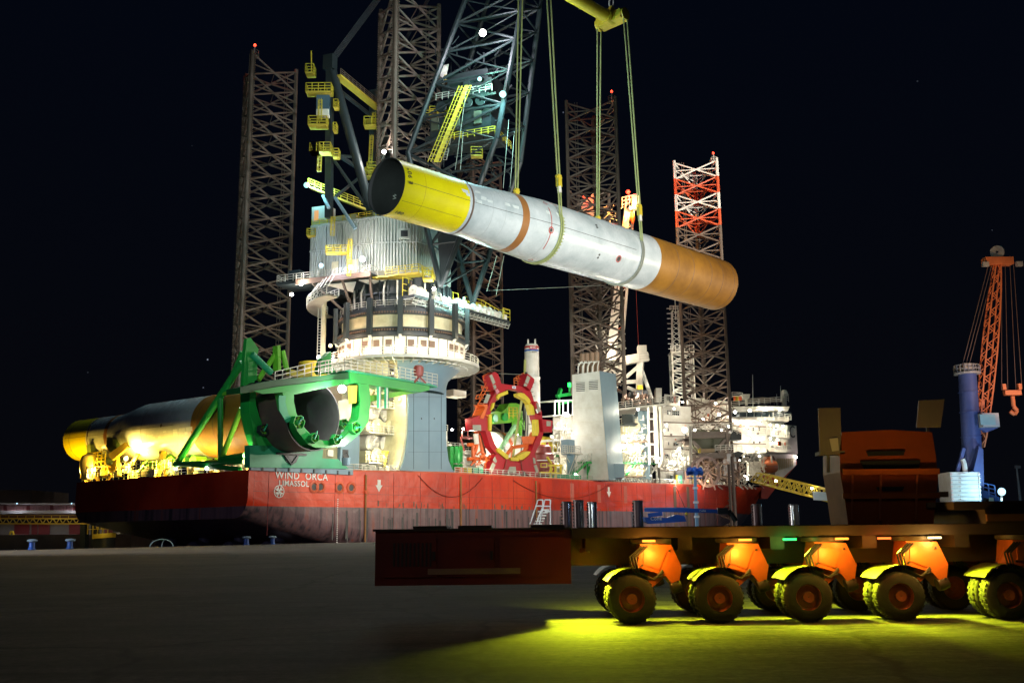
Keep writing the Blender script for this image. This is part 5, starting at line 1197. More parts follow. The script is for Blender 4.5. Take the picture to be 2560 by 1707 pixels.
# background deck structures between the crane and the ring
DH = Thing('midship_deckhouse', 'low white deckhouse with pipes and lamps behind the red ring', 'deckhouse', W(30, 26, 11.6))
DH.part('house_wall', MB().shipbox(4, 34, 20, 27, 11.4, 23), M_white); DH.part('house_wall', MB().shipbox(28, 66, 22, 30, 11.4, 19.5), M_white); DH.part('house_wall', MB().shipbox(4, 12, 12, 20, 11.4, 28), M_white)
random.seed(14)
for s0_, s1_, t_, za, zb, n_ in ((6, 34, 19.8, 12, 24, 90), (30, 64, 21.8, 12, 21, 90), (12, 36, 8, 11.8, 15, 50), (34, 60, 10, 11.8, 15, 50)):
    q = MB()
    for i in range(n_):
        a = W(random.uniform(s0_, s1_), t_-random.uniform(0, 1.6), random.uniform(za, zb)); q.bar(a, a+random.choice([F3*2, Z3*1.6, -P3*.8, F3*1.1, (F3+Z3)]), random.uniform(.08, .34))
    DH.part('pipework', q, M_white, kind='stuff')
DH.part('house_railing', MB().rail([W(4, 19.9, 23), W(34, 19.9, 23)], 1.3, .06, 1.5).rail([W(28, 21.9, 19.5), W(66, 21.9, 19.5)], 1.3, .06, 1.5), M_rail)
for x in (1126, 1138, 1150): DH.part('green_locker', MB().prism([U(x, 1185, t=10), U(x+7, 1185, t=10), U(x+7, 1115, t=10), U(x, 1115, t=10)], P3*1), M_green)
DH.part('maroon_stand', MB().bar(*r5([(60, 980), (200, 985)], 12), .4).bar(*r5([(60, 980), (110, 1150)], 12), .3).bar(*r5([(80, 890), (80, 990)], 12), .2).bar(*r5([(80, 890), (200, 890)], 12), .2).bar(*r5([(150, 800), (150, 990)], 12), .2), M_maroon)
DH.part('signal_cabin', MB().box(U(1137, 985, t=14), F3*2, P3*1.5, Z3*.7), M_white)
for x, y, p_ in ((1130, 1074, 2600), (1120, 1140, 1500), (1158, 1072, 900), (1170, 1110, 1500), (1210, 1110, 2000), (1265, 1150, 2200), (1330, 1110, 2400), (1300, 1130, 1600)): DH.lamp(U(x, y, t=13), M_lens, (1, .93, .75), p_, .24, tuple(-P3*.9))
for x0, cx, m_ in ((1168, 1, M_yel), (1148, 1, M_orange), (1183, 1, M_teal), (1197, 1, M_teal)):
    p_ = U(x0, 1178, t=-4.2); single('deck_locker', MB().box(p_, F3*.6, P3*.6, Z3*.7), m_, {1168: 'yellow deck locker left of the red ring by the hull edge', 1148: 'orange deck skip nearest the blue-grey crane column', 1183: 'green deck locker directly left of the red ring foot', 1197: 'small green locker touching the orange framework'}[x0], 'locker', p_-Z3*.7, 'lockers along the hull edge')
# ================================================================== EXHAUST TOWER
EX = Thing('exhaust_tower', 'pale tapered exhaust tower with two louvres and four rusty pipes', 'exhaust tower', W(56, 0, 11.5))
z6 = lambda pts, **k: zp(pts, 4.357, 1400, 860, **k)
A0, A1, A2_, A3 = z6([(150, 1450)], t=-4.2)[0], z6([(132, 335)], t=-3)[0], z6([(428, 290)], t=-5)[0], z6([(530, 1450)], t=-5.3)[0]
Y0 = 212
fl_, fr_, tl_, tr_ = [U(1400+x/4.357, 860+y/4.357, y=yy) for x, y, yy in ((150, 1480, 216), (530, 1480, 212), (132, 335, 216), (428, 292, 212))]
def onface(x, y, off=.1):
    d = ray(1400+x/4.357, 860+y/4.357); e_ = Vector((0, 0, EYE)); n_ = (fr_-fl_).cross(tl_-fl_).normalized(); l = (fl_-e_).dot(n_)/d.dot(n_); return e_+d*l-d.normalized()*off
tr_ = onface(428, 292, 0)
br_, tb_ = [U(1400+x/4.357, 860+y/4.357, y=yy) for x, y, yy in ((700, 1475, 223), (605, 325, 223))]
bl_, tbl = fl_+(br_-fr_), tl_+(tb_-tr_)
q = MB().add([fl_, fr_, br_, bl_, tl_, tr_, tb_, tbl], [(0, 1, 5, 4), (1, 2, 6, 5), (2, 3, 7, 6), (3, 0, 4, 7), (4, 5, 6, 7), (3, 2, 1, 0)])
EX.part('tower_casing', q, M_white)
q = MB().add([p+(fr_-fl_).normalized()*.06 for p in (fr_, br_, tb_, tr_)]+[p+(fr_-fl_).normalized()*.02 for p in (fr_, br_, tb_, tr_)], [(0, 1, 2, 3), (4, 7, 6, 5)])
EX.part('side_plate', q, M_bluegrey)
def onface(x, y, off=.1):
    d = ray(1400+x/4.357, 860+y/4.357); e_ = Vector((0, 0, EYE)); n_ = (fr_-fl_).cross(tl_-fl_).normalized(); l = (fl_-e_).dot(n_)/d.dot(n_); return e_+d*l-d.normalized()*off
for (x0, x1, y0, y1) in ((175, 270, 415, 515), (315, 413, 395, 495)):
    EX.part('louvre_recess', MB().prism([onface(x0, y1, .05), onface(x1, y1-5, .05), onface(x1, y0-6, .05), onface(x0, y0, .05)], Vector((0, .06, 0))), M_black)
    for i in range(5): y = y0+8+i*(y1-y0)/5; EX.part('louvre_slat', MB().bar(onface(x0, y, .2), onface(x1, y-6, .2), .13, .2), M_white)
for i, x in enumerate((245, 292, 347, 399)):
    EX.part('exhaust_pipe', MB().tube(z6([(x, 320)], y=218)[0], z6([(x, 110-i*7)], y=218)[0], .62, 14), mat('hot_pipe', (.30, .19, .12), .6, dirt=(.15, .08, .04)), sm=True)
    EX.part('pipe_guard', MB().path(z6([(x-48, 320), (x-46, 245), (x-18, 195), (x+2, 195)], y=216.5), .17, 6), M_white)
    EX.part('pipe_guard', MB().path(z6([(x+10, 320), (x+12, 240), (x+25, 185)], y=216.5), .13, 6), M_white)
EX.part('guard_rail', MB().bar(*z6([(195, 215), (410, 190)], y=216.2), .15), M_white)
EX.part('foot_column', MB().prism(z6([(525, 1300), (705, 1300), (700, 1455), (530, 1455)], y=216), Vector((0, 5, 0))), M_bluegrey)
q = MB()
for i in range(4): y = 700+i*150; q.bar(onface(150, y), onface(480, y-10), .03)
EX.part('weld_seam', q, M_cream, kind='stuff')
# stair and long lattice walkway in front
SG = Thing('deck_gantry', 'green and grey lattice walkway with stairs in front of the exhaust tower', 'gantry', z6([(600, 1480)], t=-5)[0])
SG.part('gantry_beam', MB().prism(z6([(290, 1275), (820, 1280), (1050, 1300), (1050, 1308), (820, 1300), (290, 1300)], t=-5.6), P3*2.4), M_green)
for t_ in (-5.6, -3.4):
    q = MB(); pts = [(310+i*33, 1190+i*1.0) for i in range(23)]
    for (x0, y0), (x1, y1) in zip(pts, pts[1:]): q.bar(*z6([(x0, y0), (x1, y1)], t=t_), .14); q.bar(*z6([(x0, y0), (x1, y1+88)], t=t_), .09); q.bar(*z6([(x0, y0+88), (x1, y1)], t=t_), .09); q.bar(*z6([(x0, y0), (x0, y0+90)], t=t_), .12); q.bar(*z6([(x0, y0+45), (x1, y1+45)], t=t_), .07)
    SG.part('lattice_side', q, M_rail if t_ < -5 else M_brown)
SG.part('stair_stringer', MB().bar(*z6([(165, 1410), (300, 1280)], t=-5.5), .35).bar(*z6([(165, 1410), (300, 1280)], t=-4), .35), M_green)
q = MB()
for i in range(12): c = z6([(170+i*11, 1405-i*10.6)], t=-5.5)[0]; q.box(c+P3*.75, F3*.18, P3*.75, Z3*.04)
SG.part('stair_tread', q, M_green, kind='stuff')
SG.part('stair_railing', MB().rail(z6([(165, 1410), (300, 1280)], t=-5.6), 1.6, .06, 1.0, 2), M_rail)
for x0, y0, x1, y1 in ((300, 1300, 300, 1470), (335, 1300, 300, 1400), (380, 1300, 340, 1400), (820, 1300, 720, 1425), (410, 1300, 370, 1420), (990, 1320, 1000, 1500), (1050, 1320, 1060, 1500), (990, 1320, 1060, 1400), (1050, 1320, 1000, 1400)): SG.part('gantry_leg', MB().bar(*z6([(x0, y0), (x1, y1)], t=-5), .3), M_green if x0 < 900 else M_white)
SG.part('roof_truss', MB().path(z6([(880, 1195), (915, 1160), (950, 1195)], t=-5), .12, 5).path(z6([(925, 1200), (965, 1155), (1040, 1240)], t=-5), .12, 5), M_brown)
SG.part('green_plinth', MB().prism(z6([(10, 1420), (230, 1425), (230, 1480), (10, 1475)], t=-5), P3*2), M_teal)
SG.part('bulwark_rib', MB().prism(z6([(470, 1450), (1000, 1480), (1000, 1515), (470, 1490)], t=-5.4), P3*.3), M_bluegrey)
q = MB()
for i in range(18): x = 480+i*29; q.bar(*z6([(x, 1448+i*1.7), (x+18, 1492+i*1.5)], t=-5.6), .25)
SG.part('bulwark_stay', q, M_rail, kind='stuff')
SG.part('yellow_pump', MB().lathe(z6([(262, 1400)], t=-3)[0], [(.01, -1.8), (.9, -1.8), (.9, 1.2), (.01, 1.5)], 14), M_yel)
SG.lamp(z6([(445, 1330)], t=-4.5)[0], M_lens, (1, .95, .75), 2600, .45, tuple(-P3*.8))
# cream machinery house round the hidden leg
JH = Thing('jacking_house', 'cream jacking house with gear drums right of the exhaust tower', 'jacking house', z6([(820, 1480)], t=4)[0])
JH.part('house_column', MB().prism(z6([(850, 720), (955, 730), (985, 1480), (860, 1480)], y=232), Vector((0, 6, 0))), M_bluegrey)
JH.part('house_core', MB().prism(z6([(660, 900), (860, 860), (860, 1480), (700, 1480)], y=233), Vector((0, 6, 0))), M_cream)
for cx, cy in ((760, 930), (800, 900), (760, 1140), (830, 1130), (780, 1370), (850, 1370)): JH.part('gear_drum', MB().lathe(z6([(cx, cy)], y=231)[0], [(1.6, -1.5), (1.6, 0), (1.1, .3), (.01, .3)], 20, axis=Vector((-.2, -1, 0))), M_cream, sm=True)
for y, x0, x1 in ((1060, 660, 950), (870, 670, 850), (1440, 700, 900)): JH.part('house_floor', MB().prism(z6([(x0, y), (x1, y-8), (x1, y+4), (x0, y+12)], y=229), Vector((0, 4, 0))), M_brown); JH.part('floor_railing', MB().rail(z6([(x0, y), (x1, y-8)], y=229), 1.4, .06, 1.2), M_rail)
JH.part('dark_platform', MB().prism(z6([(670, 875), (715, 850), (850, 860), (830, 885)], y=227), Vector((0, 3, 0))).bar(*z6([(745, 770), (745, 860)], y=229), 2.6), M_dark)
for x in (962, 1100): JH.part('vent_trunk', MB().bar(*z6([(x, 690), (x+15, 1310)], y=230), .8 if x > 1000 else .5), M_white)
JH.part('vent_trunk', MB().bar(*z6([(1038, 670), (1060, 1300)], y=229), .95), M_white)
JH.part('vent_trunk', MB().path(z6([(1095, 680), (1120, 1260), (1080, 1345)], y=228.5), .42, 8), M_white)
for y in (815, 950, 1090, 1220): JH.part('trunk_bracket', MB().bar(*z6([(960, y), (1105, y+4)], y=229.3), .3), M_white)
for y in (880, 1020, 1160): JH.part('dark_panel', MB().prism(z6([(978, y-60), (1038, y-60), (1040, y+55), (980, y+55)], y=231), Vector((0, .3, 0))), mat('panel_brown', (.18, .13, .13), .5))
JH.part('dark_panel', MB().prism(z6([(972, 730), (1030, 800), (1035, 810), (975, 805)], y=231), Vector((0, .3, 0))), mat('panel_brown', (.18, .13, .13), .5))
random.seed(31); q = MB()
for i in range(120):
    a = z6([(random.uniform(660, 950), random.uniform(800, 1460))], y=random.uniform(228.5, 231))[0]; q.bar(a, a+random.choice([F3*1.2, Z3*1.3, P3*.8, (F3+Z3)*.7]), random.uniform(.07, .28))
JH.part('pipework', q, M_white, kind='stuff')
for x, y, p_ in ((690, 1130, 2600), (740, 1110, 2400), (900, 1120, 2400), (720, 1000, 1500), (890, 1330, 2200), (760, 1350, 1800), (850, 710, 2200), (900, 1020, 900)): JH.lamp(z6([(x, y)], y=227.5)[0], M_lens, (1, .93, .72), p_, .28, (-.2, -.9, 0))
# boom rest
BR = Thing('boom_rest', 'white triangular boom rest gantry behind the lattice legs', 'boom rest', z6([(850, 620)], y=250)[0])
for pts, w_ in (([(715, 180), (960, 135)], 2.2), ([(875, 180), (865, 500)], 1.6), ([(845, 250), (720, 360)], .9), ([(880, 250), (1000, 590)], .9), ([(720, 415), (860, 405)], .9), ([(730, 470), (990, 580)], .8), ([(795, 140), (860, 210)], .7)): BR.part('gantry_member', MB().bar(*z6(pts, y=250), w_), M_white)
BR.part('gantry_top', MB().box(z6([(893, 90)], y=250)[0], Vector((1.1, 0, 0)), Vector((0, 1, 0)), Z3*1.7), M_white); BR.part('gantry_railing', MB().rail(z6([(870, 185), (965, 175)], y=248), 1.8, .08, 1.2), M_rail)
BR.part('covered_load', MB().prism(z6([(740, 565), (760, 520), (870, 500), (955, 505), (960, 540), (900, 560)], y=247), Vector((0, 3, 0))), M_black); BR.part('yellow_float', MB().tube(*z6([(870, 450), (872, 490)], y=247), .8, 8), M_yel)
BR.part('rest_deck', MB().prism(z6([(640, 700), (1160, 640), (1160, 665), (640, 720)], y=240), Vector((0, 14, 0))), M_white); BR.part('deck_railing', MB().rail(z6([(640, 705), (1160, 645)], y=240), 1.6, .07, 1.5), M_rail)
random.seed(32); q = MB()
for i in range(60): a = z6([(random.uniform(680, 1000), random.uniform(560, 680))], y=random.uniform(241, 252))[0]; q.bar(a, a+random.choice([F3*2.2, Z3*1.6, (F3+Z3)]), random.uniform(.15, .6))
BR.part('stowed_gear', q, M_brown, kind='stuff')
light('POINT', z6([(860, 560)], y=243)[0], (1, .9, .75), 5000, .4)
# ================================================================== AUXILIARY CRANE
AC = Thing('auxiliary_crane', 'white auxiliary crane with orange-lit boom tip and red beacon', 'crane', U(1540, 1000, y=262))
b0, b1 = U(1528, 960, y=255), U(1576, 498, y=262)
ch = [(-1.6, -1.2), (1.6, -1.2), (1.6, 1.2), (-1.6, 1.2)]
pt_ = lambda f, c: b0.lerp(b1, f)+Vector((c[0]*(1.25-f*.55), c[1], 0))
for c in ch: AC.part('boom_chord', MB().tube(pt_(0, c), pt_(1, c), .3, 6), M_white)
for i in range(20):
    f0, f1 = i/20, (i+1)/20
    for a, b2 in zip(ch, ch[1:]+ch[:1]): AC.part('boom_brace', MB().tube(pt_(f0, a), pt_(f1, b2), .15, 5, caps=False), M_white if i % 5 else M_redp)
AC.part('boom_plate', MB().prism([U(1528, 780, y=252), U(1548, 780, y=252), U(1540, 900, y=252), U(1516, 900, y=252)], Vector((0, .3, 0))), M_white)
AC.part('boom_plate', MB().prism([U(1566, 520, y=260), U(1578, 520, y=260), U(1570, 580, y=260), U(1560, 580, y=260)], Vector((0, .3, 0))), M_white)
AC.part('boom_plate', MB().prism([U(1553, 640, y=258), U(1562, 640, y=258), U(1548, 780, y=258), U(1538, 780, y=258)], Vector((0, .3, 0))), M_white)
AC.part('tip_cage', MB().rail([U(1556, 520, y=259), U(1592, 512, y=259)], 3, .14, 1, 3).box(U(1588, 508, y=259), Vector((1.0, 0, 0)), Vector((0, 1, 0)), Z3*1.8), M_white)
AC.part('tip_hook', MB().lathe(U(1581, 545, y=259), [(.01, 2), (.5, 1.5), (.8, 0), (.4, -1.5), (.01, -2)], 10), M_orange)
AC.part('hoist_rope', MB().tube(U(1581, 520, y=259), U(1597, 880, y=259), .06, 5), M_maroon)
AC.part('luffing_head', MB().prism([U(1452, 515, y=262), U(1488, 478, y=262), U(1494, 500, y=262), U(1490, 545, y=262), U(1470, 560, y=262)], Vector((0, 1.5, 0))), M_white)
q = MB(); random.seed(6)
for i in range(34): a = U(random.uniform(1448, 1545), random.uniform(515, 560), y=262); q.bar(a, a+Vector((random.uniform(-3, 3), 0, random.uniform(-2, 2))), .25)
AC.part('head_lattice', q, M_white, kind='stuff')
AC.lamp(U(1461, 492, y=261), M_lensr, (1, .05, .02), 1500, .45, (0, -1, 0)); AC.lamp(U(1570, 480, y=259), M_lensr, (1, .04, .02), 7000, .6, (0, -1.2, 0))
AC.lamp(U(1577, 520, y=258), M_lensy, (1, .42, .08), 16000, .55, (0, -1.2, -.4))
random.seed(33); q = MB()
for i in range(100): a = U(random.uniform(1500, 1545), random.uniform(840, 960), y=255+random.uniform(-1, 2)); q.bar(a, a+random.choice([Vector((2.4, 0, 1)), Vector((-1.5, 0, 2.4)), Vector((0, 0, 2.6)), Vector((2, 0, -1.2))]), random.uniform(.15, .4))
AC.part('cab_frame', q, M_white, kind='stuff')
light('POINT', U(1530, 880, y=246), (1, .8, .6), 7000, .4); light('POINT', U(1545, 700, y=248), (1, .65, .45), 4500, .4)
# ================================================================== ACCOMMODATION AT THE BOW
z7 = lambda pts, **k: zp(pts, 5.2275, 1620, 940, **k)
AB = Thing('accommodation_block', 'bright floodlit white accommodation block at the bow under a helideck', 'accommodation block', W(132, 8, 12))
YA = 268
def fpan(nm, pts, m, dep=1.0, y=YA, **k): return AB.part(nm, MB().prism(z7(pts, y=y), Vector((0, dep, 0))), m, **k)
fpan('aft_wall', [(155, 380), (560, 400), (560, 1440), (160, 1440)], M_white, 8, 262)
fpan('aft_wall', [(540, 290), (1090, 330), (1100, 1440), (540, 1440)], M_white, 8, 272)
fpan('side_wall', [(1085, 560), (1550, 580), (1550, 990), (1400, 1000), (1240, 1030), (1090, 1030)], M_white, 10, 271)
fpan('side_wall', [(1535, 590), (1820, 640), (1825, 1000), (1535, 985)], M_white, 10, 277)
fpan('logo_wing', [(1808, 640), (1938, 648), (1957, 1018), (1812, 1000)], M_white, 7, 284)
fpan('bridge_wall', [(1085, 480), (1840, 520), (1840, 590), (1085, 560)], M_white, 12, 276)
fpan('bridge_band', [(1085, 395), (1852, 395), (1830, 455), (1740, 440), (1090, 470)], M_white, 14, 274)
for i in range(8): x = 1100+i*98; AB.part('bridge_window', MB().prism(z7([(x, 478-i*1.0), (x+86, 476-i), (x+86, 530+i*.5), (x, 532)], y=275.5), Vector((0, .15, 0))), M_glass)
for i in range(6): x = 250+i*27; AB.part('bridge_window', MB().prism(z7([(x, 440+i*2), (x+22, 441+i*2), (x+22, 505+i*2), (x, 500+i*2)], y=261.6), Vector((0, .15, 0))), M_glass)
for x, y in ((265, 680), (270, 860), (1378, 672), (1453, 672), (1385, 848), (1460, 848), (1637, 840), (898, 535)):
    w_ = 20 if x > 1000 else 12; AB.part('window', MB().prism(z7([(x-w_/2, y), (x+w_/2, y), (x+w_/2, y+40), (x-w_/2, y+40)], y=261.7 if x < 1000 else 270.6 if x < 1600 else 276.5), Vector((0, .1, 0))), M_glass)
AB.part('window', MB().prism(z7([(222, 1018), (268, 1018), (268, 1070), (222, 1070)], y=261.6), Vector((0, .1, 0))), M_black)
text(AB, 'C', z7([(1852, 802)], y=283.4)[0], Vector((1, .1, 0)), Z3, 4.9, mat('logo_grey', (.10, .09, .08), .5), bold=.012, xs=.5)
fpan('sign_board', [(215, 235), (418, 262), (418, 392), (215, 375)], M_white, .4, 258)
sp_ = z7([(278, 340)], y=257.8)[0]
text(AB, 'RO', sp_-Z3*.15, Vector((1, .05, 0)), Z3, 2.3, M_printk, bold=.06, xs=.34); text(AB, 'X', sp_+Vector((1.18, -.02, -.3)), Vector((1, .05, 0)), Z3, 2.6, M_redp, bold=.06, xs=.30); text(AB, 'IT', sp_+Vector((1.75, .02, -.15)), Vector((1, .05, 0)), Z3, 2.3, M_printk, bold=.06, xs=.34)
q = MB(); c_ = z7([(262, 292)], y=257.8)[0]
for i in range(4): q.box(c_+Z3*(i*.32-.5), Vector((.45-.1*abs(i-1.5), .02, 0)), Vector((0, .03, 0)), Z3*.08)
AB.part('sign_emblem', q, M_printk)
fpan('roof_box', [(105, 155), (180, 155), (180, 330), (105, 330)], M_white, 3, 259); fpan('roof_box', [(570, 285), (740, 290), (740, 380), (570, 380)], M_white, 4, 268)
for pts, y in (([(1590, 760), (1858, 800), (1858, 812), (1590, 775)], 274), ([(1545, 935), (1860, 962), (1800, 1000), (1580, 985)], 274), ([(1085, 1000), (1540, 990), (1540, 1002), (1085, 1012)], 268)): fpan('balcony_floor', pts, M_white, 6, y)
for pts, y in (([(1600, 755), (1855, 795)], 274), ([(1600, 930), (1860, 960)], 274), ([(1640, 540), (1870, 575)], 275), ([(1085, 400), (1300, 380), (1750, 340)], 273), ([(1100, 280), (1240, 290)], 270), ([(1085, 770), (1540, 765)], 270.5), ([(200, 490), (420, 510)], 261)): AB.part('balcony_railing', MB().rail(z7(pts, y=y), 1.5, .07, 1.6), M_rail)
for x, y in ((1825, 755), (1842, 925), (1850, 540)): AB.part('white_frame', MB().frame(z7([(x-22, y-22), (x+25, y-18), (x+25, y+32), (x-22, y+28)], y=273.5), z7([(x-14, y-14), (x+17, y-10), (x+17, y+24), (x-14, y+20)], y=273.5), Vector((0, .3, 0))), M_white)
# helideck lattice
q = MB()
for i in range(12): x0, y0 = 1290+i*18, 300-i*2; q.bar(*z7([(x0, y0), (x0+260, y0+45)], y=282), .2)
for i in range(9): x0 = 1330+i*52; q.bar(*z7([(x0, 300+i*5), (x0+10, 370)], y=281), .2)
q.bar(*z7([(1260, 300), (1720, 300)], y=283), .3); q.bar(*z7([(1300, 345), (1740, 335)], y=281), .3)
AB.part('helideck_truss', q, M_steel, kind='stuff')
AB.part('helideck', MB().prism(z7([(1330, 280), (1520, 272), (1690, 300), (1690, 306), (1520, 280), (1330, 287)], y=284), Vector((0, 14, 0))), M_dark)
AB.part('radome', MB().lathe(z7([(1780, 228)], y=285)[0], [(.01, -1.0), (.75, -.95), (.98, -.25), (.98, .3), (.65, .95), (.01, 1.15)], 24), M_white, sm=True)
AB.part('radome_stand', MB().rail(z7([(1745, 330), (1838, 335)], y=284), 2.2, .1, .9, 4).tube(*z7([(1780, 380), (1780, 262)], y=285), .7, 10), M_rail)
for x, y0, y1, r_ in ((1732, 335, 125, .13), (1368, 400, -20, .16), (1682, 380, 235, .08), (1455, 350, 300, .06)): AB.part('antenna', MB().tube(*z7([(x+4, y0), (x, y1)], y=280), r_, 6, r2=r_*.4), M_rail)
AB.part('lookout_basket', MB().prism(z7([(1240, 290), (1325, 290), (1338, 235), (1226, 235)], y=275), Vector((0, 3, 0))), M_rail); AB.part('lookout_stand', MB().bar(*z7([(1285, 380), (1282, 280)], y=277), .6), M_white)
for x, c_ in ((1205, M_redp), (1140, M_orange), (1160, M_yel), (1715, M_redp), (1718, M_orange)): AB.part('life_ring', MB().box(z7([(x, 290 if x < 1500 else 880)], y=272.5)[0], Vector((.4, 0, 0)), Vector((0, .3, 0)), Z3*.6), c_)
random.seed(61)
for x0, x1, y0, y1, n_, y in ((160, 560, 620, 1400, 26, 261.3), (560, 1080, 420, 1040, 24, 270.8), (1100, 1520, 600, 980, 12, 270.4), (1560, 1800, 640, 930, 12, 276.2)):
    for k in range(n_):
        x, yy, w_, h_ = random.uniform(x0, x1), random.uniform(y0, y1), random.uniform(8, 34), random.uniform(10, 46)
        AB.part('wall_fitting', MB().prism(z7([(x, yy), (x+w_, yy+1), (x+w_, yy+h_), (x, yy+h_)], y=y), Vector((0, .35, 0))), random.choice([M_brown, M_glass, M_bluegrey, M_orange, M_rail, M_steel, M_cream]))
for pts, y in (([(160, 600), (560, 615)], 260.8), ([(160, 780), (560, 792)], 260.8), ([(160, 950), (560, 960)], 260.8), ([(560, 560), (1090, 570)], 270), ([(560, 700), (1090, 706)], 270), ([(1090, 650), (1540, 660)], 270.2), ([(1090, 880), (1540, 885)], 270.2)): AB.part('wall_ledge', MB().bar(*z7(pts, y=y), .5, .28), M_steel)
# hull flare below the block, hawse structure and lifeboat
fpan('flare_wall', [(1410, 1005), (1945, 1020), (1932, 1165), (1770, 1320), (1650, 1290), (1560, 1290), (1540, 1120), (1430, 1060)], M_white, 8, 283)
for i in range(8): x = 1700+i*28; AB.part('flare_rib', MB().bar(*z7([(x, 1075), (x-6, 1230-i*8)], y=282.8), .35, .5), M_cream)
AB.part('flare_recess', MB().prism(z7([(1560, 1040), (1640, 1040), (1660, 1080), (1660, 1290), (1600, 1290), (1590, 1100)], y=282.7), Vector((0, .2, 0))), M_brown)
fpan('bow_edge', [(1500, 1300), (1770, 1320), (1935, 1165), (1942, 1100), (1948, 1150), (1780, 1345), (1500, 1370)], M_redp, 5, 284)
fpan('bow_shoulder', [(1490, 1290), (1775, 1325), (1760, 1345), (1560, 1600), (1480, 1600)], mat('bow_red', (.34, .03, .02), .45), 3, 286)
random.seed(40)
for x0, x1, y0, y1, n_, y in ((160, 560, 980, 1440, 170, 259), (560, 1100, 1060, 1440, 200, 262), (1090, 1520, 1020, 1430, 170, 264), (560, 1090, 300, 640, 90, 268)):
    q = MB()
    for i in range(n_):
        a = z7([(random.uniform(x0, x1), random.uniform(y0, y1))], y=y+random.uniform(-2, 2))[0]; q.bar(a, a+random.choice([Vector((1.8, .3, 0)), Z3*1.6, Z3*.8, Vector((1, 0, 1)), Vector((1, 0, -1)), Vector((0, -1.2, 0))]), random.uniform(.07, .32))
    AB.part('deck_pipework', q, (M_rail, M_brown, M_steel, M_white)[(x0//300) % 4], kind='stuff')
LAMPS = [(1140, 470, 1.7), (1330, 450, 1.7), (1540, 430, 1.7), (1220, 590, .9), (1460, 625, 1.1), (1600, 640, .9), (1685, 645, .9), (1765, 655, .9), (1300, 660, 1.2), (1600, 815, .8), (1690, 830, .6), (1310, 815, 1.3), (1500, 815, .9), (1090, 905, 1.0), (1430, 950, 1.2), (1630, 870, .6), (480, 700, 5.0), (340, 425, .5), (452, 340, .5), (885, 362, 1.2), (720, 570, 1.6), (930, 500, 1.8), (610, 705, 1.0), (960, 705, .8), (1055, 655, .7), (410, 950, 1.4), (450, 1080, 1.4), (240, 640, 1.0), (1040, 1310, 1.5), (1085, 1310, .8), (1290, 970, .8), (1190, 1100, .8), (250, 1260, 1.8), (310, 1130, 1.4), (1260, 1310, .8), (1300, 1340, .7), (1455, 1045, .9)]
for x, y, p_ in LAMPS:
    yy = 258 if x < 560 else 266 if x < 1100 else 268.5 if x < 1540 else 273.5
    AB.lamp(z7([(x, y)], y=yy)[0], M_lens, (1, .90, .70), 640*p_ if p_ < 3 else 1800, .22+.09*p_ if p_ < 3 else .7, (0, -.55, -.25), size=.2)
AB.lamp(z7([(1935, 1058)], y=282)[0], M_lens, (1, .6, .8), 150, .3, (.3, -1, 0)); AB.lamp(z7([(1722, 448)], y=275)[0], M_lens, (1, 1, 1), 400, .2, (0, -1, 0))
LB = Thing('lifeboat', 'orange-brown enclosed lifeboat hung beside the floodlit bow block', 'lifeboat', z7([(1560, 1240)], y=272)[0])
lc = z7([(1562, 1165)], y=272)[0]; lx = Vector((.93, .3, 0)).normalized()
pr = [(.01, -8.5), (.9, -8), (1.9, -6), (2.3, -2), (2.3, 3), (1.9, 6.5), (.8, 8.2), (.01, 8.6)]
LB.part('boat_hull', MB().lathe(lc-Z3*.3, [(r_*.8, h_*.36) for r_, h_ in pr], 18, axis=lx), mat('boat_orange', (.42, .10, .03), .45), sm=True)
LB.part('boat_canopy', MB().prism([lc+lx*-1.6+Z3*1.0+Vector((0, -1.2, 0)), lc+lx*1.6+Z3*1.0+Vector((0, -1.2, 0)), lc+lx*.9+Z3*2.2+Vector((0, -1.1, 0)), lc-lx*.9+Z3*2.2+Vector((0, -1.1, 0))], Vector((0, 2.4, 0))), mat('boat_orange', (.42, .10, .03), .45))
LB.part('grab_line', MB().bar(lc-lx*2.6+Vector((0, -1.9, -.3)), lc+lx*2.6+Vector((0, -1.9, -.3)), .12), M_brown)
LB.part('davit_arm', MB().path(z7([(1510, 1060), (1470, 1040), (1465, 1180)], y=270), .25, 6).path(z7([(1610, 1040), (1620, 1130)], y=270), .25, 6), M_white)
for i, (x, y, lab) in enumerate(((1400, 1200, 'white generator cabinet with dark hatch beside the orange lifeboat'), )):
    single('deck_cabinet', MB().prism(z7([(x-90, y-85), (x+65, y-90), (x+80, y+90), (x-80, y+95)], y=268), Vector((0, 3, 0))), M_white, lab, 'cabinet', z7([(x, y+95)], y=268)[0])
# forward jack house around the striped leg
FJ = Thing('forward_jack_house', 'brown steel jack house holding the striped leg above the deck', 'jack house', z7([(800, 1440)], y=258)[0])
YJ = 255
fj = lambda nm, pts, m, d=2, y=YJ: FJ.part(nm, MB().prism(z7(pts, y=y), Vector((0, d, 0))), m)
M_jh = mat('jackhouse_brown', (.30, .24, .20), .5, dirt=(.13, .09, .06))
fj('top_beam', [(570, 740), (1010, 730), (1010, 805), (570, 812)], M_jh, 3); fj('top_plate', [(560, 728), (1045, 718), (1045, 740), (560, 750)], M_jh, 3.4, YJ-.2)
fj('side_block', [(1015, 745), (1100, 745), (1105, 830), (1060, 830), (1060, 940), (1020, 940)], M_jh, 5)
fj('side_cabin', [(1105, 690), (1215, 740), (1228, 830), (1070, 832)], M_dark, 4, YJ-.5); FJ.part('cabin_railing', MB().rail(z7([(1105, 730), (1225, 790)], y=YJ-1), 2.2, .08, 1.2, 4), M_rail)
fj('side_block', [(480, 800), (570, 790), (570, 900), (480, 905)], M_jh, 4); fj('left_platform', [(385, 845), (480, 815), (545, 825), (545, 845), (400, 860)], M_jh, 3)
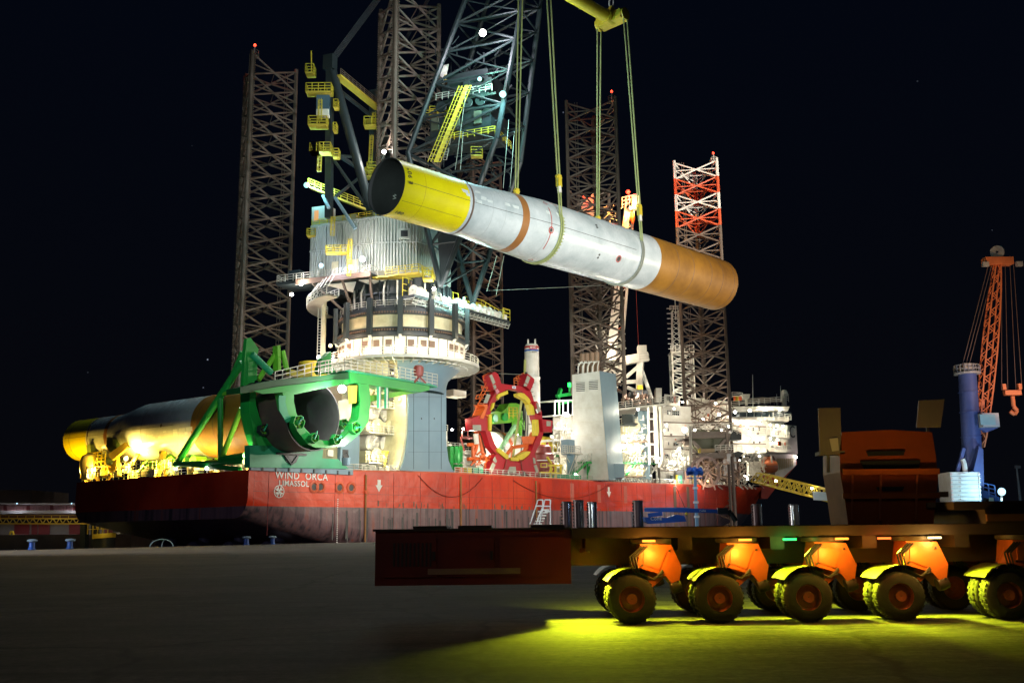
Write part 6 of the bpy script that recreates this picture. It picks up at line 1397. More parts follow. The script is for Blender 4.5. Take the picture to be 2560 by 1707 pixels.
for cx in (700, 880): FJ.part('gear_drum', MB().lathe(z7([(cx, 850)], y=YJ+3)[0], [(3.0, -2), (3.0, 1.2), (2.4, 1.6), (.01, 1.6)], 28, axis=Vector((-.15, -1, 0))), mat('drum_olive', (.17, .18, .12), .5), sm=True)
for a in (((580, 850), (700, 970)), ((1010, 830), (890, 970)), ((580, 960), (680, 1050)), ((650, 1010), (590, 1050)), ((1000, 960), (920, 1000))): FJ.part('brace', MB().bar(*z7(a, y=YJ), .75), M_jh)
for x in (545, 1030): FJ.part('corner_post', MB().bar(*z7([(x+5, 660), (x+10, 1100)], y=YJ), .5), M_jh)
for a, b2 in ((540, 570),): FJ.part('side_ladder', MB().bar(*z7([(a, 660), (a+8, 1230)], y=YJ-.6), .14).bar(*z7([(b2, 660), (b2+8, 1230)], y=YJ-.6), .14), M_rail)
q = MB()
for i in range(40): y = 665+i*14; q.bar(*z7([(542, y), (572, y)], y=YJ-.6), .1)
FJ.part('ladder_rung', q, M_rail, kind='stuff')
FJ.part('top_railing', MB().rail(z7([(540, 712), (1100, 700)], y=YJ-.3), 1.7, .09, 1.3), M_rail)
FJ.part('cargo_netting', MB().prism(z7([(690, 950), (880, 945), (880, 990), (690, 1000)], y=YJ-.6), Vector((0, 2, 0))), mat('netting_tan', (.5, .36, .22), .7)); FJ.part('yellow_block', MB().prism(z7([(670, 940), (690, 940), (690, 1005), (670, 1005)], y=YJ-.8), Vector((0, 2, 0))), M_yel)
fj('lower_beam', [(560, 1050), (665, 1060), (665, 1010), (1100, 990), (1120, 1030), (1110, 1055), (860, 1075), (560, 1095)], M_jh, 3)
fj('beam_box', [(805, 1040), (860, 1035), (860, 1075), (805, 1080)], M_jh, 1, YJ-.8); fj('dark_canopy', [(1100, 1010), (1180, 980), (1250, 1000), (1190, 1070), (1110, 1060)], M_dark, 4)
for x0, x1 in ((1090, 1030), (1225, 0)):
    pass
FJ.part('walk_railing', MB().rail(z7([(880, 990), (1230, 975)], y=YJ-1), 1.7, .09, 1.2), M_rail)
# davit head
FJ.part('davit_head', MB().prism(z7([(1035, 1015), (1085, 1015), (1090, 1070), (1110, 1080), (1118, 1190), (1105, 1215), (1090, 1190), (1080, 1130), (1040, 1105), (990, 1120), (995, 1100), (1040, 1075)], y=YJ-2), Vector((0, .8, 0))), mat('davit_grey', (.5, .5, .52), .4))
FJ.part('davit_rail', MB().bar(*z7([(1135, 1060), (1150, 1220)], y=YJ-2), .5), mat('davit_grey', (.5, .5, .52), .4)); FJ.part('guide_pipe', MB().tube(*z7([(1035, 1090), (1040, 1300)], y=YJ), 1.1, 12), mat('davit_grey', (.5, .5, .52), .4), sm=True)
for x in (1180, 1170): pass
FJ.part('hull_guide', MB().bar(*z7([(1170, 1060), (1180, 1440)], y=YJ-1), .7), M_brown)
# cable reels
for cx, cy, rr, lab in ((745, 1250, 3.6, 'large pale cable reel with crossed spokes below the jack house'), (1060, 1230, 2.6, 'smaller grey cable reel behind the grey guide pipe')):
    c = z7([(cx, cy)], y=252 if cx < 900 else 259)[0]; RL_ = Thing('cable_reel', lab, 'cable reel', c-Z3*rr*1.2, 'deck cable reels'); ax_ = Vector((.45, -.9, 0)).normalized()
    for o in (-.9, .9): RL_.part('reel_flange', MB().lathe(c+ax_*o, [(rr*.9, 0), (rr*1.1, 0), (rr*1.1, .15), (rr*.9, .15)], 36, axis=ax_), mat('reel_pink', (.42, .32, .30), .5), sm=True)
    for k in range(4):
        an = k*math.pi/4+.3; xx = ax_.cross(Z3); d = xx*math.cos(an)+Z3*math.sin(an); RL_.part('reel_spoke', MB().bar(c+ax_*.95-d*rr, c+ax_*.95+d*rr, .25), mat('reel_pink', (.42, .32, .30), .5))
    RL_.part('wound_cable', MB().lathe(c, [(rr*.75, -.85), (rr*.75, .85)], 30, axis=ax_), M_brown, sm=True)
    RL_.part('reel_stand', MB().bar(c+ax_*1.3, c+ax_*1.3-Z3*rr*1.25+xx*2, .3).bar(c+ax_*1.3, c+ax_*1.3-Z3*rr*1.25-xx*2, .3), mat('reel_pink', (.42, .32, .30), .5))
random.seed(41); q = MB()
for i in range(150): a = z7([(random.uniform(660, 1230), random.uniform(1100, 1440))], y=random.uniform(250, 258))[0]; q.bar(a, a+random.choice([Vector((1.8, .3, 0)), Z3*1.8, Z3*1, Vector((1, 0, 1)), Vector((1.2, 0, -.9))]), random.uniform(.08, .28))
FJ.part('deck_pipework', q, mat('pipe_tan', (.40, .28, .20), .5), kind='stuff')
FJ.lamp(z7([(780, 1370)], y=249)[0], M_lensy, (1, .6, .35), 900, .25, (0, -1, 0))
# containers along the deck edge
for x0, x1, y0, y1, m_, lab in ((160, 345, 1235, 1400, M_white, 'brightly lit white deck container nearest the vent trunks'), (352, 472, 1228, 1412, mat('container_grey', (.28, .27, .27), .5), 'grey ribbed deck container beside the bright white one'), (480, 538, 1240, 1415, mat('container_salmon', (.56, .30, .20), .5), 'salmon and white striped deck container left of the yellow pipe')):
    p_ = z7([(x0, y1), (x1, y1), (x1, y0), (x0, y0)], y=246); T = Thing('deck_container', lab, 'container', p_[0], 'containers on the ship deck')
    T.part('container_shell', MB().prism(p_, Vector((0, 3, 0))), m_)
    n_ = 9
    for i in range(n_): a = p_[0].lerp(p_[1], (i+.5)/n_); b2 = p_[3].lerp(p_[2], (i+.5)/n_); T.part('rib', MB().bar(a-Vector((0, .08, 0)), b2-Vector((0, .08, 0)), .12), m_)
    T.part('top_rail', MB().bar(p_[3]-Vector((0, .1, 0)), p_[2]-Vector((0, .1, 0)), .2), M_brown)
for pts, m_, nm, lab in (([(365, 1420), (378, 1400), (382, 1330), (375, 1290)], M_yel, 'yellow_hose_post', 'yellow curved hose post before the grey container'), ([(605, 1400), (602, 1300), (572, 1290)], M_yel, 'yellow_pipe_bend', 'yellow bent pipe right of the salmon container'), ([(312, 1410), (310, 1295)], M_dark, 'dark_vent_post', 'short dark vent post before the bright white container')):
    p_ = z7(pts, y=244); single(nm, MB().path(p_, .38, 8), m_, lab, 'pipe', p_[0], sm=True)
single('green_valve_box', MB().box(z7([(412, 1355)], y=244)[0], Vector((.5, 0, 0)), Vector((0, .5, 0)), Z3*1.0), M_teal, 'small green valve box at the rail before the grey container', 'valve box', z7([(412, 1380)], y=244)[0])
light('POINT', z7([(420, 1330)], y=240)[0], (1, .93, .8), 2600, .4)
# lattice mast
LM = Thing('lattice_mast', 'white lattice signal mast with platforms behind the striped leg', 'mast', U(1700, 1000, y=285))
ma, mb_ = U(1685, 1000, y=285), U(1738, 1000, y=285); zt1 = U(1690, 880, y=285).z; zt2 = U(1690, 800, y=285).z
wv = (mb_-ma); za = ma.z; dv = Vector((0, 5, 0))
cs = [ma, mb_, mb_+dv, ma+dv]
for c in cs: LM.part('mast_leg', MB().bar(c, Vector((c.x, c.y, zt1)), .45), M_white)
nb = 5
for i in range(nb):
    z0_, z1_ = za+(zt1-za)*i/nb, za+(zt1-za)*(i+1)/nb
    for a, b2 in zip(cs, cs[1:]+cs[:1]):
        LM.part('mast_brace', MB().bar(Vector((a.x, a.y, z0_)), Vector((b2.x, b2.y, z1_)), .26), M_white); LM.part('mast_brace', MB().bar(Vector((a.x, a.y, z1_)), Vector((b2.x, b2.y, z1_)), .26), M_white)
        LM.part('mast_brace', MB().bar(Vector((b2.x, b2.y, z0_)), Vector((a.x, a.y, z1_)), .2), M_white)
LM.part('mast_platform', MB().box((ma+mb_)/2+dv*.5+Z3*(zt1-za), wv*.56, dv*.6, Z3*.2), M_white); LM.part('mast_railing', MB().rail([Vector((c.x, c.y, zt1+.2)) for c in (ma-wv*.05, mb_+wv*.05)], 1.8, .09, 1.2), M_white)
tp = ma.lerp(mb_, .25)
for o in ((-1, 0), (1, 0), (1, 2), (-1, 2)): LM.part('upper_leg', MB().bar(Vector((tp.x+o[0]*1.2, tp.y+o[1], zt1)), Vector((tp.x+o[0]*.9, tp.y+o[1], zt2+3)), .22), M_white)
q = MB()
for i in range(8): z_ = zt1+(zt2+3-zt1)*i/8; h_ = (zt2+3-zt1)/8; q.bar(Vector((tp.x-1.1, tp.y, z_)), Vector((tp.x+1.1, tp.y, z_+h_)), .14).bar(Vector((tp.x+1.1, tp.y, z_)), Vector((tp.x-1.1, tp.y, z_+h_)), .14)
for i in range(9): z_ = zt1+(zt2+4-zt1)*i/9+1; q.bar(Vector((tp.x-2.6, tp.y, z_)), Vector((tp.x-1, tp.y, z_)), .16)
LM.part('upper_lattice', q, M_white, kind='stuff'); LM.part('mast_top', MB().tube(Vector((tp.x, tp.y, zt2)), Vector((tp.x, tp.y, zt2+7)), .12, 6).rail([Vector((tp.x-1.6, tp.y, zt2+3)), Vector((tp.x+1.6, tp.y, zt2+3))], 1.3, .08, .8), M_white)
light('POINT', U(1712, 985, y=276), (1, .93, .78), 6000, .4); light('POINT', U(1700, 890, y=279), (1, .9, .75), 1800, .4)
# gangway
GW = Thing('gangway', 'long yellow lattice gangway sloping down from the bow', 'gangway', U(1885, 1210, y=262))
ga, gb = U(1885, 1203, y=262), U(2133, 1268, y=236); gl = (gb-ga); gd = gl.normalized(); gx = gd.cross(Z3).normalized(); gu = gx.cross(gd)
if gu.z < 0: gu = -gu
hW, hH = 1.1, 2.6; nbay = 20
cs = lambda f, i, j: ga+gl*f+gx*hW*i+gu*hH*j
for i in (-1, 1):
    for j in (0, 1): GW.part('gangway_chord', MB().bar(cs(0 if j == 0 else .06, i, j), cs(1, i, j), .28), M_yel)
for k in range(nbay):
    f0, f1 = k/nbay, (k+1)/nbay
    for i in (-1, 1):
        GW.part('gangway_brace', MB().bar(cs(f0, i, 0), cs(f1, i, 1), .16) if k % 2 else MB().bar(cs(f0, i, 1) if k else cs(f0, i, 0), cs(f1, i, 0) if k else cs(f1, i, 1), .16), M_yel)
        GW.part('gangway_post', MB().bar(cs(f1, i, 0), cs(f1, i, 1), .14), M_yel)
        GW.part('gangway_handrail', MB().bar(cs(f0, i, .5), cs(f1, i, .5), .09), M_yel)
    GW.part('gangway_cross_bar', MB().bar(cs(f1, -1, 1), cs(f1, 1, 1), .14), M_yel)
GW.part('gangway_floor', MB().prism([cs(0, -1, 0), cs(1, -1, 0), cs(1, 1, 0), cs(0, 1, 0)], gu*.1), M_yelw)
GW.part('banner', MB().prism([U(2032, 1228, y=240), U(2080, 1231, y=240), U(2082, 1252, y=240), U(2034, 1249, y=240)], Vector((0, .2, 0))), mat('banner_white', (.75, .82, .85), .5))
for x, y in ((1940, 1202), (2030, 1220)): GW.lamp(U(x, y, y=246), M_lens, (1, .95, .85), 500, .28, (0, -1, 0))
light('POINT', U(2056, 1232, y=234), (.8, .92, 1), 320, .3)
random.seed(77); q = MB()
for i in range(46):
    p_ = U(random.choice([random.uniform(905, 1000), random.uniform(1125, 1420), random.uniform(1560, 1680), random.uniform(1640, 1900)]), random.uniform(1060, 1195), t=random.uniform(2, 9)); q.ball(p_, random.uniform(.12, .2), 6)
SHIP.part('deck_light', q, M_lens, kind='stuff')
# ================================================================== ON THE QUAY
q0 = lambda px, y: Vector((ray(px, 1300).x/ray(px, 1300).y*y, y, 0))
for px, y, lab in ((79, 108, 'blue mushroom bollard farthest left on the quay edge'), (174, 112, 'blue bollard left of the arched ladder hoop'), (616, 131, 'blue bollard before the grey thruster under the stern'), (681, 134, 'blue bollard nearest the red hull side')):
    r0_ = ray(px, 1374 if px < 300 else 1358); b_ = W(0, QE-.45, 0); d2 = Vector((r0_.x, r0_.y)); l = (-QE*-1*0+(O.dot(PV)+(QE-.45)))/d2.dot(PV); p = Vector((d2.x*l, d2.y*l, .015))
    T = Thing('bollard', lab, 'bollard', p, 'blue bollards along the quay edge')
    T.part('bollard_post', MB().lathe(p, [(.42, 0), (.42, .12), (.32, .2), (.30, .85)], 18), M_blue, sm=True); T.part('bollard_cap', MB().lathe(p, [(.30, .85), (.55, .92), (.58, 1.05), (.4, 1.16), (.01, 1.2)], 18), mat('bollard_top', (.25, .38, .5), .45), sm=True)
r0_ = ray(404, 1365); d2 = Vector((r0_.x, r0_.y)); l = (O.dot(PV)+(QE-.5))/d2.dot(PV); p = Vector((d2.x*l, d2.y*l, .015)); T = Thing('ladder_hoop', 'pale blue arched handrail hoop at the quay edge', 'ladder hoop', p)
T.part('hoop', MB().path([p+F3*1.65*math.cos(a)+Z3*.95*math.sin(a) for a in [i*math.pi/14 for i in range(15)]], .06, 6), mat('hoop_blue', (.45, .68, .75), .4)); T.part('hoop_post', MB().path([p, p+Z3*.5+F3*.1, p+Z3*.95+F3*.35], .05, 6), mat('hoop_blue', (.45, .68, .75), .4))
def upright(px, pyb, pyt, y, wpx, lab, kind):
    r_ = wpx/2/ (2560*F_/y); b_ = q0(px, y); zt_ = U(px, pyt, y=y).z; T = Thing('bulk_container', lab, 'container', b_, 'tall foil wrapped drums beyond the transporter')
    m_ = M_chrome if kind else mat('drum_maroon_black', (.07, .035, .04), .35, .2)
    T.part('drum_shell', MB().lathe(b_, [(r_, 0), (r_, zt_), (r_*.9, zt_+.04), (.01, zt_+.05)], 22), m_, sm=True)
    for i in range(8): z = zt_*(.45+i*.07); T.part('drum_lug', MB().box(b_+Vector((-r_*1.0, -r_*.3, z)), Vector((.09, 0, 0)), Vector((0, .1, 0)), Z3*.07), M_black)
    T.part('drum_band', MB().lathe(b_, [(r_+.02, zt_-.12), (r_+.02, zt_-.02)], 22), M_black)
    if not kind:
        T.part('foil_strip', MB().lathe(b_, [(r_+.012, .1), (r_+.012, zt_-.1)], 4, 285, 325), M_chrome)
for a in ((1417, 1297, 1254, 96, 25, 'wrapped drum right of the white steps, half dark half shiny', 0), (1447, 1297, 1250, 97, 26, 'darkest drum, middle one of the three right of the steps', 0), (1481, 1297, 1255, 96, 24, 'shiny metallic drum, right one of the three by the steps', 1), (1596, 1297, 1251, 92, 25, 'dark drum directly left of the blue boom lift', 0), (1893, 1297, 1260, 104, 24, 'dark reddish drum below the near end of the gangway', 0), (1986, 1297, 1261, 104, 24, 'silver drum standing farthest right below the yellow gangway', 1)): upright(*a)
ST = Thing('mobile_steps', 'white lit mobile steps with twin handrails by the wrapped drums', 'steps', q0(1352, 74)); sx = q0(1352, 74)
pst = lambda x, y, d=0: U(x, y, y=74+d)
for d in (0, .9):
    for pts in ([(1325, 1310), (1345, 1249), (1357, 1249), (1357, 1265), (1340, 1310)], [(1348, 1310), (1362, 1249), (1376, 1249), (1376, 1312)], [(1362, 1278), (1376, 1278)], [(1341, 1264), (1376, 1265)], [(1345, 1278), (1357, 1278)]):
        ST.part('handrail', MB().path([pst(x, y, d) for x, y in pts], .055, 6), M_print)
for i in range(6): a = pst(1338+i*3.6, 1309-i*7); ST.part('step', MB().box(a+Vector((.2, .45, 0)), Vector((.3, 0, 0)), Vector((0, .45, 0)), Z3*.04), M_rail)
light('SPOT', q0(1340, 64)+Z3*5, (.9, .96, 1), 2600, .2, q0(1400, 90)+Z3*2, 70, .6)
BL = Thing('boom_lift', 'blue articulated boom lift parked with its boom lowered level', 'boom lift', q0(1700, 88)); yb = 88
bb = lambda x, y: U(x, y, y=yb)
BL.part('main_boom', MB().prism([bb(1612, 1270), bb(1700, 1269), bb(1800, 1273), bb(1800, 1282), bb(1612, 1278)], Vector((0, .45, 0))), M_blue); BL.part('boom_section', MB().prism([bb(1612, 1268), bb(1720, 1267.5), bb(1720, 1270), bb(1612, 1270.5)], Vector((0, .35, 0))), mat('boom_pale', (.25, .35, .5), .4))
BL.part('lower_boom', MB().bar(bb(1620, 1288), bb(1655, 1283), .35), M_blue); BL.part('jib', MB().path([bb(1795, 1277), bb(1820, 1276), bb(1826, 1282), bb(1840, 1302)], .22, 8), M_dark)
BL.part('jib_knuckle', MB().box(bb(1806, 1277), Vector((.45, 0, 0)), Vector((0, .3, 0)), Z3*.28), M_black)
BL.part('chassis', MB().prism([bb(1612, 1292), bb(1670, 1294), bb(1680, 1290), bb(1712, 1291), bb(1716, 1303), bb(1625, 1309), bb(1615, 1303)], Vector((0, 1.6, 0))), M_blue); BL.part('engine_cowl', MB().prism([bb(1672, 1293), bb(1690, 1286), bb(1710, 1288), bb(1714, 1300), bb(1676, 1300)], Vector((0, 1.5, 0))), M_blue)
for x in (1632, 1700): BL.part('wheel', MB().lathe(Vector((bb(x, 1300).x, yb-.1, .5)), [(.15, -.12), (.5, -.15), (.5, .25), (.15, .25)], 18, axis=Vector((0, 1, 0))), M_rubber, sm=True)
text(BL, 'Coll\u00e9', bb(1626, 1300)-Vector((0, .06, 0)), Vector((1, 0, 0)), Z3, .42, M_print, ext=.01); text(BL, 'Coll\u00e9', bb(1748, 1279)-Vector((0, .06, 0)), Vector((1, 0, 0)), Z3, .24, M_print, ext=.01)
BL.part('warning_lamp', MB().ball(bb(1716, 1284), .14, 8), M_yel)
light('POINT', bb(1660, 1262)+Vector((0, -3, 1.5)), (.55, .7, 1), 160, .3)
LP = Thing('light_pole', 'slim blue pole with a blue cluster head before the cable reels', 'light pole', q0(1742, 110))
pb0 = q0(1742, 110); pt0 = U(1740, 1178, y=110); pt0.x = pb0.x
LP.part('pole', MB().tube(pb0, pt0, .22, 10, r2=.16), mat('pole_blue', (.10, .25, .45), .4), sm=True)
for k in range(3): LP.part('pole_clamp', MB().tube(pb0.lerp(pt0, .35+.2*k), pb0.lerp(pt0, .38+.2*k), .3, 10), mat('pole_pale', (.5, .6, .7), .4))
LP.part('head_hub', MB().ball(pt0+Z3*.1, .42, 12), M_blue)
for k in range(8):
    a = k*math.pi/4; d = Vector((math.cos(a), math.sin(a)*.9, .25*(1 if k % 2 else -1))); LP.part('head_lamp', MB().tube(pt0+d*.3, pt0+d*.9, .2, 8, r2=.27), M_blue)
LP.part('cross_arm', MB().bar(pt0-Z3*.7-Vector((.9, 0, 0)), pt0-Z3*.7+Vector((.9, 0, 0)), .1), M_blue)
light('POINT', pt0+Vector((-.5, -2.2, 1.4)), (.4, .6, 1), 120, .2)
M_pile_ = mat('pile_brown', (.045, .026, .02), .7)
for px, lab in ((1829, 'left one of two dark mooring piles before the red hull'), (1838, 'right, taller one of two dark mooring piles before the hull')):
    b_ = q0(px, 190); T = U(px, 1160 if px < 1835 else 1140, y=190); single('mooring_pile', MB().tube(b_, Vector((b_.x, b_.y, T.z)), .28, 10), M_pile_, lab, 'pile', b_, 'dark mooring piles', sm=True)
single('mooring_line', MB().path([U(1688, 1212, t=-6.4), U(1700, 1240, t=-8), U(1712, 1268, t=-9.8)], .09, 6), M_black, 'dark mooring line running down the hull left of the blue pole', 'rope', U(1688, 1212, t=-6.4))
def catenary(a, b2, sag): return [a.lerp(b2, i/16)-Z3*sag*4*(i/16)*(1-i/16) for i in range(17)]
single('hanging_hose', MB().path(catenary(W(-2, TS-.15, 11), W(15, TS-.15, 11.2), 3.6), .06, 5), M_maroon, 'thin dark hose sagging on the hull below the blue-grey column', 'hose', W(-2, TS-.15, 11), 'hoses sagging down the hull side')
single('hanging_hose', MB().path(catenary(W(24, TS-.15, 11), W(58, TS-.15, 11.2), 3.3), .06, 5), M_maroon, 'long thin dark hose sagging on the hull below the gripper ring', 'hose', W(24, TS-.15, 11), 'hoses sagging down the hull side')
# ================================================================== HARBOUR CRANE (far right)
HC = Thing('harbour_crane', 'blue harbour mobile crane with orange lattice jib at far right', 'crane', U(2440, 1290, y=290)); YH = 290
hh = lambda x, y, d=0: U(1900+x/2.2394, 600+y/2.2394, y=YH+d)
cb0, cb1 = hh(1195, 1300), hh(1160, 745); HC.part('tower', MB().tube(cb0, cb1, 2.8, 24, r2=2.5), mat('tower_blue', (.075, .11, .28), .45), sm=True)
for f in (.15, .35, .6, .8): c = cb0.lerp(cb1, f); HC.part('tower_seam', MB().tube(c, c+Z3*.15, 2.9, 24), mat('tower_blue', (.075, .11, .28), .45))
HC.part('tower_panel', MB().prism([hh(1225, 1150, -4), hh(1250, 1170, -4), hh(1255, 1400, -4), hh(1180, 1300, -4)], Vector((0, 3, 0))), mat('tower_blue', (.075, .11, .28), .45))
HC.part('top_walkway', MB().lathe(cb1, [(2.4, -.4), (3.7, -.4), (3.7, .1), (2.4, .1)], 28), M_rail)
HC.part('top_railing', MB().rail([cb1+Vector((math.cos(i*math.pi/10), math.sin(i*math.pi/10), 0))*3.6 for i in range(21)], 2.2, .12, 1.6, 2), M_rail); HC.part('top_machinery', MB().box(cb1+Z3*1.2, Vector((1.6, 0, 0)), Vector((0, 1.4, 0)), Z3*1.6), M_rail)
jf, jt = hh(1235, 1160), hh(1330, 130); jl = jt-jf
def jp(f, i, j): w_ = .8+1.0*math.sin(math.pi*min(1, max(0, f*1.02)))**.7; return jf+jl*f+Vector((w_*i*.9, w_*j*.9, 0))
nj = 22
for k in range(nj):
    f0, f1 = k/nj, (k+1)/nj
    for i, j in ((-1, -1), (1, -1), (1, 1), (-1, 1)): HC.part('jib_chord', MB().bar(jp(f0, i, j), jp(f1, i, j), .4), M_orangec)
    for (i, j), (i2, j2) in (((-1, -1), (1, -1)), ((1, -1), (1, 1)), ((1, 1), (-1, 1)), ((-1, 1), (-1, -1))):
        if k % 2: i, j, i2, j2 = i2, j2, i, j
        HC.part('jib_brace', MB().bar(jp(f0, i, j), jp(f1, i2, j2), .22), M_orangec)
HC.part('jib_head', MB().box(jt+Z3*.5, Vector((4.2, 0, 0)), Vector((0, 1.6, 0)), Z3*1.1), M_orangec); HC.part('jib_sheave', MB().lathe(jt+Z3*3.4-Vector((0, .4, 0)), [(.4, 0), (2.0, 0), (2.0, .8), (.4, .8)], 24, axis=Vector((.6, 1, 0))), M_rail)
for x in (-4.6, 5.6): HC.part('head_lamp', MB().box(jt+Vector((x, -1.8, -.8)), Vector((.9, 0, 0)), Vector((0, .5, 0)), Z3*.7), M_rail)
HC.part('jib_plate', MB().prism([hh(1225, 890), hh(1260, 890), hh(1258, 940), hh(1222, 930)], Vector((0, 1, 0))), M_orangec)
for dx in (-1, 0, 1): HC.part('luffing_rope', MB().tube(cb1+Vector((dx, 0, 3)), jt+Vector((dx-2, 0, -1)), .12, 5), M_brown)
hk_ = hh(1412, 855)
for dx in (-3, -1.2, 1.2, 3): HC.part('hoist_rope', MB().tube(jt+Vector((dx*.6+3, 0, 0)), hk_+Vector((dx, 0, 1)), .10, 5), M_brown)
HC.part('hook_yoke', MB().box(hk_, Vector((2.4, 0, 0)), Vector((0, .8, 0)), Z3*.7).box(hk_+Z3*1.8-Vector((2.3, 0, 0)), Vector((.5, 0, 0)), Vector((0, .5, 0)), Z3*.9).box(hk_+Z3*1.8+Vector((2.3, 0, 0)), Vector((.5, 0, 0)), Vector((0, .5, 0)), Z3*.9), M_orangec)
HC.part('hook', MB().path([hk_-Z3*1, hk_-Z3*4, hk_-Z3*5.3+Vector((.9, 0, 0)), hk_-Z3*6.4, hk_-Z3*5.4-Vector((1.2, 0, 0))], .6, 8), M_orangec, sm=True)
HC.part('operator_cab', MB().box(hh(1275, 1010, -3), Vector((2.4, 0, 0)), Vector((0, 2, 0)), Z3*2.0), M_rail); HC.part('cab_window', MB().box(hh(1275, 1005, -5.2), Vector((2.2, 0, 0)), Vector((0, .1, 0)), Z3*1.5), mat('cab_pale', (.4, .6, .55), .3))
HC.part('cab_platform', MB().prism([hh(1215, 1030, -2), hh(1335, 1040, -2), hh(1330, 1052, -2), hh(1270, 1075, -2), hh(1215, 1050, -2)], Vector((0, 4, 0))), mat('tower_blue', (.075, .11, .28), .45)); HC.part('cab_railing', MB().rail([hh(1290, 1035, -3), hh(1335, 1045, -3)], 3, .15, 1.5), M_rail)
HC.part('machine_house', MB().prism([hh(1062, 1298, -8), hh(1228, 1298, -8), hh(1242, 1500, -8), hh(1078, 1500, -8)], Vector((0, 8, 0))), M_white)
for i in range(9):
    y = 1310+i*23; HC.part('house_slat', MB().bar(hh(1122-1, y, -8.2), hh(1160, y, -8.2), .55, .3), M_print)
    HC.part('seam', MB().bar(hh(1068, y+11, -8.1), hh(1238, y+11, -8.1), .14), mat('seam_grey', (.3, .32, .35), .5))
    for x in (1069+i*1.4, 1226+i*1.4): HC.part('chevron', MB().prism([hh(x, y-9, -8.3), hh(x+9, y, -8.3), hh(x, y+9, -8.3), hh(x-5, y, -8.3)], Vector((0, .1, 0))), mat('chevron_pink', (.75, .5, .42), .5))
for a in ((1140, 1165, 1105, 1295), (1230, 1165, 1200, 1295)): HC.part('tower_strut', MB().bar(hh(a[0], a[1], -5), hh(a[2], a[3], -5), .9), mat('tower_blue', (.075, .11, .28), .45))
HC.part('exhaust_stack', MB().path([hh(1150, 1298, -6), hh(1143, 1245, -6), hh(1133, 1225, -6)], .7, 8), M_white)
HC.part('carriage', MB().prism([hh(1242, 1400, -2), hh(1340, 1440, -2), hh(1345, 1505, -2), hh(1242, 1505, -2)], Vector((0, 8, 0))), mat('carriage_blue', (.05, .16, .5), .45)); HC.part('carriage_railing', MB().rail([hh(1248, 1425, -3), hh(1320, 1440, -3)], 3.4, .16, 1.8), mat('carriage_blue', (.05, .16, .5), .45))
HC.part('carriage_panel', MB().prism([hh(1284, 1440, -3), hh(1308, 1440, -3), hh(1310, 1475, -3), hh(1284, 1475, -3)], Vector((0, .3, 0))), mat('cab_pale', (.4, .6, .55), .3))
for i in range(3): HC.part('carriage_port', MB().lathe(hh(1262+i*14, 1455+i*5, -2.3), [(.01, .1), (.7, .1)], 12, axis=Vector((0, -1, 0))), M_black)
light('POINT', hh(1180, 1380, -26), (.8, .9, 1), 2600*3, .5); light('SPOT', (150, 190, 22), (.62, .62, 1), 110000, .6, hh(1180, 950), 30, .6); light('SPOT', (170, 230, 20), (1, .62, .4), 160000, .6, hh(1290, 560), 40, .6)
FL = Thing('flood_lamp_post', 'short post with a glaring blue-white flood lamp right of the crane base', 'flood lamp', hh(1355, 1500, -12)); FL.part('post', MB().tube(hh(1353, 1505, -12), hh(1353, 1415, -12), .35, 8), M_rail)
FL.lamp(hh(1353, 1408, -13), M_lensb, (.35, .75, 1), 14000, 1.1, (0, -3, .6), name='lamp_head')
MA = Thing('far_mast', 'thin dim light mast at the far right edge', 'mast', hh(1465, 1500, 40)); MA.part('mast_pole', MB().tube(hh(1462, 1500, 40), hh(1437, 1270, 40), .5, 6, r2=.3), mat('mast_dim', (.2, .2, .22), .5)); MA.part('mast_arms', MB().bar(hh(1428, 1268, 40), hh(1456, 1270, 40), .9), mat('mast_dim', (.2, .2, .22), .5))
# ================================================================== LEFT BACKGROUND
l2 = lambda x, y, d=0, Y=300: U(x/3.36, 1180+y/3.36, y=Y+d)
FQ = single('far_quay', MB().prism([l2(-700, 527), l2(1100, 520), l2(1100, 640), l2(-700, 640)], Vector((0, 130, 0))), mat('far_concrete', (.16, .14, .13), .8), None, None, l2(0, 530), kind='structure')
WHS = Thing('warehouse', 'low red-roofed warehouse with pale walls across the water', 'warehouse', l2(200, 520, 15))
wf = lambda nm, pts, m, d=15, dp=1: WHS.part(nm, MB().prism([l2(x, y, d) for x, y in pts], Vector((0, dp, 0))), m)
M_wred = mat('shed_red', (.16, .012, .012), .6); M_wpale = mat('shed_pale', (.20, .18, .16), .7)
wf('wall', [(-600, 430), (1050, 425), (1050, 525), (-600, 530)], M_wpale, 16, 20); wf('canopy', [(-600, 322), (1050, 318), (1050, 345), (-600, 350)], M_wpale, 8, 8); wf('upper_wall', [(-600, 350), (1050, 345), (1050, 385), (-600, 390)], mat('shed_dark', (.10, .03, .03), .6), 15, 2)
wf('roof_edge', [(-600, 255), (1050, 262), (1050, 276), (-600, 272)], M_wpale, 12, 24)
for i in range(58):
    x = -560+i*28
    if 0 <= i: WHS.part('roof_panel', MB().prism([l2(x, 276, 12), l2(x+23, 276, 12), l2(x+25, 320, 8), l2(x+2, 320, 8)], Vector((0, .3, 0))), mat('panel_red', (.42, .20, .18), .4) if i % 7 else M_wred)
for x0, x1 in ((-120, -20), (120, 245), (265, 310), (322, 415), (580, 705), (880, 945)): WHS.part('door', MB().prism([l2(x0, 436, 15.6), l2(x1, 436, 15.6), l2(x1, 522, 15.6), l2(x0, 522, 15.6)], Vector((0, .3, 0))), M_wred)
for x, lab in ((142, 0), (601, 0)): WHS.lamp(l2(x, 262, 7), M_lensb, (.75, .8, 1), 1200, .22, (0, -1.8, -1.6))
light('POINT', l2(150, 400, 0), (1, .85, .6), 700, .4); light('POINT', l2(500, 400, 0), (1, .85, .6), 900, .4); light('POINT', l2(850, 420, 0), (1, .85, .6), 500, .4)
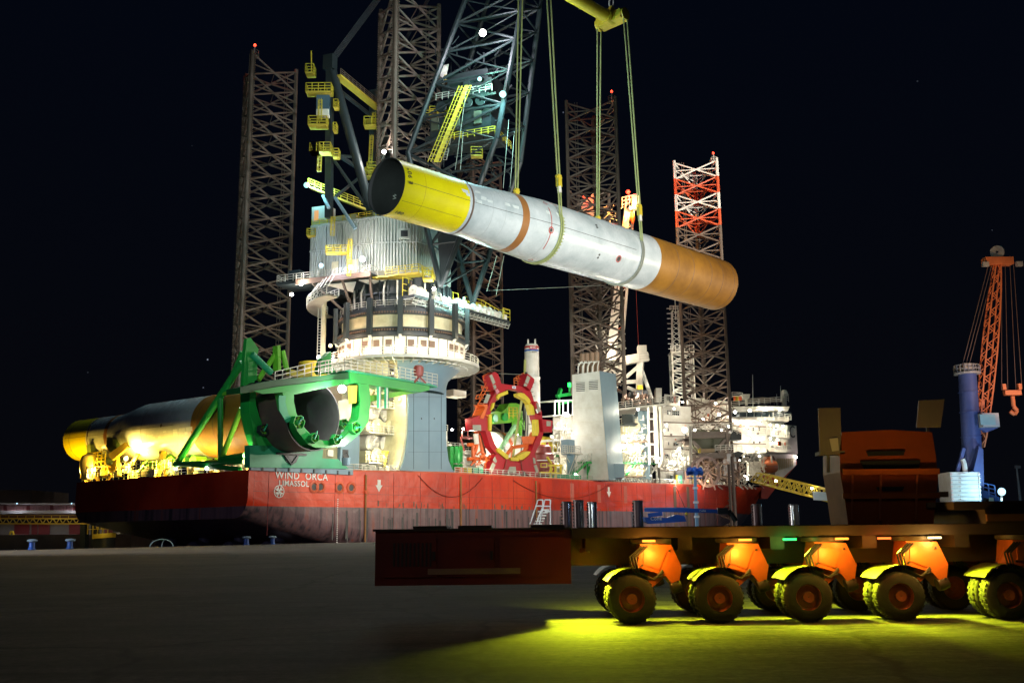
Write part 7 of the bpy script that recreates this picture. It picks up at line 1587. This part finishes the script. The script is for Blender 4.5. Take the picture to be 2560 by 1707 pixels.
single('grey_hall', MB().prism([l2(-500, 145, 60), l2(268, 150, 60), l2(262, 280, 60), l2(-500, 280, 60)], Vector((0, 30, 0))), mat('hall_grey', (.16, .14, .13), .7), 'plain dark grey hall rising behind the red-roofed warehouse', 'hall', l2(100, 280, 60))
CV = Thing('lattice_jetty_bridge', 'yellow lattice footbridge in front of the warehouse', 'footbridge', l2(300, 430, -60)); YC = -60
cv = lambda x, y, d=0: l2(x, y, YC+d)
for d in (0, 2.5):
    for y in (386, 430): CV.part('bridge_chord', MB().bar(cv(-500, y, d), cv(860 if y == 430 else 790, y+(2 if y == 430 else 4), d), .28), M_yelw)
    for i in range(46): x = -480+i*28; CV.part('bridge_brace', MB().bar(cv(x, 386 if i % 2 else 430, d), cv(x+28, 430 if i % 2 else 386, d), .17), M_yelw)
CV.part('bridge_railing', MB().rail([cv(-500, 386), cv(790, 388)], .7, .05, 2, 1), M_yelw)
for x in (700, 790): CV.part('bridge_pile', MB().bar(cv(x+10, 432, 1), cv(x+8, 640, 1), 1.4), M_dark)
CV.part('landing_railing', MB().rail([cv(735, 520), cv(905, 515)], 3.4, .1, 1.2, 3), M_yelw); CV.part('landing_ladder', MB().rail([cv(815, 480), cv(850, 480)], 4, .1, .6, 6), M_yelw)
DP_ = Thing('dolphin', 'dark mooring dolphin with a yellow cap near the footbridge', 'dolphin', cv(875, 640, -6)); DP_.part('dolphin_pile', MB().tube(cv(875, 650, -6), cv(875, 552, -6), 2.4, 18), M_dark, sm=True); DP_.part('dolphin_cap', MB().tube(cv(875, 553, -6), cv(875, 515, -6), 2.6, 18), M_yel, sm=True)
single('yellow_stool_frame', MB().bar(l2(80, 528, 4), l2(90, 498, 4), .4).bar(l2(115, 528, 4), l2(108, 498, 4), .4).bar(l2(88, 500, 4), l2(110, 500, 4), .5), M_yel, 'small yellow trestle on the far quay before the warehouse', 'trestle', l2(98, 528, 4))
single('white_boat', MB().prism([l2(970, 515, 4), l2(1020, 490, 4), l2(1022, 505, 4), l2(1000, 520, 4)], Vector((0, 3, 0))), M_white, 'pale small boat on the far quay, half hidden by the stern', 'boat', l2(1000, 520, 4))
light('POINT', cv(560, 360, -10), (1, .75, .3), 700, .4); light('POINT', cv(250, 360, -10), (1, .75, .3), 500, .4); light('POINT', cv(860, 440, -10), (1, .8, .35), 260, .4)
# ================================================================== TRANSPORTER
Y0 = 17.6
TR = Thing('modular_transporter', 'long low dark red modular transporter with amber-lit wheel bogies, rolling past', 'transporter', (3.5, Y0+1.2, 0))
M_tdark = mat('transporter_dark', (.045, .030, .026), .5, 0, .3, 2, .1); M_tred = mat('transporter_red', (.17, .016, .014), .45, 0, .2, 1.5, .05, dirt=(.07, .012, .010)); M_torg = mat('transporter_orange', (.55, .13, .02), .42, 0, .2, 2.5, dirt=(.22, .06, .02))
def tb(nm, x0, x1, y0, y1, z0, z1, m, **k): return TR.part(nm, MB().wbox(x0, x1, y0, y1, z0, z1), m, **k)
tb('power_pack', -2.42, .98, Y0-.05, Y0+2.5, .68, 1.60, M_tred); 
for x0, x1 in ((-2.25, -1.35), (-1.25, -.35), (-.25, .75)): tb('access_door', x0, x1, Y0-.085, Y0-.05, .82, 1.48, M_tred)
for x0, x1 in ((-1.5, .1),): tb('pale_stripe', x0, x1, Y0-.10, Y0-.085, .86, .96, mat('stripe_pale', (.32, .20, .14), .5))
for x in (-1.42, -.42): tb('door_handle', x, x+.05, Y0-.12, Y0-.085, 1.1, 1.25, M_black)
q = MB()
for i in range(10): q.wbox(-2.1+.07*i, -2.07+.07*i, Y0-.10, Y0-.085, 1.0, 1.4)
TR.part('air_grille', q, M_black, kind='stuff')
tb('pack_roof', -2.46, 1.0, Y0-.1, Y0+2.55, 1.60, 1.64, M_tdark)
for x in (-1.8, -1.0, .3): tb('roof_hatch', x, x+.6, Y0+.3, Y0+1.6, 1.64, 1.69, M_tdark)
tb('deck', 1.0, 13.5, Y0-.15, Y0+2.7, 1.44, 1.60, M_tdark); tb('deck_edge', 1.0, 13.5, Y0-.19, Y0-.15, 1.46, 1.62, M_tdark)
for i in range(14): tb('deck_plank', 1.1+i*.9, 1.9+i*.9, Y0-.1, Y0+2.6, 1.60, 1.632, M_rubber)
q = MB()
for i in range(9): x = 1.2+i*1.3; q.wbox(x, x+.08, Y0-.2, Y0-.19, 1.48, 1.58)
tb('spine', .9, 13.5, Y0+.9, Y0+1.7, .95, 1.44, M_tdark)
for i in range(8): tb('cross_beam', 1.25+i*1.62, 1.5+i*1.62, Y0+.1, Y0+2.5, 1.22, 1.44, M_tdark)
WX = [2.0, 3.50, 5.02, 6.60]
tyre = None
def wheel(x, y, hub=True):
    global tyre
    c = Vector((x, y, .42))
    if tyre is None:
        q = MB().lathe((0, 0, 0), [(.22, -.14), (.36, -.15), (.41, -.11), (.42, 0), (.41, .11), (.36, .15), (.22, .14)], 32, axis=Vector((0, 1, 0)))
        me = q.mesh('tyre', (0, 0, 0), M_rubber); smooth_by_angle(me, 50)
        q = MB()
        for i in range(30):
            a = i*math.pi/15; d = Vector((math.cos(a), 0, math.sin(a)))
            for s_ in (-1, 1): q.box(d*.415+Vector((0, .06*s_, 0)), Vector((-d.z, 0, d.x))*.022, Vector((0, .05, 0)), d*.009)
        tread = q.mesh('tread', (0, 0, 0), M_rubber)
        q = MB().lathe((0, 0, 0), [(.01, -.12), (.09, -.13), (.10, -.07), (.19, -.05), (.22, -.12), (.23, -.10)], 20, axis=Vector((0, 1, 0)))
        q.lathe((0, 0, 0), [(.22, .14), (.01, .12)], 20, axis=Vector((0, 1, 0)))
        rim = q.mesh('rim', (0, 0, 0), mat('rim_red', (.22, .05, .03), .45)); smooth_by_angle(rim, 40); tyre = (me, tread, rim)
    w_ = TR.clone('wheel', tyre[0], c-TR.base); TR.clone('tread', tyre[1], parent=w_)['kind'] = 'stuff'; TR.clone('rim', tyre[2], parent=w_)
for x in WX+[8.45, 10.0, 11.5]:
    for y0_ in (Y0+.15, Y0+2.3):
        for dy in (-.22, .22): wheel(x, y0_+dy)
        TR.part('axle', MB().tube((x, y0_-.3, .42), (x, y0_+.3, .42), .08, 10), M_tdark)
        TR.part('bogie_arm', MB().prism([(x-.12, y0_-.1, .42), (x+.06, y0_-.1, .34), (x+.62, y0_-.1, .78), (x+.68, y0_-.1, 1.05), (x+.42, y0_-.1, 1.08)], Vector((0, .2, 0))), M_torg)
        TR.part('bogie_head', MB().prism([(x+.12, y0_-.28, .95), (x+.60, y0_-.28, .80), (x+.80, y0_-.28, .55), (x+.88, y0_-.28, .95), (x+.72, y0_-.28, 1.32), (x+.18, y0_-.28, 1.34)], Vector((0, .56, 0))), M_torg)
        TR.part('turntable', MB().lathe((x+.4, y0_, 0), [(.34, 1.34), (.36, 1.36), (.36, 1.42), (.30, 1.44)], 20), M_tdark, sm=True)
        TR.part('suspension_cylinder', MB().tube((x-.05, y0_-.02, .55), (x+.25, y0_-.02, 1.15), .075, 12), M_chrome, sm=True); TR.part('cylinder_body', MB().tube((x+.08, y0_-.02, .82), (x+.27, y0_-.02, 1.2), .11, 12), M_torg, sm=True)
        TR.part('brake_chamber', MB().lathe((x+.78, y0_-.2, .62), [(.01, -.1), (.11, -.09), (.12, 0), (.11, .09), (.01, .1)], 12, axis=Vector((1, 0, .3))), M_tdark, sm=True)
        for o_, m_ in ((0, M_rubber), (.05, M_rubber), (.1, M_tdark)): TR.part('hose', MB().path([(x+.2+o_, y0_-.30, 1.30), (x-.02+o_, y0_-.36, 1.12), (x+.04+o_, y0_-.34, .86), (x+.3+o_, y0_-.31, .74), (x+.55, y0_-.30, .8+o_)], .016, 6), m_)
        TR.part('head_plate', MB().prism([(x+.22, y0_-.30, 1.0), (x+.5, y0_-.30, .9), (x+.62, y0_-.30, 1.2), (x+.24, y0_-.30, 1.26)], Vector((0, .02, 0))), M_torg)
        q = MB()
        for bx1, bz1 in ((.2, .98), (.55, .86), (.68, 1.22), (.2, 1.28), (.42, .78), (.8, .7)): q.tube((x+bx1, y0_-.31, bz1), (x+bx1, y0_-.28, bz1), .022, 6)
        TR.part('bolt', q, M_tdark, kind='stuff')
        TR.part('mudguard', MB().lathe((x, y0_-.40, .42), [(.50, 0), (.50, .80), (.52, .80), (.52, 0)], 10, 215, 305, axis=Vector((0, 1, 0)), xref=Vector((1, 0, 0))), mat('mudguard', (.12, .12, .04), .5), sm=True)
for x, m_, c_, p_ in ((2.32, M_lenso, (1, .35, .04), 3.2), (3.98, M_lenso, (1, .35, .04), 3.2), (4.75, M_lensg, (.05, 1, .15), 2.2), (6.38, mat('marker_lens_red', (1, 1, 1), emit=(1, .12, .02), es=3), (1, .2, .03), 3), (7.25, M_lensy, (1, .6, .15), 7), (5.65, M_lenso, (1, .45, .06), 2.5)):
    TR.part('marker_lamp', MB().wbox(x-.11, x+.11, Y0-.24, Y0-.19, 1.375, 1.41), m_); light('POINT', (x, Y0-.42, 1.31), c_, p_*3, .04)
for x in WX: light('POINT', (x+.35, Y0-.42, 1.16), (1, .5, .05), 20, .06)
light('SPOT', (-4, 8, 7), (1, .85, .7), 150, .4, (-.8, Y0, 1.1), 30, .8)  # unseen spot added to lift the dark power pack
for x in (1.25, 2.75, 4.27, 5.82, 7.4): light('SPOT', (x, Y0+.42, 1.15), (.84, .97, .02), 1500, .05, (x+.05, Y0-.15, 0), 128, .5); TR.part('work_lamp', MB().tube((x, Y0+.42, 1.19), (x, Y0+.42, 1.27), .09, 12), M_tdark)
for x in (1.5, 3.2, 5.0, 6.6): light('SPOT', (x, Y0-.12, 1.3), (.84, .97, .02), 900, .05, (x, Y0-.85, 0), 90, 1)
for x in (2.0, 3.6, 5.2, 6.9): light('SPOT', (x, Y0+2.75, 1.2), (.84, .97, .02), 420, .06, (x, Y0+4.0, 0), 110, .8)
# fenders and second module to the right
tb('rear_module', 8.1, 13.5, Y0-.35, Y0+3, 1.62, 1.86, M_tdark); tb('rear_band', 8.1, 13.5, Y0-.40, Y0-.35, 1.66, 1.78, mat('band_brown', (.26, .10, .04), .5)); tb('rear_upper_deck', 7.6, 13.5, Y0-.3, Y0+3, 1.86, 2.0, M_tdark)
# load saddle standing on the deck
YS = Y0+.5
sv = lambda x, y: U(x, y, y=YS)
SD = Thing('load_saddle', 'dim orange steel load saddle with dark slots standing on the transporter', 'load saddle', (6.4, YS, 1.64))
prof = [(2105, 1080), (2225, 1074), (2330, 1080), (2340, 1140), (2345, 1200), (2335, 1290), (2335, 1318), (2122, 1318), (2112, 1250), (2100, 1180), (2100, 1120)]
SD.part('saddle_body', MB().prism([sv(*p) for p in prof], Vector((0, 1.0, 0))), mat('saddle_orange', (.42, .085, .015), .5, 0, .2, 1.2, .05, dirt=(.2, .05, .012)))
for pts in ([(2165, 1128), (2262, 1126), (2258, 1138), (2170, 1140)], [(2150, 1152), (2300, 1150), (2296, 1172), (2160, 1174)], [(2190, 1217), (2260, 1216), (2255, 1226), (2195, 1227)]): SD.part('slot', MB().prism([sv(*p)-Vector((0, .02, 0)) for p in pts], Vector((0, .05, 0))), M_black)
for y in (1180, 1240): SD.part('flange', MB().bar(sv(2104, y)-Vector((0, .05, 0)), sv(2345, y-2)-Vector((0, .05, 0)), .05, .1), M_torg)
for x in (2130, 2200, 2290): SD.part('stiffener', MB().bar(sv(x, 1185)-Vector((0, .04, 0)), sv(x-3, 1300)-Vector((0, .04, 0)), .035, .08), mat('saddle_orange', (.42, .085, .015), .5))
for y in (1230, 1256): SD.part('label_plate', MB().prism([sv(2315, y)-Vector((0, .05, 0)), sv(2368, y-2)-Vector((0, .05, 0)), sv(2368, y+12)-Vector((0, .05, 0)), sv(2315, y+13)-Vector((0, .05, 0))], Vector((0, .04, 0))), mat('plate_tan', (.30, .20, .10), .5))
M_bd = mat('board_pale', (.30, .27, .27), .6)
SD.part('marker_board', MB().prism([sv(2046, 1020), sv(2101, 1019), sv(2104, 1125), sv(2050, 1130)], Vector((0, .04, 0))), M_bd, label='left pale upright board, taller than the right one'); SD.part('board_patch', MB().prism([sv(2073, 1096)-Vector((0, .012, 0)), sv(2094, 1094)-Vector((0, .012, 0)), sv(2097, 1126)-Vector((0, .012, 0)), sv(2080, 1128)-Vector((0, .012, 0))], Vector((0, .01, 0))), M_print)
SD.part('marker_board', MB().prism([sv(2298, 1001), sv(2361, 998), sv(2352, 1068), sv(2292, 1068)], Vector((0, .04, 0))), M_bd, label='right pale leaning board on the saddle corner')
SD.part('board_bracket', MB().prism([sv(2050, 1128), sv(2112, 1126), (sv(2112, 1134)), sv(2050, 1137)], Vector((0, .3, 0))).bar(sv(2075, 1180)+Vector((0, .1, 0)), sv(2075, 1130)+Vector((0, .1, 0)), .06).bar(sv(2325, 1085)+Vector((0, .1, 0)), sv(2325, 1062)+Vector((0, .1, 0)), .05), M_bd)
light('SPOT', (3.5, 8.5, 7.5), (1, .8, .6), 60, .4, (6.3, YS, 2.3), 34, .8)
